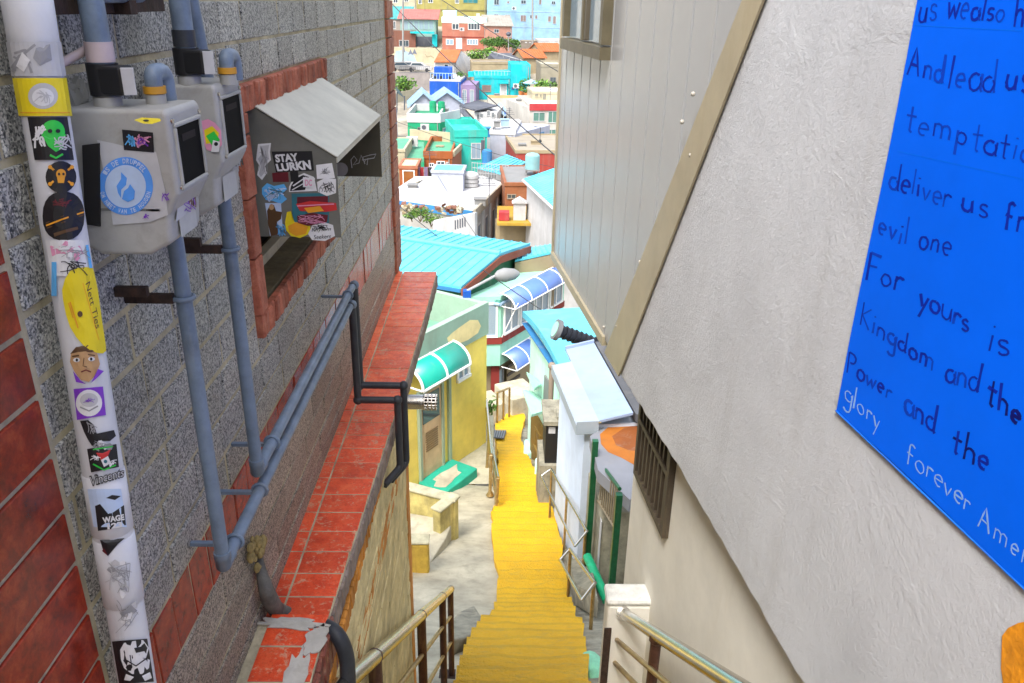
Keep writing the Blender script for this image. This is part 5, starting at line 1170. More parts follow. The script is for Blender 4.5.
def bush(label, c, r, n, size, seed, bright=True, name='shrub', cat='bush', group=None):
    rnd = random.Random(seed); t = thing(name, label, cat, Vector(c)-Z3*r[2], group)
    m_ = MB()
    for k in range(5):
        cc = Vector(c)+Vector((rnd.uniform(-.5, .5)*r[0], rnd.uniform(-.5, .5)*r[1], rnd.uniform(-.25, .4)*r[2])); leaf_mass(m_, cc, tuple(x*0.62 for x in r), n//3, size*0.62, rnd, 3 if bright else 2)
    m_.build('foliage', M_LEAF, t)
    m_ = MB()
    for k in range(4): m_.tube([Vector(c)-Z3*r[2]*1.2, Vector(c)+Vector((rnd.uniform(-.5, .5)*r[0], rnd.uniform(-.5, .5)*r[1], r[2]*0.3))], 0.05*r[2]+0.01, 6, r2=0.01)
    m_.build('stem', M_STEM, t); return t
def C(name, col, **k): return paint(name, tuple(c*0.60 for c in col), **{**dict(rough=0.75, var=0.13, scale=0.7, dirt=0.42, dirtcol=(0.25, 0.22, 0.18), bmp=0.15, bscale=8), **k})
K_CYAN = C('cyan_roof_paint', (0.16, 0.80, 1.05), rough=0.45); K_TURQ = C('turquoise_paint', (0.0, 0.62, 0.68)); K_MINT = C('mint_paint', (0.48, 1.0, 0.75)); K_MINTP = C('pale_mint_paint', (0.95, 1.42, 1.2))
K_GRN = C('emerald_paint', (0.01, 0.48, 0.22)); K_TGRN = C('teal_green_paint', (0.03, 0.62, 0.50)); K_ROYAL = C('royal_blue_paint', (0.005, 0.12, 0.62)); K_YEL = C('yellow_wall_paint', (1.36, 1.04, 0.22), scale=1.2, dirt=0.25); K_WHT = C('white_wall_paint', (0.76, 0.76, 0.75)); K_LAV = C('pale_lavender_wall', (0.62, 0.66, 0.78))
K_SKYB = C('sky_blue_wall', (0.36, 0.62, 0.86)); K_CREAM = C('cream_wall', (0.72, 0.64, 0.42)); K_OLV = C('olive_yellow_wall', (0.52, 0.45, 0.13)); K_SALM = C('salmon_brick', (0.55, 0.20, 0.13)); K_SALM2 = C('salmon_wall', (0.60, 0.30, 0.22)); K_ORB = C('orange_brown_wall', (0.48, 0.13, 0.03)); K_PURP = C('dusty_purple_wall', (0.36, 0.26, 0.46)); K_BRICK = C('old_red_brick', (0.27, 0.11, 0.07)); K_GREY = C('grey_wall', (0.32, 0.32, 0.31)); K_DGREY = C('slate_grey_roof', (0.13, 0.14, 0.17)); K_ORR = C('orange_roof_tile', (0.60, 0.17, 0.05)); K_REDS = C('red_stripe', (0.60, 0.05, 0.06)); K_PERI = C('periwinkle_sheet', (0.16, 0.31, 0.80), rough=0.35); K_TEALA = C('teal_awning_sheet', (0.02, 0.62, 0.46), rough=0.3); K_LBR = C('light_blue_roof', (0.45, 0.66, 0.86)); K_GROOF = C('green_roof_paint', (0.14, 0.50, 0.30)); K_WROOF = C('white_roof_paint', (0.80, 0.80, 0.80)); K_PINKR = C('pink_red_roof', (0.60, 0.20, 0.17)); K_BLUEE = C('blue_edge_paint', (0.05, 0.30, 0.65)); K_BEIGE = C('beige_wall', (0.50, 0.40, 0.24)); K_TAN = C('tan_door', (0.42, 0.28, 0.13))

# ---------------------------------------------------------------- yellow house with teal awning, left of the lower steps
yA = gnd(430, 484, -0.02); yA = Vector((yA.x, yA.y, yA.z)); yz = zleft(15.6)-0.06
yA = onZ(418, 491, yz); yB = onZ(486, 441, yz)
yu = (yB-yA); yu.z = 0; yu.normalize(); yn = Vector((yu.y, -yu.x, 0))
t = thing('yellow_house', 'yellow house with a teal awning over its tan door, left of the lower steps', 'house', yA)
yf = Face(yA, yu, yn); LW = (yB-yA).dot(yu)
ztopw = yf.px(486, 334)[1]; zpar = yf.px(489, 301)[1]; back = -2.2
mb = MB(); mb.obox(yf.P(back, yz-1.0, 0), yu*(LW-back), -yn*2.2, Z3*(ztopw-yz+1.0)); mb.build('wall', K_YEL, t)
mb = MB(); th = 0.14
mb.obox(yf.P(back-0.05, ztopw+0.002, 0.03), yu*(LW-back+0.08), -yn*th, Z3*(zpar-ztopw)); mb.obox(yf.P(LW+0.03, ztopw+0.002, 0.028-th-0.002), -yu*th, -yn*1.95, Z3*(zpar-ztopw-0.02))
mb.build('parapet', C('green_parapet', (0.46, 0.66, 0.50), dirt=0.6, scale=1.0), t)
D = Decal(lambda px, py, h: onplane(px, py, yf.P(0, 0, 0.03+h), yn), 0.002)
D.blob([(447, 338), (452, 333), (460, 327), (470, 320), (478, 320), (481, 326), (478, 333), (468, 340), (458, 344), (449, 344)], C('peeling_yellow', (1.3, 1.05, 0.5), dirt=0.5, scale=2.0)); D.build('peeling_patch', t)
mb = MB(); mb.obox(yf.P(back, ztopw+0.002, -0.12), yu*(LW-back-0.12), -yn*2.0, Z3*0.03); mb.build('terrace', C('green_terrace_floor', (0.22, 0.55, 0.36), dirt=0.4), t)
dr = yf.rect((417, 388, 441, 484)); d0 = yf.px(419, 480)[0]; d1 = yf.px(443, 470)[0]
do = door(yf, t, ('m', d0, d1, yz+0.22, yz+2.35), C('tan_metal_door', (0.95, 0.68, 0.40), dirt=0.45, dirtcol=(0.35, 0.13, 0.03), scale=2), C('pale_green_frame', (0.50, 0.62, 0.45)))
mb = MB(); w_ = d1-d0
for k in range(9): yf.box(mb, d0+0.22, d1-0.22, yz+0.85+0.055*k, yz+0.88+0.055*k, 0.041, 0.055)
mb.build('louvre', K_TAN, do)
mb = MB(); yf.box(mb, d0+0.14, d1-0.14, yz+1.55, yz+2.2, 0.0405, 0.046); mb.build('door_pane', M_GLASS, do)
mb = MB(); yf.box(mb, d1+0.18, d1+0.26, yz, ztopw-0.3, 0.0, 0.07); mb.build('downpipe', C('pale_green_frame', (0.5, 0.62, 0.45)), t)
wa = yf.rect((457, 361, 468, 382)); window(yf, t, ('m', yf.px(456, 372)[0], yf.px(469, 365)[0], yf.px(456, 383)[1], yf.px(456, 362)[1]), None, M_GLASSL, 1)
# curved teal awning
ra = yf.px(412, 369)[0]-0.25; rbw = yf.px(452, 341)[0]; za_ = yf.px(452, 341)[1]; 
aw = thing('awning', 'curved teal plastic awning with white ribs over the tan door of the yellow house', 'awning', yf.P((ra+rbw)/2, za_-0.7, 0.3))
R = 0.46; drop = 0.42
def awn(face, parent, a0, a1, zt_, R, drop, mat, nr, rib=0.022, ribm=None):
    m_ = MB(); n = 10; pr = [(R*math.sin(math.pi/2*i/n), zt_-drop*(1-math.cos(math.pi/2*i/n))) for i in range(n+1)]
    vs = []; 
    for (hh, z) in pr: vs += [face.P(a0, z, hh+0.02), face.P(a1, z, hh+0.02)]
    m_.add(vs, [(2*i, 2*i+2, 2*i+3, 2*i+1) for i in range(n)], 0, True); s_ = m_.build('sheet', mat, parent); md = s_.modifiers.new('thickness', 'SOLIDIFY'); md.thickness = 0.008
    for k in range(nr):
        a = a0+(a1-a0)*k/(nr-1); m_ = MB(); m_.tube([face.P(a, z+0.012, hh+0.02) for hh, z in pr], rib, 8); m_.tube([face.P(a, zt_-drop, 0.0), face.P(a, zt_-drop, R+0.02)], rib*0.7, 6); m_.build('rib', ribm or M_WFR, parent)
    m_ = MB(); m_.tube([face.P(a0, zt_-drop, R+0.02), face.P(a1, zt_-drop, R+0.02)], rib, 8); m_.tube([face.P(a0, zt_, 0.02), face.P(a1, zt_, 0.02)], rib, 8); m_.build('edge_bar', ribm or M_WFR, parent)
awn(yf, aw, ra, rbw, za_, R, drop, K_TEALA, 3, 0.03)
gs = thing('door_step', 'worn green-painted concrete step in front of the tan door', 'step', yf.P(d0, yz, 0.3))
mb = MB(); yf.box(mb, d0-0.05, d1+0.28, yz-0.02, yz+0.24, 0.02, 0.75); mb.build('step', C('emerald_step_paint', (0.03, 0.55, 0.36), dirt=0.0, scale=3), gs, bevel=0.025)
mb = MB(); rr = random.Random(4); pl_ = []
for i in range(16):
    a = 2*math.pi*i/16; k = 1+rr.uniform(-.35, .35); pl_.append(yf.P(d0+0.5+0.42*k*math.cos(a), yz+0.242, 0.40+0.25*k*math.sin(a)))
mb.prism(pl_, Z3*0.003); mb.build('worn_patch', M_CONC, gs)
# street lamp on the terrace corner
lp = onplane(467, 306, yf.P(0, 0, -0.6), yn); lm = thing('street_lamp', 'grey street lamp with a long pale head above the yellow house terrace', 'street lamp', lp)
D0 = lp.y; pb = onY(467, 291, D0); ph = onY(495, 276, D0+0.2); pe = onY(519, 273.5, D0+0.4)
mb = MB(); mb.cyl((pb.x, pb.y, pb.z-1.6), pb, 0.05, 10); mb.build('pole', K_GREY, lm)
mb = MB(); mb.tube([pb, pb+(ph-pb)*0.5, ph], 0.035, 8); mb.build('arm', C('pale_metal', (0.5, 0.52, 0.52)), lm)
mb = MB(); mb.tube([ph, ph+(pe-ph)*0.12, ph+(pe-ph)*0.4, ph+(pe-ph)*0.8, pe], [0.05, 0.12, 0.17, 0.13, 0.05], 12); mb.build('lamp_head', C('lamp_grey', (0.4, 0.41, 0.41)), lm)
mb = MB(); mb.box(pb-Vector((0.09, 0.09, 0.28)), pb+Vector((0.09, 0.09, 0.02))); mb.build('bracket', K_ROYAL, lm)

# ---------------------------------------------------------------- mint house with periwinkle awnings at the street corner
bc = onY(499.5, 402, 26.0); zb_ = bc.z-0.6
by = math.radians(57); bu = Vector((math.cos(by), math.sin(by), 0)); bn_ = Vector((bu.y, -bu.x, 0))
t = thing('corner_house', 'mint house with a red band and glazed upper storey where the street bends', 'house', (bc.x, bc.y, zb_))
bf = Face(bc, bu, bn_); lf = Face(bc-bn_*-0.0-bu*0.0+(-bu.cross(Z3))*0, bn_*1, bu*-1)
lfd = Vector((-math.cos(math.radians(10)), -0.1, 0)).normalized()
ff = Face(bc+lfd*2.2, -lfd, Vector((lfd.y, -lfd.x, 0)) if Vector((lfd.y, -lfd.x, 0)).y < 0 else Vector((-lfd.y, lfd.x, 0)))
ztop = bf.px(500, 297)[1]; zband = bf.px(499.5, 341)[1]; zb2 = bf.px(499.5, 366)[1]; BL = 4.6
fl2 = Vector((bc.x, bc.y, 0)); A = fl2+lfd*2.2; Bk = fl2+bu*BL; Cc = Bk+lfd*2.6+Vector((-.4, 1.5, 0))
mb = MB(); mb.prism([A+Z3*zb2, fl2+Z3*zb2, Bk+Z3*zb2, Cc+Z3*zb2], Z3*(ztop-zb2)); mb.build('upper_wall', K_MINT, t)
A2 = A; f3 = fl2-bn_*0.35-ff.n*0.3; mb = MB(); mb.prism([A-ff.n*0.3+Z3*zb_, f3+Z3*zb_, Bk-bn_*0.35+Z3*zb_, Cc+Z3*zb_], Z3*(zb2-zb_-0.004)); mb.build('lower_wall', K_BEIGE, t)
bf2 = Face(bf.P(0, 0, -0.35), bu, bn_)
mb = MB(); bf.box(mb, 0.0, BL, zband-0.12, zband+0.12, 0.001, 0.05); ff.box(mb, 0, 2.25, zband-0.12, zband+0.12, 0.001, 0.05); mb.build('red_band', C('dark_red_band', (0.33, 0.04, 0.03)), t)
mb = MB(); ff.box(mb, 1.9, 2.2, zb_, zb2, -0.29, -0.2); mb.build('red_post', C('dark_red_band', (0.33, 0.04, 0.03)), t)
zw0, zw1 = zband+0.14, ztop-0.22
for k in range(4):
    a = 0.18+k*1.08; window(bf, t, ('m', a, a+1.0, zw0, zw1), None, M_GLASSL, 1, deep=0.05)
window(ff, t, ('m', 1.55, 2.1, zw0, zw1), None, M_GLASSL, 0)
mb = MB(); bf2.box(mb, 1.0, 1.9, zb_+0.5, zb2-0.6, 0.001, 0.03)
for k in range(6): bf2.box(mb, 1.0, 1.9, zb_+0.8+k*0.34, zb_+0.92+k*0.34, 0.031, 0.06, 1)
mb.build('shutter', [K_BEIGE, plain('dark_slot', (0.03, 0.02, 0.02))], t); window(bf2, t, ('m', 0.3, 0.75, zb2-1.5, zb2-0.4), C('grey_frame', (0.4, 0.4, 0.4)), M_GLASSL, 0)  # dark bars across the beige shutter
a1_ = thing('awning', 'blue curved awning with white ribs above the glazed upper storey of the corner house', 'awning', bf.P(2, ztop, 0.4), 'blue awnings on the corner house'); awn(bf, a1_, -0.05, 4.4, ztop+0.12, 0.6, 0.45, K_PERI, 5, 0.025)
mb = MB(); mb.tube([bf.P(0, ztop-0.1, 0.7), bf.P(0, zw0, 0.06)], 0.02, 6); mb.build('stay', M_WFR, a1_)
a2_ = thing('awning', 'blue curved awning with white ribs over the ground floor shutter of the corner house', 'awning', bf.P(2, zb2, 0.4), 'blue awnings on the corner house'); awn(bf, a2_, 0.1, 3.6, zb2+0.42, 0.62, 0.5, K_PERI, 5, 0.025)
# translucent green lean-to roof and blue edge behind the lamp
g0, g1_ = onY(466, 297, 26.4), onY(500, 303, 25.9); g2, g3 = onY(552, 272, 29.5), onY(512, 258, 30.2)
t = thing('lean_to_roof', 'sea-green corrugated lean-to roof beside the cyan roofed house', 'roof', (g1_+g2)/2-Z3*1.2)
mb = MB(); mb.prism([g0, g1_, g2, g3], Z3*0.05)
for k in range(14):
    f = (k+0.5)/14; p, q = g0+(g1_-g0)*f, g3+(g2-g3)*f; mb.tube([p+Z3*.06, q+Z3*.06], 0.035, 6)
mb.build('sheet', C('sea_green_sheet', (0.16, 0.52, 0.42), rough=0.4), t)
mb = MB(); mb.tube([g0-Z3*.06, g1_-Z3*.06], 0.07, 6); mb.tube([g1_-Z3*.06, g2-Z3*.06], 0.07, 6); mb.build('fascia', K_LBR, t)
mb = MB()
for p in (g0, g2, g3): mb.cyl(p-Z3*0.08, p-Z3*3.2, 0.06, 8)
mb.build('post', K_GREY, t)
# big cyan seamed roof
R_ = onY(500, 256, 27.2); E_ = onY(461, 289, 25.4); ud = Vector((-0.906, 0.42, 0)); L_ = R_+ud*7.5; El = E_+ud*7.5
fd = Vector((R_.x-E_.x, R_.y-E_.y, 0)).normalized(); Rb = R_+fd*2.6-Z3*0.32; Lb = L_+fd*2.6-Z3*0.32
Rb = onY(530, 249, 29.4); Rb.z = R_.z-0.25; Lb = Rb+ud*8.5
t = thing('cyan_roofed_house', 'dark green house under a large cyan standing-seam roof beyond the yellow house terrace', 'house', (R_+El)/2-Z3*4)
def seam_roof(t, quads, pitch, mat, th=0.08, seam=0.036):
    m_ = MB()
    for (a, b_, c, d) in quads:
        m_.prism([a, b_, c, d], Z3*th); n = max(2, int((b_-a).length/pitch))
        for k in range(n+1):
            f = k/n; p, q = a+(b_-a)*f+Z3*th, d+(c-d)*f+Z3*th; w_ = (b_-a).normalized()*0.036; m_.obox(p-w_*0.5, q-p, w_, Z3*seam)
    return m_.build('roof', mat, t)
seam_roof(t, [(El, E_, R_, L_), (Lb, Rb, R_+Z3*0.001, L_+Z3*0.001)], 0.36, K_CYAN)
mb = MB(); mb.tube([L_+Z3*.11, R_+Z3*.11], 0.10, 8); mb.build('ridge_cap', K_CYAN, t)
mb = MB(); mb.prism([E_+ud*0.2-Z3*.02-fd*-.25, R_+ud*0.2-Z3*.02, Rb+ud*0.4-Z3*.02, Rb+ud*8-Z3*.02, El-Z3*.02-ud*.3+fd*.3], -Z3*5); mb.build('wall', C('deep_green_wall', (0.02, 0.16, 0.08)), t)
mb = MB(); mb.obox(E_+Z3*-.12, El-E_, -fd*0.06, Z3*.12); mb.build('eave_edge', K_BLUEE, t)
mb = MB(); mb.obox(E_-Z3*.26, R_-E_, -ud*0.05, Z3*0.25); mb.obox(R_-Z3*.26, Rb-R_, -ud*0.05, Z3*0.25); mb.build('fascia', C('red_brown_fascia', (0.36, 0.10, 0.06)), t)
s0_, s1_ = onY(514, 252, 29.8), onY(552, 246, 30.5)
t = thing('small_cyan_roof', 'small cyan sheet roof behind the sea-green lean-to', 'roof', s0_-Z3*2); mb = MB(); s2_, s3_ = onY(556, 253, 29.0), onY(515, 262, 28.6)
mb.prism([s3_, s2_, s1_, s0_], Z3*.08)
for k in range(8):
    f = (k+.5)/8; mb.tube([s3_+(s2_-s3_)*f+Z3*.09, s0_+(s1_-s0_)*f+Z3*.09], .03, 6)
mb.build('sheet', K_CYAN, t); mb = MB(); mb.prism([s3_-Z3*.03, s2_-Z3*.03, s1_-Z3*.03, s0_-Z3*.03], -Z3*4); mb.build('wall', K_BEIGE, t)

# ---------------------------------------------------------------- right side: mint house, white shed, gate
zm = -7.35; m_far = onZ(531, 326, zm); m_near = onZ(559, 367, zm)
mu = (m_far-m_near).normalized(); mn = Vector((-mu.y, mu.x, 0))
if mn.x > 0: mn = -mn
t = thing('mint_house', 'pale mint house with a cyan roof and two mint canopies, right of the lower steps', 'house', m_near-Z3*4)
mf = Face(m_near, mu, mn); ML = (m_far-m_near).length; gz = zg(17)-1
mb = MB(); mb.obox(mf.P(-0.1, gz, 0), mu*(ML+0.1), -mn*4.2, Z3*(zm-gz)); mb.build('wall', K_MINTP, t)
mb = MB(); n = 8
for i in range(n):
    a, b_ = -1.2+(ML+1.45)*i/n, -1.2+(ML+1.45)*(i+1)/n; za = zm+0.28*math.sin(max(0, (a+1.2)/(ML+1.4))*2.6); zb__ = zm+0.28*math.sin((b_+1.2)/(ML+1.4)*2.6)
    mb.prism([mf.P(a, za+0.01, 0.16), mf.P(b_, zb__+0.01, 0.16), mf.P(b_, zb__+0.01, -4.3), mf.P(a, za+0.01, -4.3)], Z3*0.16)
mb.build('roof', K_CYAN, t)
mb = MB(); mf.box(mb, -1.2, ML+0.25, zm-0.02, zm+0.0, 0.0, 0.162); mb.build('roof_edge', K_BLUEE, t)
for (x0, y0, x1, y1) in ((536, 383, 530, 402),): pass
def canopy(label, pl_, grp=None):
    c = thing('canopy', label, 'canopy', sum(pl_, Vector())/4, grp); m_ = MB(); m_.prism(pl_, Z3*0.06); m_.build('sheet', C('mint_canopy', (0.82, 1.42, 1.18)), c); return c
a_ = mf.px(537, 402)[0]
def mfp(px, py, h): return onplane(px, py, mf.P(0, 0, h), mn)
canopy('mint-painted slab canopy low on the mint house, the nearer of two', [mfp(534.5, 394, .02), mfp(551, 411, .02), mfp(531.5, 417, .72), mfp(522.5, 391.5, .72)])
canopy('small mint-painted slab canopy on the mint house, the farther of two', [mfp(533, 378, .02), mfp(541, 386, .02), mfp(534, 391, .42), mfp(526.5, 374, .42)])
mb = MB(); ga = mf.px(545.5, 390)[0]; gb = mf.px(552, 400)[0]; mf.box(mb, min(ga, gb), max(ga, gb), mf.px(548, 410)[1], mf.px(545, 373)[1], 0.01, 0.05); mb.build('vent_panel', K_GREY, t)
mb = MB(); lo = mf.px(541, 470)[0]; mf.box(mb, mf.px(545, 440)[0], mf.px(533, 425)[0], gz, mf.px(537, 413)[1], 0.01, 0.06); mb.build('door_panel', C('ochre_boards', (0.36, 0.22, 0.04), dirt=0.5, scale=2), t)
w_ = window(mf, t, ('m', mf.px(543, 440)[0], mf.px(537.5, 430)[0], mf.px(540, 452)[1], mf.px(540, 430)[1]), C('ochre_frame', (0.42, 0.27, 0.06)), M_GLASSL, 0, deep=0.08)
pq = mfp(550, 420, 0.25); pt = onY(552, 366, pq.y)
o = MB(); o.cyl((pq.x, pq.y, pq.z-0.4), pt, 0.06, 10); o.ball(pt, 0.09, 10); o = o.build('vent_pipe', C('tan_pipe', (0.42, 0.34, 0.26)), None); tag(o, 'tan vent pipe standing against the mint house', 'vent pipe')
bx = onY(551, 463, 13.4); by_ = onY(551, 424, bx.y)
c = thing('black_cabinet', 'black boxy cabinet with a stone slab on top beside the mint house', 'cabinet', bx); x0_, x1_ = onY(545.5, 440, bx.y).x, onY(563, 440, bx.y).x
mb = MB(); mb.box((x0_, bx.y, bx.z), (x1_, bx.y+0.8, by_.z)); mb.build('case', M_BLACK, c)
mb = MB(); mb.box((x0_-0.05, bx.y-0.08, by_.z+0.003), (x1_+0.05, bx.y+0.85, by_.z+0.09)); mb.box((x0_+0.2, bx.y+0.0, by_.z+0.093), (x0_+0.62, bx.y+0.35, by_.z+0.16)); mb.build('slab', M_CONCD, c); mb = MB(); mb.box((x0_-0.1, bx.y-0.1, bx.z-1.5), (x1_+0.1, bx.y+0.9, bx.z-0.003)); mb.build('base', M_CONCD, c)
mb = MB()
for k in (0.05, 0.26): mb.box((x0_+k, bx.y-0.012, by_.z-0.2), (x0_+k+0.13, bx.y-0.002, by_.z-0.06))
mb.build('label', S_LTGREY, c)
for (px, py, lab) in ((527.5, 452, 'mint-painted kerb stone by the ochre boards of the mint house'), (539, 472, 'mint-painted kerb stone in front of the black cabinet')):
    q = gnd(px, py, 0.02); mb = MB(); mb.obox(q-Vector((0.12, 0.35, 0.3)), (0.22, 0, 0), (0.04, 0.7, 0), (0, 0, 0.5)); o = mb.build('kerb_stone', C('mint_canopy', (0.82, 1.42, 1.18)), None, bevel=0.06); tag(o, lab, 'kerb stone')
# white shed
zs = -5.7; s_n = onZ(577, 425, zs); s_f = onZ(553.5, 368, zs); su = (s_f-s_n).normalized(); sn = Vector((-su.y, su.x, 0)); sn = sn if sn.x < 0 else -sn
t = thing('white_shed', 'narrow white shed with a sheet metal roof beside the yellow steps', 'shed', s_n-Z3*2.5); sf = Face(s_n, su, sn); SL = (s_f-s_n).length
K_SHED = C('white_shed_paint', (0.92, 1.06, 1.24), scale=0.8, dirt=0.12)
mb = MB(); zgd = zg(9.5)-0.8; mb.obox(sf.P(0.0, zgd, -0.12), su*(SL-0.05), -sn*1.1, Z3*(zs-zgd-0.01)); mb.build('wall', K_SHED, t)
rA, rB = onZ(623, 410, zs+0.45), onZ(603, 353, zs+0.45); f1_, f2_ = onZ(588, 419, zs+0.05), onZ(567, 362, zs+0.05)
K_SROOF = C('pale_blue_white_roof', (0.44, 0.56, 0.78), rough=0.5, dirt=0.1)
mb = MB(); fo = 0.1; mb.prism([sf.P(-fo, zs+0.003, 0.02), sf.P(SL, zs+0.003, 0.02), sf.P(SL, zs+0.06, -0.30), sf.P(-fo, zs+0.06, -0.30)], Z3*0.05); mb.obox(sf.P(-fo, zs-0.1, 0.024), su*(SL+fo), sn*0.012, Z3*0.16); mb.obox(sf.P(-fo-.012, zs-0.1, 0.03), su*0.012, -sn*0.33, Z3*0.21)
mb.build('eave_sheet', C('white_eave_sheet', (0.54, 0.62, 0.68), rough=0.45, dirt=0.15), t)
mb = MB(); mb.prism([sf.P(-fo, zs+0.07, -0.30), sf.P(SL+0.55, zs+0.07, -0.30), sf.P(SL+0.55, zs+0.18, -0.80), sf.P(-fo, zs+0.18, -0.80)], Z3*0.04); mb.obox(sf.P(SL+0.55, zs+0.07, -0.30), -su*0.05, sf.P(0, 0.11, -0.5)-sf.P(0, 0, 0), Z3*0.09); mb.build('roof', K_SROOF, t)
mb = MB(); rr = random.Random(3)
for k in range(24): mb.ball(sf.P(-fo+(SL+fo)*k/23, zs+0.085, -0.30+rr.uniform(-.02, .02)), rr.uniform(0.02, 0.045), 6, 0, (1, 1, 0.35))
mb.build('sealant_seam', C('yellowed_sealant', (0.42, 0.33, 0.16)), t)
# dark tiled ridge and neighbouring grey roof
t = thing('tiled_ridge', 'row of black roof tiles with a round end tile behind the white shed roof', 'roof tiles', s_n)
ta, tb_ = onplane(560, 331, sf.P(SL+0.75, 0, 0), su), onplane(603, 347, sf.P(SL+0.75, 0, 0), su)
mb = MB(); nT = 9
for k in range(nT):
    p = ta+(tb_-ta)*k/nT; q = ta+(tb_-ta)*(k+0.95)/nT; mb.tube([p, p+(q-p)*.5, q], [0.135, 0.115, 0.105], 12)
mb.build('tiles', plain('black_glazed_tile', (0.018, 0.02, 0.026), 0.55, 0, 0.3), t)
mb = MB(); d = (tb_-ta).normalized(); mb.cyl(ta-d*0.10, ta-d*0.02, 0.19, 18); mb.build('end_tile', C('grey_end_tile', (0.22, 0.23, 0.24)), t)
mb = MB(); mb.cyl(ta-d*0.112, ta-d*0.101, 0.14, 18); mb.build('end_disc', C('mint_paint', (0.30, 0.66, 0.47)), t)
t = thing('grey_roof', 'dark grey flat roof strip with black tiles between the white shed and the plaster building', 'roof', s_n+Vector((1.2, .5, 0)))
mb = MB(); zr_ = zs+0.08; mb.prism([sf.P(-fo-0.02, zr_, -0.84), sf.P(SL+0.6, zr_, -0.84), sf.P(SL+0.6, zr_, -3.4), sf.P(-fo-0.02, zr_, -3.4)], Z3*0.12); mb.build('slab', C('grey_roofing', (0.14, 0.145, 0.155)), t)
mb = MB()
for (a, h_) in ((1.3, -1.18), (0.45, -1.25), (2.0, -1.1)): mb.tube([sf.P(a-0.35, zr_+0.16, h_), sf.P(a+0.35, zr_+0.22, h_-0.05)], 0.17, 12)
mb.build('loose_tile', plain('black_glazed_tile', (0.018, 0.02, 0.026), 0.55, 0, 0.3), t)
mb = MB(); mb.obox(sf.P(0.6, zgd, -1.3), su*(SL-0.2), -sn*2, Z3*(zr_-zgd-0.01)); mb.build('wall', K_GREY, t)
# green gate between the shed and the cream wall
pa = gnd(585, 583, -0.1); pb_ = pa-su*1.35+Vector((0.05, 0, 0)); zga = onY(598, 440, pa.y).z
t = thing('green_gate', 'green steel gate posts with a barred gate between the white shed and the cream wall', 'gate', pa)
mb = MB(); mb.box((pa.x-0.03, pa.y-0.05, pa.z-0.3), (pa.x+0.05, pa.y+0.03, zga)); mb.build('post', M_GREENP, t)
pbx = onY(611, 588, pa.y-1.2); pbz = onY(628, 494, pa.y-1.2).z
mb = MB(); mb.box((pbx.x-0.035, pbx.y-0.04, pbx.z-0.6), (pbx.x+0.045, pbx.y+0.04, pbz)); mb.build('post', M_GREENP, t)
ga, gb = Vector((pa.x+0.10, pa.y-0.02, zga-0.35)), Vector((pbx.x+0.02, pbx.y+0.08, pbz+0.02)); 
mb = MB(); mb.tube([ga, gb], 0.025, 8); mb.build('top_bar', M_GREENP, t)
mb = MB()
for k in range(1, 10):
    p = ga+(gb-ga)*k/10; mb.cyl(p, p-Z3*0.62, 0.012, 6)
mb.tube([ga-Z3*.62, gb-Z3*.62], 0.02, 6); mb.build('bars', C('rusty_cream_bars', (0.45, 0.36, 0.22), dirt=0.5), t)
dg0, dg1 = onY(587, 556, pa.y-0.25), onY(607, 601, pa.y-1.0)
mb = MB(); mb.tube([dg0, dg1], 0.065, 12); o = mb.build('green_pipe', paint('bright_green_pipe', (0.01, 0.36, 0.16), 0.35, 0.15, 8, 0.2), None); tag(o, 'bright green pipe leaning across the foot of the gate', 'pipe')
bxp = onY(603, 509, pa.y-0.35); t = thing('concrete_box', 'mossy concrete box with a green knob behind the gate', 'concrete box', bxp-Z3*1.6)
mb = MB(); mb.obox(bxp-Z3*1.7, (0.52, -0.1, 0), su*0.95, Z3*1.7); mb.build('box', M_CONCD, t, bevel=0.02)
mb = MB(); mb.box(bxp+Vector((-0.012, -0.02, -1.2)), bxp+Vector((-0.002, 0.6, -0.2))); mb.build('front_sheet', K_WHT, t)
mb = MB(); mb.cyl(bxp+Vector((0.3, 0.45, 0.002)), bxp+Vector((0.3, 0.45, 0.1)), 0.08, 12); mb.build('knob', K_GRN, t)
# orange rusty slab roof behind
zo = zs-0.06; op = [onZ(x, y, zo) for x, y in ((594, 432), (640, 412), (644, 470), (622, 478), (600, 458))]
t = thing('rusty_slab_roof', 'flat slab roof stained bright orange between the shed and the cream wall', 'roof', op[0]-Z3)
mb = MB(); w0 = [onZ(x, y, zo-0.004) for x, y in ((590, 436), (645, 400), (665, 470), (630, 500), (598, 470))]; mb.prism(w0, -Z3*0.18); mb.build('slab', C('grey_roofing_light', (0.36, 0.37, 0.40)), t)
D = Decal(lambda px, py, h: onZ(px, py, zo-0.004+h), 0.002); rr = random.Random(8); D.blob([(600, 434), (612, 424), (628, 417), (642, 414), (648, 440), (644, 464), (636, 466), (622, 458), (608, 452), (601, 444)], C('orange_stain', (0.62, 0.20, 0.02), dirt=0.5, dirtcol=(0.2, 0.10, 0.04), scale=3, streak=False)); D.blob([(612, 436), (624, 428), (640, 424), (644, 440), (642, 452), (628, 450), (616, 445)], C('brown_stain', (0.38, 0.11, 0.02), dirt=0.5, scale=3, streak=False)); D.build('stain', t)
mb = MB(); mb.obox(w0[0]-Z3*.19+Vector((0.2, .2, 0)), (1.2, 0.4, 0), (0.1, 1, 0), (0, 0, -3)); mb.build('wall', K_GREY, t)

# ================================================================ THE TOWN ACROSS THE VALLEY
def box_on_roof(H, name, mat, r, h, d=1.5, b0=None, cat=None, label=None):
    pass
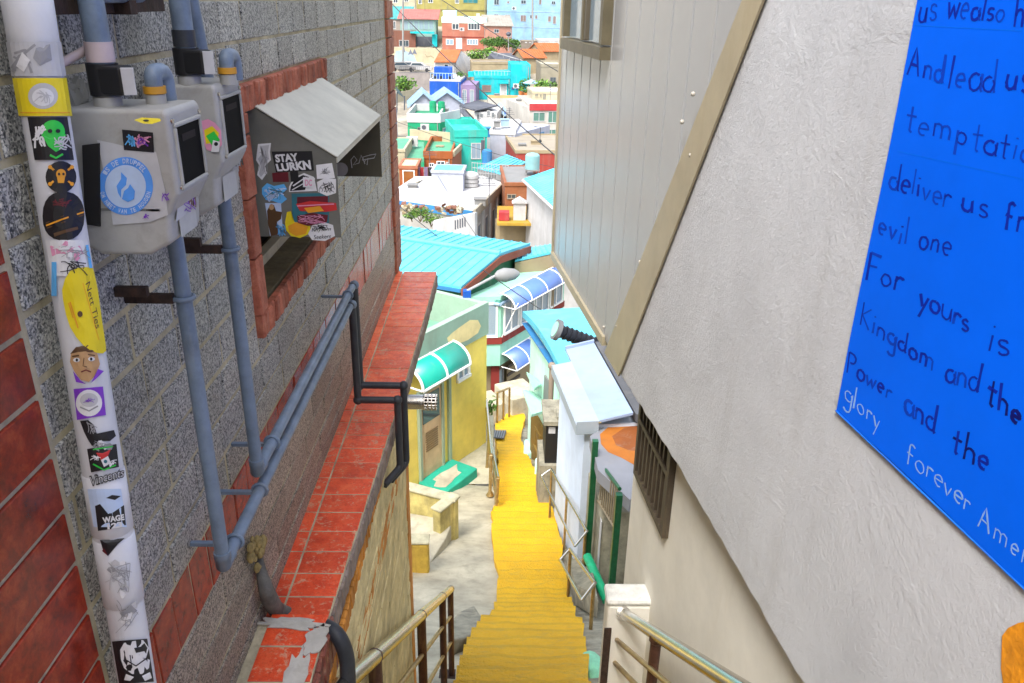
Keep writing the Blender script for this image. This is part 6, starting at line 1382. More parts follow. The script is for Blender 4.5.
# --- white flat roof house with lavender roof hut
zw_ = onY(462, 200, 52).z
A1, A2, A3, A4 = onZ(398, 203, zw_), onZ(473, 213.5, zw_), onZ(511, 177, zw_), onZ(424, 178, zw_)
t = thing('white_roofed_house', 'house with a large flat white roof edged in blue, below the terraced houses', 'house', (A1+A2)/2-Z3*5)
A1 = A1+(A1-A2)*0.25; A4 = A4+(A4-A3)*0.1
mb = MB(); mb.prism([A1, A2, A3, A4], -Z3*5.5); mb.build('wall', C('pale_grey_wall', (0.58, 0.57, 0.53), dirt=0.5), t)
mb = MB(); mb.prism([A1+Z3*.004, A2+Z3*.004, A3+Z3*.004, A4+Z3*.004], Z3*0.12); mb.build('roof', K_WROOF, t)
mb = MB(); n_ = Vector((A2.y-A1.y, A1.x-A2.x, 0)).normalized(); n_ = n_ if n_.y < 0 else -n_; mb.obox(A1+n_*.01-Z3*.28, A2-A1, n_*0.12, Z3*0.45); mb.build('blue_edge', K_BLUEE, t)
mb = MB(); u = A3-A2; n2 = Vector((u.y, -u.x, 0)).normalized(); mb.obox(A2+n2*.01-Z3*.3, u, n2*0.15, Z3*0.55); mb.build('cornice', C('beige_edge', (0.5, 0.45, 0.35)), t)
wfc = Face(A2, u, n2); UL = u.length
for k in range(5):
    a = UL*(0.08+0.18*k); window(wfc, t, ('m', a, a+UL*0.09, zw_-3.6, zw_-1.0), C('pale_grey_wall', (0.58, 0.57, 0.53)), M_GLASSL, 0, deep=0.06)
mb = MB()
for k in range(6): wfc.box(mb, UL*(0.02+0.18*k), UL*(0.05+0.18*k), zw_-5, zw_-0.35, 0.012, 0.12)
mb.build('pilaster', K_WHT, t)
def small_house(name, label, cat, x0, x1, yt, yb, D, dep, mat, rmat=None, yaw=0.0, roof='flat', rim=0.2, rise=0.6, over=0.1, **k):
    H = house(name, label, cat, x0, x1, yt, D, dep, mat, yaw, zb=onY((x0+x1)/2, yb, D).z, roof=roof, rmat=rmat, rim=rim, rise=rise, over=over, **k); return H
dh = onZ(445, 193, zw_).y
H = small_house('roof_hut', 'lavender box hut with a cyan lid standing on the white roof', 'hut', 431.5, 463, 171, 195, dh, 2.2, K_LAV, K_CYAN, -0.05, rim=0.05)
wt_ = thing('water_tank', 'round white water tank beside the lavender roof hut', 'water tank', onZ(470, 188, zw_))
p = onZ(470, 188, zw_); mb = MB(); top = onY(470, 175, p.y).z; mb.cyl(p, (p.x, p.y, top), 0.62, 18); mb.ball((p.x, p.y, top), 0.62, 18, 0, (1, 1, 0.4)); mb.build('tank', K_WHT, wt_)
mb = MB()
for k in range(3): z = p.z+(top-p.z)*(0.2+0.3*k); mb.tube([(p.x+0.64*math.cos(a), p.y+0.64*math.sin(a), z) for a in [2*math.pi*i/18 for i in range(19)]], 0.03, 5)
mb.build('hoop', K_GREY, wt_)
# grid fence at the roof's back edge
fa_, fb_ = onZ(472, 180, zw_), onZ(508, 183, zw_); g = thing('roof_railing', 'white grid railing along the back edge of the white roof', 'railing', fa_); mb = MB()
for k in range(4): mb.tube([fa_+Z3*(0.2+.35*k), fb_+Z3*(.2+.35*k)], 0.025, 5)
for k in range(14): p = fa_+(fb_-fa_)*k/13; mb.cyl(p, p+Z3*1.3, 0.025, 5)
mb.build('grid', C('pale_metal', (0.5, 0.52, 0.52)), g)
# --- rubble garden strip and vented white wall in front of the white house
for (px, py, r, sd, lab) in ((420, 214, 0.8, 1, 'yellow-green shrub in the strip below the blue roof edge'), (431, 220, 0.7, 2, 'dark green shrub beside the vented white wall'), (412, 216, 0.6, 3, 'small leafy shrub near the tiled wall edge below the blue roof edge')):
    c = onY(px, py, 46); r *= 0.62; bush(lab, c, (r*1.5, r, r*0.8), 300, 0.09, sd)
wv = thing('vented_wall', 'white garden wall with a row of upright slots behind the cyan roof', 'wall', onY(455, 236, 42)); v0, v1 = onY(433, 226, 41), onY(475, 240, 37); v0t = onY(433, 221, 41); v1t = onY(475, 213, 37)
mb = MB(); mb.prism([v0-Z3, v1-Z3, v1t, v0t], (0.1, 0.25, 0)); mb.build('wall', K_WHT, wv); vf = Face(v0, (v1-v0).normalized().xy.to_3d(), Vector(((v1-v0).y, -(v1-v0).x, 0)))
mb = MB()
for k in range(5):
    a, z = vf.px(455+k*2.4, 224-k*0.7); vf.box(mb, a, a+0.11, z-0.25, z+0.2, 0.003, 0.02)
mb.build('slot', K_DGREY, wv)
rk = thing('rubble_pile', 'heap of grey and orange rubble in the strip at the foot of the blue-edged roof', 'rubble', onY(404, 213, 47)); mb = MB(); rr = random.Random(4)
for k in range(60):
    p = onY(399+rr.random()*60, 207+rr.random()*8, 46.5+rr.random()); s = rr.uniform(0.1, 0.3); mb.obox(p, (s, jit(.1), jit(.1)), (jit(.1), s, jit(.1)), (jit(.1), jit(.1), s*.7), rr.randrange(3))
mb.build('rubble', [M_CONC, K_BRICK, K_BEIGE], rk)
# --- brick orange-brown house with a yellow balcony, right of the white house
H = house('brick_house', 'orange-brown brick house with a yellow balcony edge between the white roof and the white gable', 'house', 505, 540, 184, 52, 6, C('orange_brick', (0.42, 0.15, 0.06), dirt=0.4), 0.05, zb=-16.5, rmat=K_GREY, rim=0.1)
wins(H, [(507, 194, 516, 199), (518, 203, 524, 208)], fr=C('tan_pipe', (0.42, 0.34, 0.26)))
mb = MB(); zb2_ = onY(510, 223, 50).z; q = onY(497, 223, 47.5); mb.box((q.x, 47.5, q.z-0.16), (q.x+2.6, 51.9, q.z)); mb.build('balcony', C('yellow_edge', (0.62, 0.38, 0.04)), H.t)
Hl = Face((q.x, 49.2), (1, 0, 0), (0, -1, 0)); mb = MB(); Hl.box(mb, -0.1, 2.6, q.z-3.5, q.z-0.17, 0, 0.1); mb.build('lower_wall', K_BEIGE, H.t)
for k in range(4): window(Hl, H.t, ('m', 0.15+0.6*k, 0.6+0.6*k, q.z-1.6, q.z-0.5), C('beige_wall', (0.5, 0.4, 0.24)), M_GLASS, 0, deep=0.12)
mb = MB(); mb.box((q.x+0.1, 48, q.z+0.003), (q.x+0.75, 48.6, q.z+0.55)); o = mb.build('red_box', K_REDS, None, bevel=0.03); tag(o, 'red box on the yellow balcony', 'box')
mb = MB(); mb.box((q.x+1.0, 48.2, q.z+0.003), (q.x+1.75, 48.8, q.z+1.05)); mb.prism([(q.x+.9, 48.1, q.z+1.06), (q.x+1.85, 48.1, q.z+1.06), (q.x+1.375, 48.1, q.z+1.35)], (0, .8, 0)); o = mb.build('cabinet', K_WHT, None); tag(o, 'small white peaked cabinet on the yellow balcony', 'cabinet')
# --- white gable house at the right with a cyan roof
t = thing('white_gable_house', 'white-walled house with a cyan ribbed roof at the right edge of the town view', 'house', onY(540, 200, 46)-Z3*6)
ze = -10.1; p0, p1_ = onZ(523, 181, ze), onZ(558, 214, ze); p2_, p3_ = p1_+Vector((3.6, 1.5, 1.15)), p0+Vector((4.4, 2.2, 1.15))
mb = MB(); mb.prism([p0, p1_, p2_, p3_], Z3*.08)
for k in range(22):
    f = k/21; mb.tube([p0+(p1_-p0)*f+Z3*.09, p3_+(p2_-p3_)*f+Z3*.09], 0.045, 5)
mb.build('roof', K_CYAN, t); mb = MB(); mb.tube([p0+Z3*.03, p1_+Z3*.03], .09, 8); mb.build('gutter', K_WHT, t)
mb = MB(); mb.prism([p0+Vector((.25, .1, -.02)), p1_+Vector((.25, .1, -.02)), p2_-Z3*1.3, p3_-Z3*1.3], -Z3*6.5); mb.build('wall', K_WHT, t)
# --- cyan low gable roof between
zq = onY(500, 156, 62).z
t = thing('cyan_gable_house', 'low grey-walled house with a shallow cyan gable roof behind the white roof', 'house', onY(500, 175, 58)-Z3*3)
q0, q1_, q2_, q3_, q4, q5 = onY(478, 169, 60), onY(504, 175.5, 57), onY(526, 163, 64), onY(507, 155.5, 66), onY(488, 160, 65), onY(480, 168, 60)
mb = MB(); mb.prism([q0, q1_, q2_, q3_], Z3*.08)
for k in range(8):
    f = k/7; a = q0+(q1_-q0)*f; b_ = q3_+(q2_-q3_)*f; mb.tube([a+Z3*.09, b_+Z3*.09], .04, 5)
mb.build('roof', K_CYAN, t)
mb = MB(); mb.prism([q0-Z3*.02, q1_-Z3*.02, q2_-Z3*.02, q3_-Z3*.02], -Z3*4.5); mb.build('wall', K_GREY, t)
f_ = Face(q0, (q1_-q0).normalized(), Vector(((q1_-q0).y, -(q1_-q0).x, 0))); fl_ = (q1_-q0).length
for k in range(3): window(f_, t, ('m', 0.2+k*fl_/3, 0.15+(k+.8)*fl_/3, q1_.z-1.6, q1_.z-.5), K_GREY, M_GLASS, 1, bars=4)
# water tank, cyan
p = onY(532, 176, 55); tt = thing('water_tank', 'tall pale cyan water tank on a stand above the cyan roof at the right', 'water tank', p); mb = MB(); tp_ = onY(532, 156, 55).z; mb.cyl((p.x, p.y, p.z+0.5), (p.x, p.y, tp_), 0.5, 18); mb.ball((p.x, p.y, tp_), 0.5, 18, 0, (1, 1, .45)); mb.build('tank', C('pale_cyan_tank', (0.35, 0.68, 0.70)), tt)
mb = MB()
for dx in (-.4, .4):
    for dy in (-.4, .4): mb.cyl((p.x+dx, p.y+dy, p.z-1.0), (p.x+dx, p.y+dy, p.z+.5), .05, 6)
mb.box((p.x-.5, p.y-.5, p.z+.42), (p.x+.5, p.y+.5, p.z+.5)); mb.build('stand', K_GREY, tt)
H = house('red_walled_house', 'house with a red wall and flat dusty roof behind the cyan water tank', 'house', 516, 600, 152, 68, 9, C('red_wall', (0.50, 0.07, 0.05)), 0.1, roof='flat', rmat=C('dusty_roof', (0.46, 0.40, 0.30), dirt=0.5), rim=0.15, rimmat=K_BEIGE)
# --- yellow and orange house with a green roof terrace
H = house('orange_house', 'orange-brown house with yellow wings and a green roof terrace beneath the emerald house', 'house', 424, 452, 157, 68, 8, K_ORB, 0.0, zb=-17, rmat=K_GROOF, rim=0.5, rimmat=K_ORB, over=0.2)
H2 = H
mb = MB(); B = H.FL
rg0, rg1, rg2, rg3 = onZ(398, 160, B.z+.06), onZ(453, 160, B.z+.06), onZ(464, 146, B.z+.06), onZ(404, 144, B.z+.06)
fx = onZ(466, 145, B.z); mb.prism([onZ(452, 158, B.z-.02), fx, fx-Z3*4.5, onZ(452, 158, B.z)-Z3*4.5], (-.2, 1.0, 0)); mb.build('side_wall', C('salmon_orange_wall', (0.58, 0.22, 0.12)), H.t)
mb = MB(); mb.prism([onZ(397, 162, B.z-.3), onZ(424, 162, B.z-.3), onZ(424, 145, B.z-.3), onZ(398, 145, B.z-.3)], Z3*.3); mb.build('green_terrace', K_GROOF, H.t)
mb = MB(); a, b_ = onZ(410, 139, B.z), onZ(465, 144, B.z); mb.obox(a, b_-a, (0, .25, 0), Z3*0.9); c = onZ(452, 157, B.z); mb.obox(b_+Z3*0.02, c-b_, (.2, 0, 0), Z3*.45); mb.build('yellow_parapet', K_CREAM, H.t)
wins(H, [(429, 163, 434, 167), (436.5, 161, 445, 166), (446, 162, 449, 166)])
Hw = house('yellow_wing', 'cream-yellow house wing at the tiled wall edge left of the orange house', 'house', 380, 404.5, 150, 66, 6, K_CREAM, 0.0, zb=-17, rmat=K_GROOF, rim=0.1)
Hy = house('orange_annex', 'small orange porch with a pale slab roof in front of the cream-yellow wing', 'porch', 399, 417, 167, 60, 3, K_ORB, 0.0, zb=-17, rmat=K_CREAM, rim=0.1, rimmat=C('orange_edge', (0.55, 0.2, 0.1)))
door(Hy.front, Hy.t, (402.5, 170, 415, 187), C('orange_brown_door', (0.40, 0.13, 0.02)))
lw = thing('garden_wall', 'sandy yellow boundary wall sloping down beside the orange porch', 'wall', onY(420, 186, 57)); mb = MB(); a, b_ = onY(416, 178, 58), onY(431, 177, 62); mb.prism([onY(402, 203, 54), onY(424, 192, 56), onY(431, 185, 60), onY(431, 177, 60), onY(416, 182, 56), onY(402, 194, 54)], (0.15, .3, 0)); mb.build('wall', K_CREAM, lw)
ld = onY(421.5, 172, 61); mb = MB()
for k, mt in enumerate((0, 1, 0, 2)): mb.box((ld.x+.30*k-.4, 61, ld.z-.45), (ld.x+.30*k-.14, 61.05, ld.z+.35), mt)
mb.tube([(ld.x-.6, 61.02, ld.z+.36), (ld.x+1.1, 61.02, ld.z+.36)], .015, 5); mb.cyl((ld.x-.6, 61.02, ld.z+.38), (ld.x-.6, 61.02, ld.z-2), .03, 6); mb.cyl((ld.x+1.1, 61.02, ld.z+.38), (ld.x+1.1, 61.02, ld.z-2), .03, 6)
o = mb.build('laundry', [K_PURP, K_REDS, M_BLACK], None); tag(o, 'purple and red laundry on a line beside the orange house', 'laundry')
ac = onY(412.5, 141.5, 72.5); mb = MB(); mb.box((ac.x-.5, 72, ac.z-.35), (ac.x+.5, 72.5, ac.z+.45)); mb.cyl((ac.x-.1, 71.98, ac.z+.05), (ac.x-.1, 72, ac.z+.05), .28, 16, 1); o = mb.build('air_conditioner', [K_WHT, K_DGREY], None); tag(o, 'white air conditioner unit on the green roof terrace', 'air conditioner')
# --- emerald house
H = house('emerald_house', 'emerald green house with a white parapet and two green roof tanks', 'house', 407.5, 440, 121, 82, 8, K_GRN, 0.0, zb=-16.5, rmat=C('emerald_floor', (0.04, 0.36, 0.18)), rim=0.75, rimmat=K_WHT, over=0.3)
sd = onZ(456, 117, H.FL.z); eu = (sd-(H.B+H.u*H.w+Z3*H.FL.z)); eu.z = 0
wins(H, [(417.5, 127, 424, 135)], fr=K_GREY, bars=3)
mb = MB(); c0_ = H.B+H.u*H.w; mb.prism([c0_+Z3*H.zb, c0_+Vector((1.75, 3.5, 0))+Z3*H.zb, c0_+Vector((1.6, H.dep, 0))+Z3*H.zb, c0_+Vector((0, H.dep, 0))+Z3*H.zb], Z3*(H.zt-H.zb-.01)); mb.build('wing_wall', K_GRN, H.t)
ef = Face(c0_, Vector((1.75, 3.5, 0)), Vector((3.5, -1.75, 0)))
for k in range(2): window(ef, H.t, ('m', 0.5+1.5*k, 1.6+1.5*k, H.zt-2.6, H.zt-0.7), K_WHT, M_GLASSL, 0)
mb = MB(); P_ = [c0_+Z3*(H.zt-.1), c0_+Vector((1.85, 3.5, 0))+Z3*(H.zt-.1)]; mb.obox(P_[0], P_[1]-P_[0], (-.1, .2, 0), Z3*.86); mb.build('parapet', K_WHT, H.t)
for (px, py, lab) in ((433, 111, 'green plastic roof tank, the left of two on the emerald house'), (441.5, 111.5, 'green plastic roof tank, the right of two on the emerald house')):
    p = onY(px, py, 86.5); mb = MB(); mb.cyl((p.x, p.y, p.z-.1), (p.x, p.y, p.z+0.95), .36, 16); mb.tube([(p.x+.38*math.cos(a), p.y+.38*math.sin(a), p.z+.5) for a in [2*math.pi*i/16 for i in range(17)]], .03, 5); mb.cyl((p.x, p.y, p.z+.95), (p.x, p.y, p.z+1.02), .25, 14); o = mb.build('roof_tank', K_GRN, None); tag(o, lab, 'tank', 'green tanks on the emerald house')
for (x0, x1, y, D, rs, lab) in ((411, 436, 105, 96, 1.3, 'house with a pale blue gable roof just behind the emerald house'), (432, 462, 103, 99, 1.2, 'house with a light blue gable roof below the royal blue house')):
    H = house('blue_gabled_house', lab, 'house', x0, x1, y, D, 6, K_LAV, 0.12, roof='gable_v', rmat=K_LBR, rise=rs, over=.4)
# --- teal-green house
H = house('teal_house', 'bright teal-green house right of the orange house', 'house', 455, 487, 136, 72, 7, K_TGRN, 0.18, zb=-17, rmat=K_TGRN, rim=0.5)
wins(H, [(471, 143, 481, 159)], fr=K_WHT, gl=M_GLASSL)
mb = MB(); f = H.front; a, b_, z0, z1 = f.rect((481, 140, 484, 152)); f.box(mb, a, b_, z0, z1, .01, .15); mb.build('shade_board', K_DGREY, H.t)
Hr = house('teal_roof_house', 'low house with a teal roof in front of the grey-roofed white house', 'house', 459, 481, 131, 80, 9, K_TGRN, 0.15, zb=-16, rmat=K_TGRN, rim=0.15)
bt = onY(487, 154, 66); mb = MB(); mb.cyl(bt-Z3*.8, bt+Z3*.2, .42, 14); mb.ball(bt+Z3*.2, .42, 14, 0, (1, 1, .5)); o = mb.build('water_tank', K_BLUEE, None); tag(o, 'small blue water barrel right of the teal-green house', 'water tank')
# --- lavender white block
H = house('lavender_house', 'pale lavender flat-roofed block right of the teal-green house', 'house', 490, 515, 133, 76, 7, K_LAV, -0.1, zb=-16.5, rmat=K_WROOF, rim=0.3, rimmat=K_WHT)
wins(H, [(481.5, 129, 491, 137)], fr=K_BLUEE) if False else None
c0_ = H.B+H.u*H.w; sdv = Vector((3.6, 6.2, 0)); mb = MB(); mb.prism([c0_+Z3*H.zb, c0_+sdv+Z3*H.zb, c0_+sdv+Vector((-3, 1, 0))+Z3*H.zb, c0_+H.v*H.dep*.9+Z3*H.zb], Z3*(H.zt-H.zb-.02)); mb.build('wing_wall', K_LAV, H.t)
lf_ = Face(c0_, sdv, Vector((sdv.y, -sdv.x, 0)))
window(lf_, H.t, ('m', 0.7, 2.6, H.zt-3.2, H.zt-1.0), K_WHT, M_GLASS, 1); window(lf_, H.t, ('m', 3.1, 3.8, H.zt-2.6, H.zt-1.1), K_WHT, M_GLASS, 0); window(lf_, H.t, ('m', 4.8, 5.9, H.zt-2.4, H.zt-.5), K_BLUEE, M_GLASSL, 0)
bt = onY(486, 133, 79); mb = MB(); mb.box((bt.x-.45, 79, bt.z-.4), (bt.x+.5, 80, bt.z+.4)); mb.box((bt.x-.5, 78.9, bt.z+.41), (bt.x+.55, 80.1, bt.z+.48)); o = mb.build('roof_tank', K_BLUEE, None); tag(o, 'square blue tank between the teal-roofed and lavender houses', 'tank')
# --- grey-roofed white house
H = house('grey_roofed_house', 'small white house with a slate-grey roof below the turquoise building', 'house', 474, 497, 112, 92, 6, K_WHT, -0.12, zb=-16, roof='none')
wins(H, [(477, 114, 479.5, 120), (480, 113, 483, 118), (487, 110.5, 490, 116), (491.5, 112, 494.5, 118)], fr=K_WHT)
p0, p1_, p2_, p3_ = onY(459.5, 107, 94), onY(476, 111.5, 91.4), onY(497.5, 106.5, 93.5), onY(478, 101.5, 99)
mb = MB(); mb.prism([p0, p1_, p2_, p3_], Z3*.12)
for k in range(8): f = k/7; mb.tube([p0+(p1_-p0)*f+Z3*.12, p3_+(p2_-p3_)*f+Z3*.12], .06, 5)
mb.build('roof', K_DGREY, H.t)
mb = MB(); mb.prism([onY(461, 109, 94), onY(475, 124, 91.8), onY(475, 131, 91.8), onY(460, 131, 94)], (0.2, 2, 0)); mb.build('side_wall', K_WHT, H.t)
mb = MB(); r0, r1_, r2_, r3_ = onY(459, 111, 92.5), onY(474, 127, 88), onY(477, 124, 89), onY(463, 109, 93.5); mb.prism([r0, r1_, r2_, r3_], Z3*.1); mb.build('side_roof', K_DGREY, H.t)
H = house('white_hut', 'low white flat-roofed hut in front of the grey-roofed white house', 'hut', 480, 520, 128, 84, 6, K_WHT, 0.0, zb=-16, rmat=K_WROOF, rim=.15)
bb = thing('blue_lean_to', 'bright blue lean-to roof beside the grey-roofed white house', 'roof', onY(502, 112, 97)); mb = MB(); mb.prism([onY(495, 108, 97), onY(505, 117, 95), onY(510, 114, 97.5), onY(500, 103, 100)], Z3*.12); mb.build('sheet', K_LBR, bb)
mb = MB(); mb.box(onY(504, 113, 96), onY(509, 118, 98)); mb.build('wall', K_ROYAL, bb)
# --- royal blue house
H = house('royal_blue_house', 'royal blue house with a dusty purple side left of the turquoise building', 'house', 429.5, 460.5, 81, 112, 8, K_ROYAL, -0.06, zb=-15, rmat=K_WROOF, rim=0.25, rimmat=K_WHT, over=0.0)
c0_ = H.B+H.u*H.w; sdv = Vector((2.0, 3.0, 0)); mb = MB(); sd2 = onplane(475.5, 85, c0_, Vector((-.1, 1, 0)))-c0_; sd2.z = 0; mb.obox(c0_+Z3*H.zb+H.u*.004, sd2, H.v*7, Z3*(H.zt-H.zb-.4)); mb.build('purple_wall', K_PURP, H.t)
pf = Face(c0_, sd2, Vector((sd2.y, -sd2.x, 0))); wl_ = sd2.length
for k in range(2): window(pf, H.t, ('m', wl_*(.12+.5*k), wl_*(.40+.5*k), H.zt-2.7, H.zt-1.0), K_WHT, M_GLASSL, 1, deep=.08)
zr_ = H.zt+.05
mb = MB()
p = onZ(443, 79, zr_); mb.box((p.x-1.2, p.y, zr_), (p.x+1.2, p.y+2, zr_+1.5)); o = mb.build('roof_room', K_ROYAL, None); tag(o, 'small blue stair room on top of the royal blue house', 'roof room')
bl = thing('roof_balustrade', 'blue and white balustrade with dark pots on the royal blue house roof', 'balustrade', p-Vector((0, .8, 0))); mb = MB()
for k in range(9): mb.cyl((p.x-1.6+.4*k, p.y-.8, zr_), (p.x-1.6+.4*k, p.y-.8, zr_+.8), .05, 6)
mb.tube([(p.x-1.7, p.y-.8, zr_+.8), (p.x+1.8, p.y-.8, zr_+.8)], .05, 6); mb.build('rail', K_LBR, bl)
mb = MB()
for k in (-1, -.3, .9): mb = MB(); mb.tube([(p.x+k, p.y-.4, zr_), (p.x+k, p.y-.4, zr_+.4)], .16, 10, r2=.22); mb.build('pot', M_BLACK, bl)
bush('small yellow-green roof garden shrub on the royal blue house', onZ(461, 77, zr_)+Z3*.3, (1.0, .5, .4), 110, .2, 61)
# --- turquoise building
H = house('turquoise_building', 'bright turquoise building with a roof terrace and white door in the middle of the town', 'house', 475, 511, 77.5, 118, 8, K_TURQ, 0.05, zb=-14.5, rmat=K_TURQ, rim=0.3)
Tq = H
wins(H, [(482, 85, 491, 92)], fr=C('tan_pipe', (0.42, 0.34, 0.26)), gl=C('brown_blind', (0.30, 0.22, 0.20)), mull=0)
door(H.front, H.t, (500, 84, 506.5, 97), K_WHT)
mb = MB(); f = H.front; a0, a1, z0, z1 = f.rect((499, 82, 508, 83.5)); f.box(mb, a0, a1, z0, z1, 0, .6); mb.build('door_hood', K_TURQ, H.t)
H = house('turquoise_block', 'taller plain turquoise block joined to the right of the turquoise building', 'house', 511, 530.5, 65.5, 117.6, 7, K_TURQ, 0.05, zb=-14.5, rmat=K_TURQ, rim=0.15, over=0.0)
wins(H, [(511.5, 87, 514, 89.5), (516, 87, 518.5, 89.5)], fr=K_ROYAL, mull=0)
mb = MB(); f = Tq.front; zz = Tq.zt; b0 = onY(470, 71, 126); b1 = onY(511, 69.5, 126); mb.prism([onY(468, 77, 125), onY(511, 76, 125), onY(511, 69.5, 125), onY(468, 71.5, 125)], (0, .3, 0)); o = mb.build('terrace_wall', K_TURQ, Tq.t)
rg = thing('roof_railing', 'thin white railing along the turquoise roof terrace', 'railing', Tq.FL); mb = MB()
for k in range(12): q = Tq.B+Tq.u*(Tq.w*k/11)+Z3*(zz+.3); mb.cyl(q, q+Z3*.6, .025, 5)
mb.tube([Tq.B+Z3*(zz+.9), Tq.B+Tq.u*Tq.w+Z3*(zz+.9)], .03, 5); mb.build('rail', K_WHT, rg)
gr = plain('terracotta', (0.42, 0.16, 0.05), 0.8)
tr = house('planter_terrace', 'white terrace deck with an orange step at the foot of the turquoise building', 'terrace', 488, 535, 98, 110, 3.5, C('cream_white', (0.74, 0.70, 0.62)), 0.04, zb=-15, rmat=C('orange_step', (0.70, 0.38, 0.12), dirt=0.1), rim=0.0)
rr = random.Random(6)
for k in range(9):
    q = onY(519+rr.random()*13, 93.5+rr.random()*3, 111+rr.random()*1.5); pt = thing('flower_pot', 'terracotta pots with plants crowded against the turquoise building', 'flower pot', q, 'pots by the turquoise building')
    mb = MB(); mb.tube([q-Z3*.1, q+Z3*.45], .2, 10, r2=.28); mb.build('pot', gr, pt); mb = MB(); leaf_mass(mb, q+Z3*.65, (.3, .3, .28), 24, .14, rr, 3); mb.build('foliage', M_LEAF, pt)
bush('round dark green pot tree against the turquoise block', onY(524, 85, 113), (.9, .7, 1.0), 200, .22, 71, False)
ub = onY(531, 83, 112); um = thing('parasol', 'sky blue parasol open beside the pot plants', 'parasol', ub-Z3*1.8); mb = MB(); n = 10; vs = [ub+Z3*.5]+[ub+Vector((1.15*math.cos(2*math.pi*i/n), 1.15*math.sin(2*math.pi*i/n), 0)) for i in range(n)]; mb.add(vs, [(0, 1+i, 1+(i+1) % n) for i in range(n)]); o = mb.build('canopy', K_LBR, um); md = o.modifiers.new('thickness', 'SOLIDIFY'); md.thickness = .02
mb = MB(); mb.cyl(ub-Z3*1.8, ub+Z3*.5, .03, 6); mb.build('pole', K_WHT, um)
# --- cream house with red stripe
H = house('red_striped_house', 'cream house with a red stripe and green windows at the right of the town view', 'house', 530, 600, 108, 88, 9, C('cream_white', (0.74, 0.70, 0.62)), 0.12, zb=-17, rmat=K_WROOF, rim=0.35, rimmat=C('cream_white', (0.74, 0.70, 0.62)))
mb = MB(); f = H.front; a0, z0 = f.px(530, 110); a1, z1 = f.px(556, 104.5); f.box(mb, -.07, H.w, H.zt-.25, H.zt+.45, .07, .12); mb.build('red_stripe', K_REDS, H.t)
wins(H, [(533, 112, 545, 121.5), (548, 111, 557, 123), (547, 129, 556, 137)], fr=K_WHT, gl=C('green_blind', (0.13, 0.30, 0.24)))
mb = MB(); c0_ = H.B; l2 = onplane(512, 104, c0_, Vector((0.35, 1, 0)).normalized()); q = onY(506, 108, 96); mb.prism([c0_+Z3*H.zb, c0_+Z3*(H.zt), Vector((q.x, q.y, H.zt)), Vector((q.x, q.y, H.zb))], (1.5, 2, 0)); mb.build('side_wall', C('cream_white', (0.74, 0.70, 0.62)), H.t)
Hs = house('roof_house', 'cream roof room with small windows on top of the red-striped house', 'house', 533, 570, 92.5, 95, 5, K_CREAM, 0.1, zb=H.zt, rmat=K_WROOF, rim=.15); wins(Hs, [(535, 92, 538, 97), (543, 93, 546, 100), (540, 94, 541.5, 97)], fr=K_CREAM)
bush('bright green shrub on the roof behind the red-striped house', onY(548, 86, 104), (1.9, 1, .9), 240, .3, 72)
H = house('grey_terrace_house', 'weathered grey-beige house partly hidden by the cladding at the right edge', 'house', 541, 600, 66, 128, 8, C('weathered_beige', (0.42, 0.38, 0.28), dirt=.5), 0.05, zb=-14, rmat=M_CONC, rim=.3); wins(H, [(550, 77, 556, 83)], fr=K_GREY)
pr = thing('pink_parasol', 'faded pink awning sheet beside the sky blue parasol', 'awning', onY(537, 90, 108)); mb = MB(); mb.prism([onY(535, 90, 108), onY(540, 89, 108), onY(537.5, 83.5, 109.5)], (.1, .5, 0)); mb.build('sheet', C('pink_cloth', (0.65, 0.22, 0.22)), pr)
# --- orange-roofed white house
H = house('orange_roofed_house', 'small white house with an orange tiled roof below the salmon house', 'house', 434, 455.5, 62.5, 132, 5, K_WHT, 0.0, zb=-13.5, roof='none'); wins(H, [(444, 64, 448.5, 67)], mull=0)
a, b_, c, d = onY(434, 62.5, 131.6), onY(456, 62.5, 131.6), onY(461, 50.5, 136), onY(441, 50.5, 136); c.z = d.z = a.z+1.55
mb = MB(); mb.prism([a, b_, c, d], Z3*.15); e_ = onY(468, 62, 136); e_.z = a.z; mb.prism([d, c, Vector((c.x+1.2, c.y+4, a.z)), Vector((d.x, d.y+4, a.z))], Z3*.15); mb.build('roof', K_ORR, H.t)
mb = MB(); mb.prism([b_-Z3*.02, c-Z3*.02, Vector((c.x+1.9, c.y+1.5, a.z)), Vector((c.x+1.9, c.y+1.5, -13)), Vector((b_.x, b_.y, -13))], (0, .3, 0)); mb.build('gable', K_WHT, H.t)
# --- mural retaining wall
mw = thing('mural_wall', 'long cream retaining wall with a faded mural of dark triangles', 'wall', onY(417, 66, 150)); mf_ = Face(onY(385, 66, 150), (1, 0.02, 0), (0.02, -1, 0)); a1, _ = mf_.px(441, 60); z1 = mf_.px(400, 47.5)[1]
mb = MB(); mf_.box(mb, 0, a1, -14, z1, -.5, 0); mb.build('wall', K_CREAM, mw); D = Decal(lambda px, py, h: onplane(px, py, mf_.P(0, 0, h), mf_.n), .01, .004); TB = C('mural_grey', (0.22, 0.25, 0.33)); TL = C('mural_pale_blue', (0.52, 0.68, 0.76))
D.blob([(393, 62), (396, 51), (404, 50), (414, 55), (418, 65), (394, 65)], TL)
for (x, y, w) in ((410.5, 55, 2.6), (414.5, 54.5, 2.6), (404, 52.5, 1.4)): D.fan((x, y-2), [(x-w, y), (x, y-6), (x+w, y), (x, y-1)], TB)
D.stroke([(425, 54), (427, 57), (431, 56), (434, 58)], .6, C('mural_tan', (.45, .35, .2))); D.build('mural', mw)
K_CAR = C('car_white', (0.7, 0.7, 0.7), rough=.25)
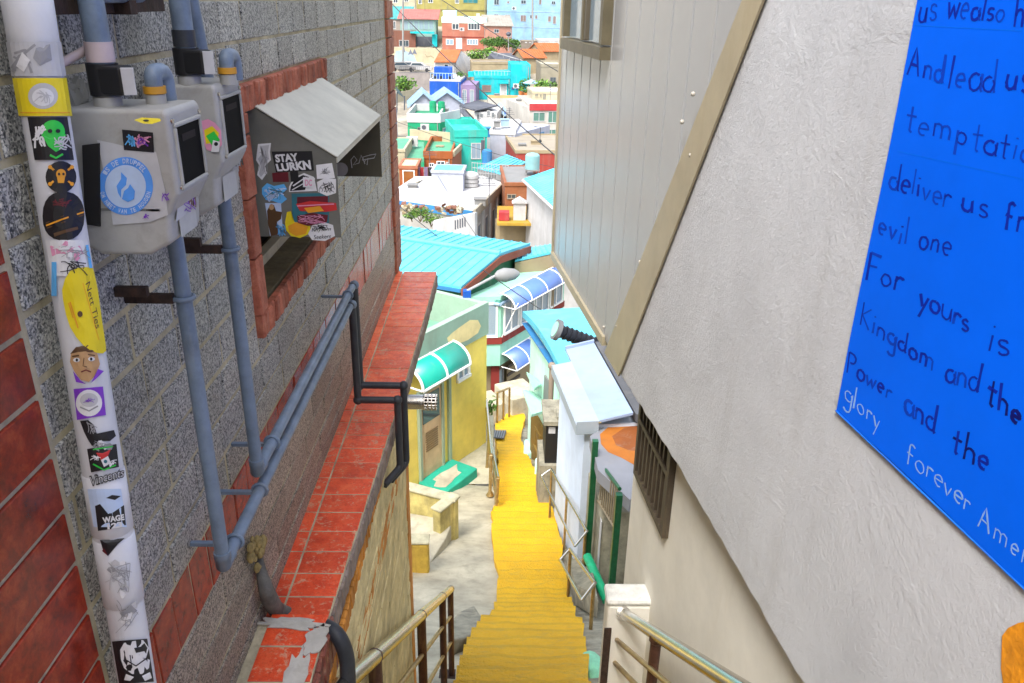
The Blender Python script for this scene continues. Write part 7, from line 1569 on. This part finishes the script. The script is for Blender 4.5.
def car(label, px, py, D, col, yaw=0):
    p = onY(px, py, D); t = thing('parked_car', label, 'car', p, 'cars parked below the mural wall'); ca, sa = math.cos(yaw), math.sin(yaw)
    def W(x, y, z): return p+Vector((x*ca-y*sa, x*sa+y*ca, z))
    def loft(pr, w): return [W(x, -w, z) for x, z in pr], [W(x, w, z) for x, z in pr]
    mb = MB(); pr = [(-2.1, .3), (-2.15, .75), (-1.6, .9), (-1.1, .95), (1.0, .93), (1.9, .78), (2.1, .6), (2.1, .3)]; mb.prism([W(x, -.85, z) for x, z in pr], W(0, .85, 0)-W(0, -.85, 0)); mb.build('body', col, t, bevel=.06)
    mb = MB(); pr = [(-1.6, .9), (-1.2, 1.42), (.3, 1.45), (1.05, .92)]; mb.prism([W(x, -.72, z) for x, z in pr], W(0, .72, 0)-W(0, -.72, 0)); c = mb.build('cabin', col, t, bevel=.06)
    mb = MB(); pr = [(-1.35, .97), (-1.1, 1.34), (.25, 1.36), (.85, .97)]; mb.prism([W(x, -.735, z) for x, z in pr], W(0, .735, 0)-W(0, -.735, 0)); mb.build('side_glass', M_GLASS, c)
    for x in (-1.35, 1.3):
        for s in (-.8, .8):
            mb = MB(); mb.cyl(W(x, s-.1, .31), W(x, s+.1, .31), .31, 14); mb.build('wheel', M_BLACK, t)
for px, py, D, col, yw, lab in ((402, 69.5, 139, K_GREY, .3, 'grey car parked nearest the tiled wall edge, below the mural'), (410, 69, 143, K_CAR, .15, 'white car parked in the middle of the row below the mural wall'), (420, 70, 140, K_CAR, -.1, 'white car parked at the right end of the row below the mural wall')): car(lab, px, py+1.5, D, col, yw)
rw_ = thing('retaining_wall', 'grey concrete retaining wall under the parked cars', 'wall', onY(418, 92, 124)); mb = MB(); mb.prism([onY(385, 98, 124), onY(431, 98, 124), onY(431, 73, 126), onY(385, 73, 126)], (0, 1.5, 0)); mb.build('wall', C('grey_brown_concrete', (0.25, 0.22, 0.2), dirt=.5, scale=.8), rw_)
mb = MB(); 
for k in range(16): q = onY(400+k*2, 73, 126); mb.cyl(q, q+Z3*.9, .04, 5)
mb.tube([onY(400, 73, 126)+Z3*.9, onY(430, 73, 126)+Z3*.9], .04, 5); mb.build('railing', K_DGREY, rw_)
yw_ = thing('yellow_wall', 'low sandy yellow wall left of the royal blue house', 'wall', onY(405, 100, 108)); mb = MB(); mb.prism([onY(385, 106, 104), onY(418, 97, 112), onY(418, 88, 112), onY(385, 96, 104)], (.2, .4, 0)); mb.build('wall', K_CREAM, yw_)
bush('olive bush above the sandy yellow wall', onY(403, 85, 116), (2.2, 1.2, 1.7), 330, .35, 81)
sp = thing('solar_panel', 'tilted grey panel on a dark frame by the tiled wall edge', 'panel', onY(398, 104, 90)); mb = MB(); mb.prism([onY(395, 86, 90), onY(400, 91, 90), onY(404, 97, 92), onY(397, 92, 92)], (0, .1, -.1)); mb.build('panel', K_GREY, sp); mb = MB()
for px, y0, y1 in ((397, 92, 110), (404.5, 96, 110)): mb.cyl(onY(px, y0, 91), onY(px, y1, 91), .07, 6)
mb.build('leg', K_DGREY, sp)
# --- salmon brick house
H = house('salmon_house', 'two-storey salmon brick house with a mint roof edge', 'house', 442, 486, 22, 160, 9, K_SALM, -0.04, zb=-10.5, rmat=K_MINTP, rim=0.9, rimmat=K_MINTP, over=.6, floor=None)
mb = MB(); zz = H.front.px(460, 37)[1]; H.front.box(mb, 0, H.w, zz-.08, zz+.08, .001, .06); mb.build('band', C('dark_red_band', (.33, .04, .03)), H.t)
wins(H, [(452, 23.5, 459, 29.5)], mull=1); wins(H, [(468, 23, 480, 30)], mull=3); wins(H, [(446, 39, 453.5, 45)], gl=M_GLASSL); wins(H, [(467, 39, 478, 45)], gl=M_GLASSL, mull=3); door(H.front, H.t, (456, 38, 462, 49), K_WHT)
Hb = house('rooftop_hut', 'pale mint hut on the roof of the salmon brick house', 'hut', 443, 456, 11, 163, 3, K_MINTP, 0, zb=H.zt-.5, rmat=K_MINTP, rim=.1)
H = house('salmon_annex', 'lower salmon house with a greyish roof right of the two-storey salmon house', 'house', 485.5, 512, 26, 158, 6, K_SALM2, 0.1, zb=-10.5, roof='shed', rmat=C('grey_beige_roof', (0.45, 0.42, 0.36)), rise=1.7, over=.3); wins(H, [(494, 29, 499, 33), (507, 32, 511, 37)], fr=K_WHT)
# --- red-roofed house with teal veranda
H = house('red_roofed_house', 'brick house with a pinkish red roof and a pale teal glazed veranda', 'house', 400, 436, 19, 164, 7, C('pale_teal_wall', (0.34, 0.58, 0.52)), 0.02, zb=-10, roof='shed', rmat=K_PINKR, rise=1.6, over=.5)
for k in range(6): window(H.front, H.t, (404+k*5, 20.5, 408.3+k*5, 29.5), C('pale_teal_frame', (.45, .62, .58)), M_GLASSL, 1)
mb = MB(); f = H.front; z1 = f.px(410, 30.5)[1]; a1, _ = f.px(416, 40); f.box(mb, -2, a1, H.zb, z1, .01, 1.2); mb.build('brick_wall', K_BRICK, H.t)
f2_ = Face(f.P(0, 0, 1.2), f.u, f.n); window(f2_, H.t, (399, 40, 409, 46.5), K_WHT, M_GLASS, 2)
mb = MB(); a0, z0 = f.px(411, 33); a1, z1 = f.px(435, 31); f.box(mb, a0, a1, z0, z0+.35, 1.25, 2.0); mb.build('teal_canopy', K_TURQ, H.t); mb = MB(); a0, _ = f.px(416.5, 40); a1, _ = f.px(432.5, 40); f.box(mb, a0, a1, f.px(420, 46)[1], f.px(420, 36.5)[1], .02, .2); mb.build('dark_opening', K_DGREY, H.t); mb = MB(); a2, _ = f.px(437.5, 40); f.box(mb, a1, a2, f.px(420, 46)[1], f.px(420, 34)[1], .02, 1.2); mb.build('teal_side_wall', K_TURQ, H.t)
H = house('teal_roofed_house', 'house with a teal roof at the tiled wall edge left of the red-roofed house', 'house', 380, 410, 19, 168, 6, C('white_brown', (.5, .42, .36)), 0.0, roof='shed', rmat=C('deep_teal_roof', (.08, .42, .42)), rise=2.2); wins(H, [(392, 21, 396, 29)])
# --- top row
H = house('cream_house', 'cream upper house at the very top left of the town view', 'house', 375, 416, -14, 178, 8, C('light_cream_wall', (.72, .68, .5)), 0.0, zb=onY(400, 9, 178).z-1, rmat=M_CONC); wins(H, [(404, -2, 408.5, 2), (393, -3, 398, 3)])
H = house('olive_house', 'long olive-yellow building above the salmon brick house', 'house', 416, 486.5, -16, 176, 9, K_OLV, 0.0, zb=-6.5, rmat=M_CONC); wins(H, [(418, -6, 422, 4), (428, -5, 433, 3), (455, -5, 459, 3.5)], gl=M_GLASS); wins(H, [(463, -5, 478, 3.5)], gl=C('teal_pane', (.03, .25, .28)), mull=2, fr=K_OLV)
mb = MB(); zz = H.front.px(450, 10)[1]; H.front.box(mb, 0, H.w, zz-.12, zz+.12, .001, .1); mb.build('band', C('dark_olive', (.3, .26, .1)), H.t)
H = house('sky_blue_apartments', 'tall sky blue apartment block at the top right of the town view', 'apartment block', 487.5, 620, -30, 170, 12, K_SKYB, 0.03, zb=-9.5, rmat=M_CONC)
for r in ((494, -1, 499, 5), (507, 1, 509.5, 3.5), (521, 0, 526, 4), (539, -1, 541.5, 4.5), (551.5, 1, 555.5, 4.5), (494, 14, 498.5, 17.5), (505, 14.5, 510, 21), (520.5, 15, 526, 21.5), (530, 15, 533, 18.5), (535, 15, 537.5, 19), (548, 16, 551, 22), (553, 16, 556, 24), (494, -14, 499, -8), (521, -14, 526, -9)): window(H.front, H.t, r, C('pale_frame', (.6, .66, .72)), M_GLASS if random.random() < .6 else C('brown_blind', (.30, .22, .20)), 0 if r[2]-r[0] < 4 else 1)
mb = MB()
for y in (11.5, 27): zz = H.front.px(520, y)[1]; H.front.box(mb, 0, H.w, zz-.07, zz+.07, .001, .05)
mb.build('band', C('pale_blue_band', (.46, .68, .86)), H.t)
# hedge, bushes, road wall, rails
for k, (px, py, rx, sd) in enumerate(((491, 43, 2.0, 91), (499, 42.5, 2.2, 92), (507, 43.5, 2.2, 93), (515, 44.5, 1.8, 94))): bush('clipped dark green hedge mass under the salmon annex', onY(px, py, 152), (rx, 1.2, 1.1), 300, .3, sd, False, 'hedge_bush', 'hedge', 'hedge under the salmon annex')
bush('bright green bush at the foot of the salmon house', onY(478, 57, 139), (2.6, 1.5, 1.3), 330, .32, 95); bush('light green bush at the head of the dark ramp', onY(490, 50.5, 146), (1.7, 1, .8), 220, .28, 96)
rd = thing('ramp_road', 'grey ramp with a pale guard rail descending below the hedge', 'ramp', onY(510, 58, 140)); mb = MB(); mb.prism([onY(488, 53, 144), onY(498, 62, 136), onY(530, 66, 136), onY(512, 53, 146)], -Z3*2); mb.build('deck', K_DGREY, rd); mb = MB(); mb.tube([onY(491, 51.5, 143.5), onY(522, 60.5, 137)], .09, 6)
for k in range(6): q = onY(491+6.2*k, 51.5+1.8*k, 143.5-1.3*k); mb.cyl(q, q-Z3*.9, .05, 5)
mb.build('guard_rail', C('pale_metal', (0.5, 0.52, 0.52)), rd)
tw = house('stone_terrace', 'beige stone terrace with a flat top below the ramp', 'terrace', 472, 512, 63, 130, 6, K_BEIGE, 0.08, zb=-14, rmat=C('brown_flat_roof', (.36, .30, .22)), rim=.2)
for (x0, x1, y, D, lab, yw) in ((524, 545, 57.5, 140, 'house with an orange-red roof left of its twin on the right edge', .35), (541, 562, 51, 146, 'house with an orange-red roof at the right edge below the sky blue block', .35)): H = house('orange_red_roofed_house', lab, 'house', x0, x1, y, D, 5, K_BEIGE, yw, roof='gable_u', rmat=K_ORR, rise=1.1, over=.3)
H = house('grey_hut', 'small grey-brown hut with two white patches below the sky blue block', 'hut', 521, 537, 41, 156, 3, C('grey_brown_wall', (.30, .25, .20)), 0, rmat=M_CONC, rim=.1); wins(H, [(525, 41, 527, 43), (529, 41, 531, 43)], fr=K_WHT, gl=K_WHT, mull=0)
H = house('white_wall_house', 'white stepped wall at the foot of the sky blue block on the right', 'house', 537.5, 575, 40, 158, 3, K_WHT, .1, rmat=K_WROOF, rim=.2)
# poles
def pole(label, px, y0, y1, D, r=.13, arms=0):
    a, b_ = onY(px, y1, D), onY(px, y0, D); t = thing('utility_pole', label, 'utility pole', a); mb = MB(); mb.cyl(a, b_, r, 8); mb.build('mast', C('pole_concrete', (.42, .42, .40)), t)
    for k in range(arms): q = b_-Z3*(1.2+1.1*k); mb = MB(); mb.box((q.x-1.1, q.y-.05, q.z-.06), (q.x+1.1, q.y+.05, q.z+.06)); mb.build('cross_arm', K_GREY, t)
pole('pale concrete utility pole in front of the sky blue block', 532.5, -30, 47, 154, .17, 0); pole('thin pale pole left of the mural wall', 403, -25, 66, 142, .16); 
t = thing('street_lamp', 'thin street lamp standing before the clipped hedge', 'street lamp', onY(508.5, 51, 149)); mb = MB(); mb.cyl(onY(508.5, 51, 149), onY(508.5, 35, 149), .08, 6); mb.build('pole', C('pale_metal', (0.5, 0.52, 0.52)), t); mb = MB(); mb.ball(onY(508.5, 34, 149), .45, 10, 0, (1, 1, .8)); mb.build('lamp_head', K_DGREY, t)
# trees on the slope behind and beyond
def tree(label, base, h_, r, seed):
    rnd = random.Random(seed); t = thing('tree', label, 'tree', base, 'trees on the slope behind the top row'); mb = MB(); mb.tube([base-Z3, base+Z3*h_*.35, base+Vector((.3, 0, h_*.7))], [.3, .22, .08], 8); mb.build('trunk', M_STEM, t); mb = MB()
    for k in range(9): leaf_mass(mb, base+Vector((rnd.uniform(-.7, .7)*r, rnd.uniform(-.7, .7)*r, h_*rnd.uniform(.5, 1.0))), (r*.5, r*.5, r*.4), 60, .55, rnd, 3)
    mb.build('crown', M_LEAF, t)
for k in range(16): y = 205+k*6; x = -60+((k*37) % 110); tree('leafy tree growing on the slope behind the top row of houses', Vector((x, y, zt(y)-.3)), 7+(k % 3), 3.2, 200+k)
# overhead wires: real catenaries hung across the valley
def wire(label, a, b_, sag, r=.018):
    n = 24; pts = [a+(b_-a)*(i/n)-Z3*sag*4*(i/n)*(1-i/n) for i in range(n+1)]; mb = MB(); mb.tube(pts, r, 5); o = mb.build('overhead_wire', plain('wire_black', (.03, .03, .03)), None); tag(o, label, 'wire')
wire('dark overhead wire falling from the upper left to the cladding past the royal blue house', onY(380, -9, 60), onY(575, 172, 34), .3, .03); wire('dark overhead wire crossing the salmon and sky blue houses', onY(405, -25, 80), onY(580, 84, 60), .2, .035)
wire('thin pale wire crossing the emerald and orange houses', onY(385, 117, 60), onY(580, 172, 58), .4, .018); wire('thin dark wire over the white roof down to the cyan roof', onY(438, 176, 42), onY(495, 262, 27), .1, .012); wire('dark wire sagging over the big cyan roof toward the street lamp', onY(392, 200, 34), onY(560, 322, 22), .15, .016)
sp_ = onY(540, 141, 46); mb = MB(); mb.ball(sp_, .10, 8); mb.tube([sp_, sp_+Z3*.75, sp_+Vector((-.35, 0, .8))], .02, 5); o = mb.build('insulator', M_BLACK, None); tag(o, 'small black insulator hanging from the wire near the cladding', 'insulator')
# street end: plants and beige step at the bend
bush('dark potted plant at the corner between the yellow house and the steps', gnd(488, 416, .3)+Z3*.2, (.35, .35, .5), 90, .12, 301, False)
sb = gnd(512, 408, .3, zg); t = thing('street_clutter', 'pale crate-like step blocks at the bend under the blue awnings', 'step blocks', sb); mb = MB(); mb.obox(sb-Z3*.8, (1.0, .5, 0), (-.6, 1.2, 0), Z3*1.1); mb.obox(sb+Vector((-.9, .1, -.8)), (.7, .35, 0), (-.5, 1, 0), Z3*.75); mb.build('block', M_CONC, t, bevel=.03)
t = thing('handrail', 'thin brass railing at the far end of the yellow steps below the shutter', 'handrail', gnd(508, 419)); mb = MB(); a, b_ = gnd(497, 424)+Z3*1.1, gnd(509, 418)+Z3*1.1; mb.tube([a, b_], .035, 8); mb.build('top_rail', M_BRASS, t)
for f in (0, .5, 1): p = a+(b_-a)*f; mb = MB(); mb.cyl(p, p-Z3*1.3, .035, 8); mb.build('post', M_BRASS, t)

# small rooftop and wall clutter of the far houses
def vent_box(px, py, D, w, h, mat, lab):
    p = onY(px, py, D); mb = MB(); mb.box((p.x-w/2, p.y-.3, p.z), (p.x+w/2, p.y+.3, p.z+h)); mb.box((p.x-w/2-.06, p.y-.36, p.z+h+.004), (p.x+w/2+.06, p.y+.36, p.z+h+.07)); o = mb.build('roof_vent', mat, None); tag(o, lab, 'roof vent', 'small vents on the town roofs')
for px, py, D, w, h, mt in ((466, 20.5, 164, .8, .8, K_GREY), (478, 20, 164, .6, 1.1, K_WHT), (497, 98, 113, .7, .5, K_GREY), (505, 126, 79, .8, .6, K_LBR), (497, 127, 78, .6, .5, K_GREY), (520, 106, 94, .9, .7, K_GREY), (446, 113, 88, .5, .4, K_GREY), (440, 152, 73, .6, .5, K_BEIGE), (480, 205, 50.5, .7, .4, K_GREY), (413, 192, 55, .6, .5, K_GREY), (536, 148, 72, .9, .6, K_BEIGE), (522, 150, 71, .6, .5, K_GREY)):
    vent_box(px, py, D, w, h, mt, 'small boxy roof vent on a flat town roof')
def antenna(px, py, D, h):
    p = onY(px, py, D); t = thing('aerial', 'thin television aerial on a town roof', 'aerial', p, 'aerials on the town roofs'); mb = MB(); mb.cyl(p, p+Z3*h, .03, 5); mb.build('mast', K_DGREY, t); mb = MB()
    for k in range(4): mb.cyl(p+Vector((-.5+.1*k, 0, h*(.7+.08*k))), p+Vector((.5-.1*k, 0, h*(.7+.08*k))), .018, 4)
    mb.cyl(p+Vector((0, -.4, h*.82)), p+Vector((0, .5, h*.82)), .018, 4); mb.build('rods', K_DGREY, t)
for q in ((448, 20, 164, 2.6), (509, 131, 79, 2.2), (463, 116, 88, 2.4), (519, 76, 121, 2.4), (430, 172, 60, 1.8), (489, 205, 51, 1.8), (550, 104, 92, 2.2), (425, 12, 170, 2.4)): antenna(*q)
for px, py, D, lab in ((462, 31, 158.9, 'white air conditioner on the front of the salmon brick house'), (516, 88, 117, 'white air conditioner low on the turquoise block'), (425, 130, 81.6, 'white air conditioner beside the barred window of the emerald house'), (514, 10, 169, 'white air conditioner high on the sky blue block')):
    p = onY(px, py, D); t = thing('air_conditioner', lab, 'air conditioner', p); mb = MB(); mb.box((p.x-.42, p.y-.3, p.z), (p.x+.42, p.y, p.z+.6)); mb.build('case', K_WHT, t); mb = MB(); mb.cyl((p.x-.08, p.y-.33, p.z+.3), (p.x-.08, p.y-.3, p.z+.3), .22, 14); mb.build('fan_grille', K_DGREY, t)
# the town goes on behind the tiled wall
rr = random.Random(12)
for x0, x1, y, D, mt, rf in ((330, 380, 62, 138, K_SALM2, K_ORR), (262, 322, 70, 132, K_MINTP, K_WROOF), (300, 372, 88, 112, K_CREAM, K_GROOF), (210, 285, 100, 104, K_SKYB, K_LBR), (325, 384, 30, 160, K_WHT, K_PINKR), (250, 318, 26, 165, K_TURQ, K_WROOF), (318, 386, 118, 88, K_LAV, K_CYAN), (230, 305, 128, 82, K_ORB, K_GROOF), (300, 380, 168, 60, K_GRN, K_WROOF), (215, 290, 185, 54, K_WHT, K_CYAN), (340, 384, 8, 180, K_OLV, K_CREAM)):
    H = house('hillside_house', 'painted house on the slope hidden behind the tiled wall', 'house', x0, x1, y, D, 7, mt, rr.uniform(-.1, .1), rmat=rf, rim=.3, rimmat=mt, group='houses hidden behind the tiled wall')
    for k in range(3): window(H.front, H.t, ('m', H.w*(.12+.3*k), H.w*(.12+.3*k)+min(1.3, H.w*.2), H.zt-2.2, H.zt-.9))
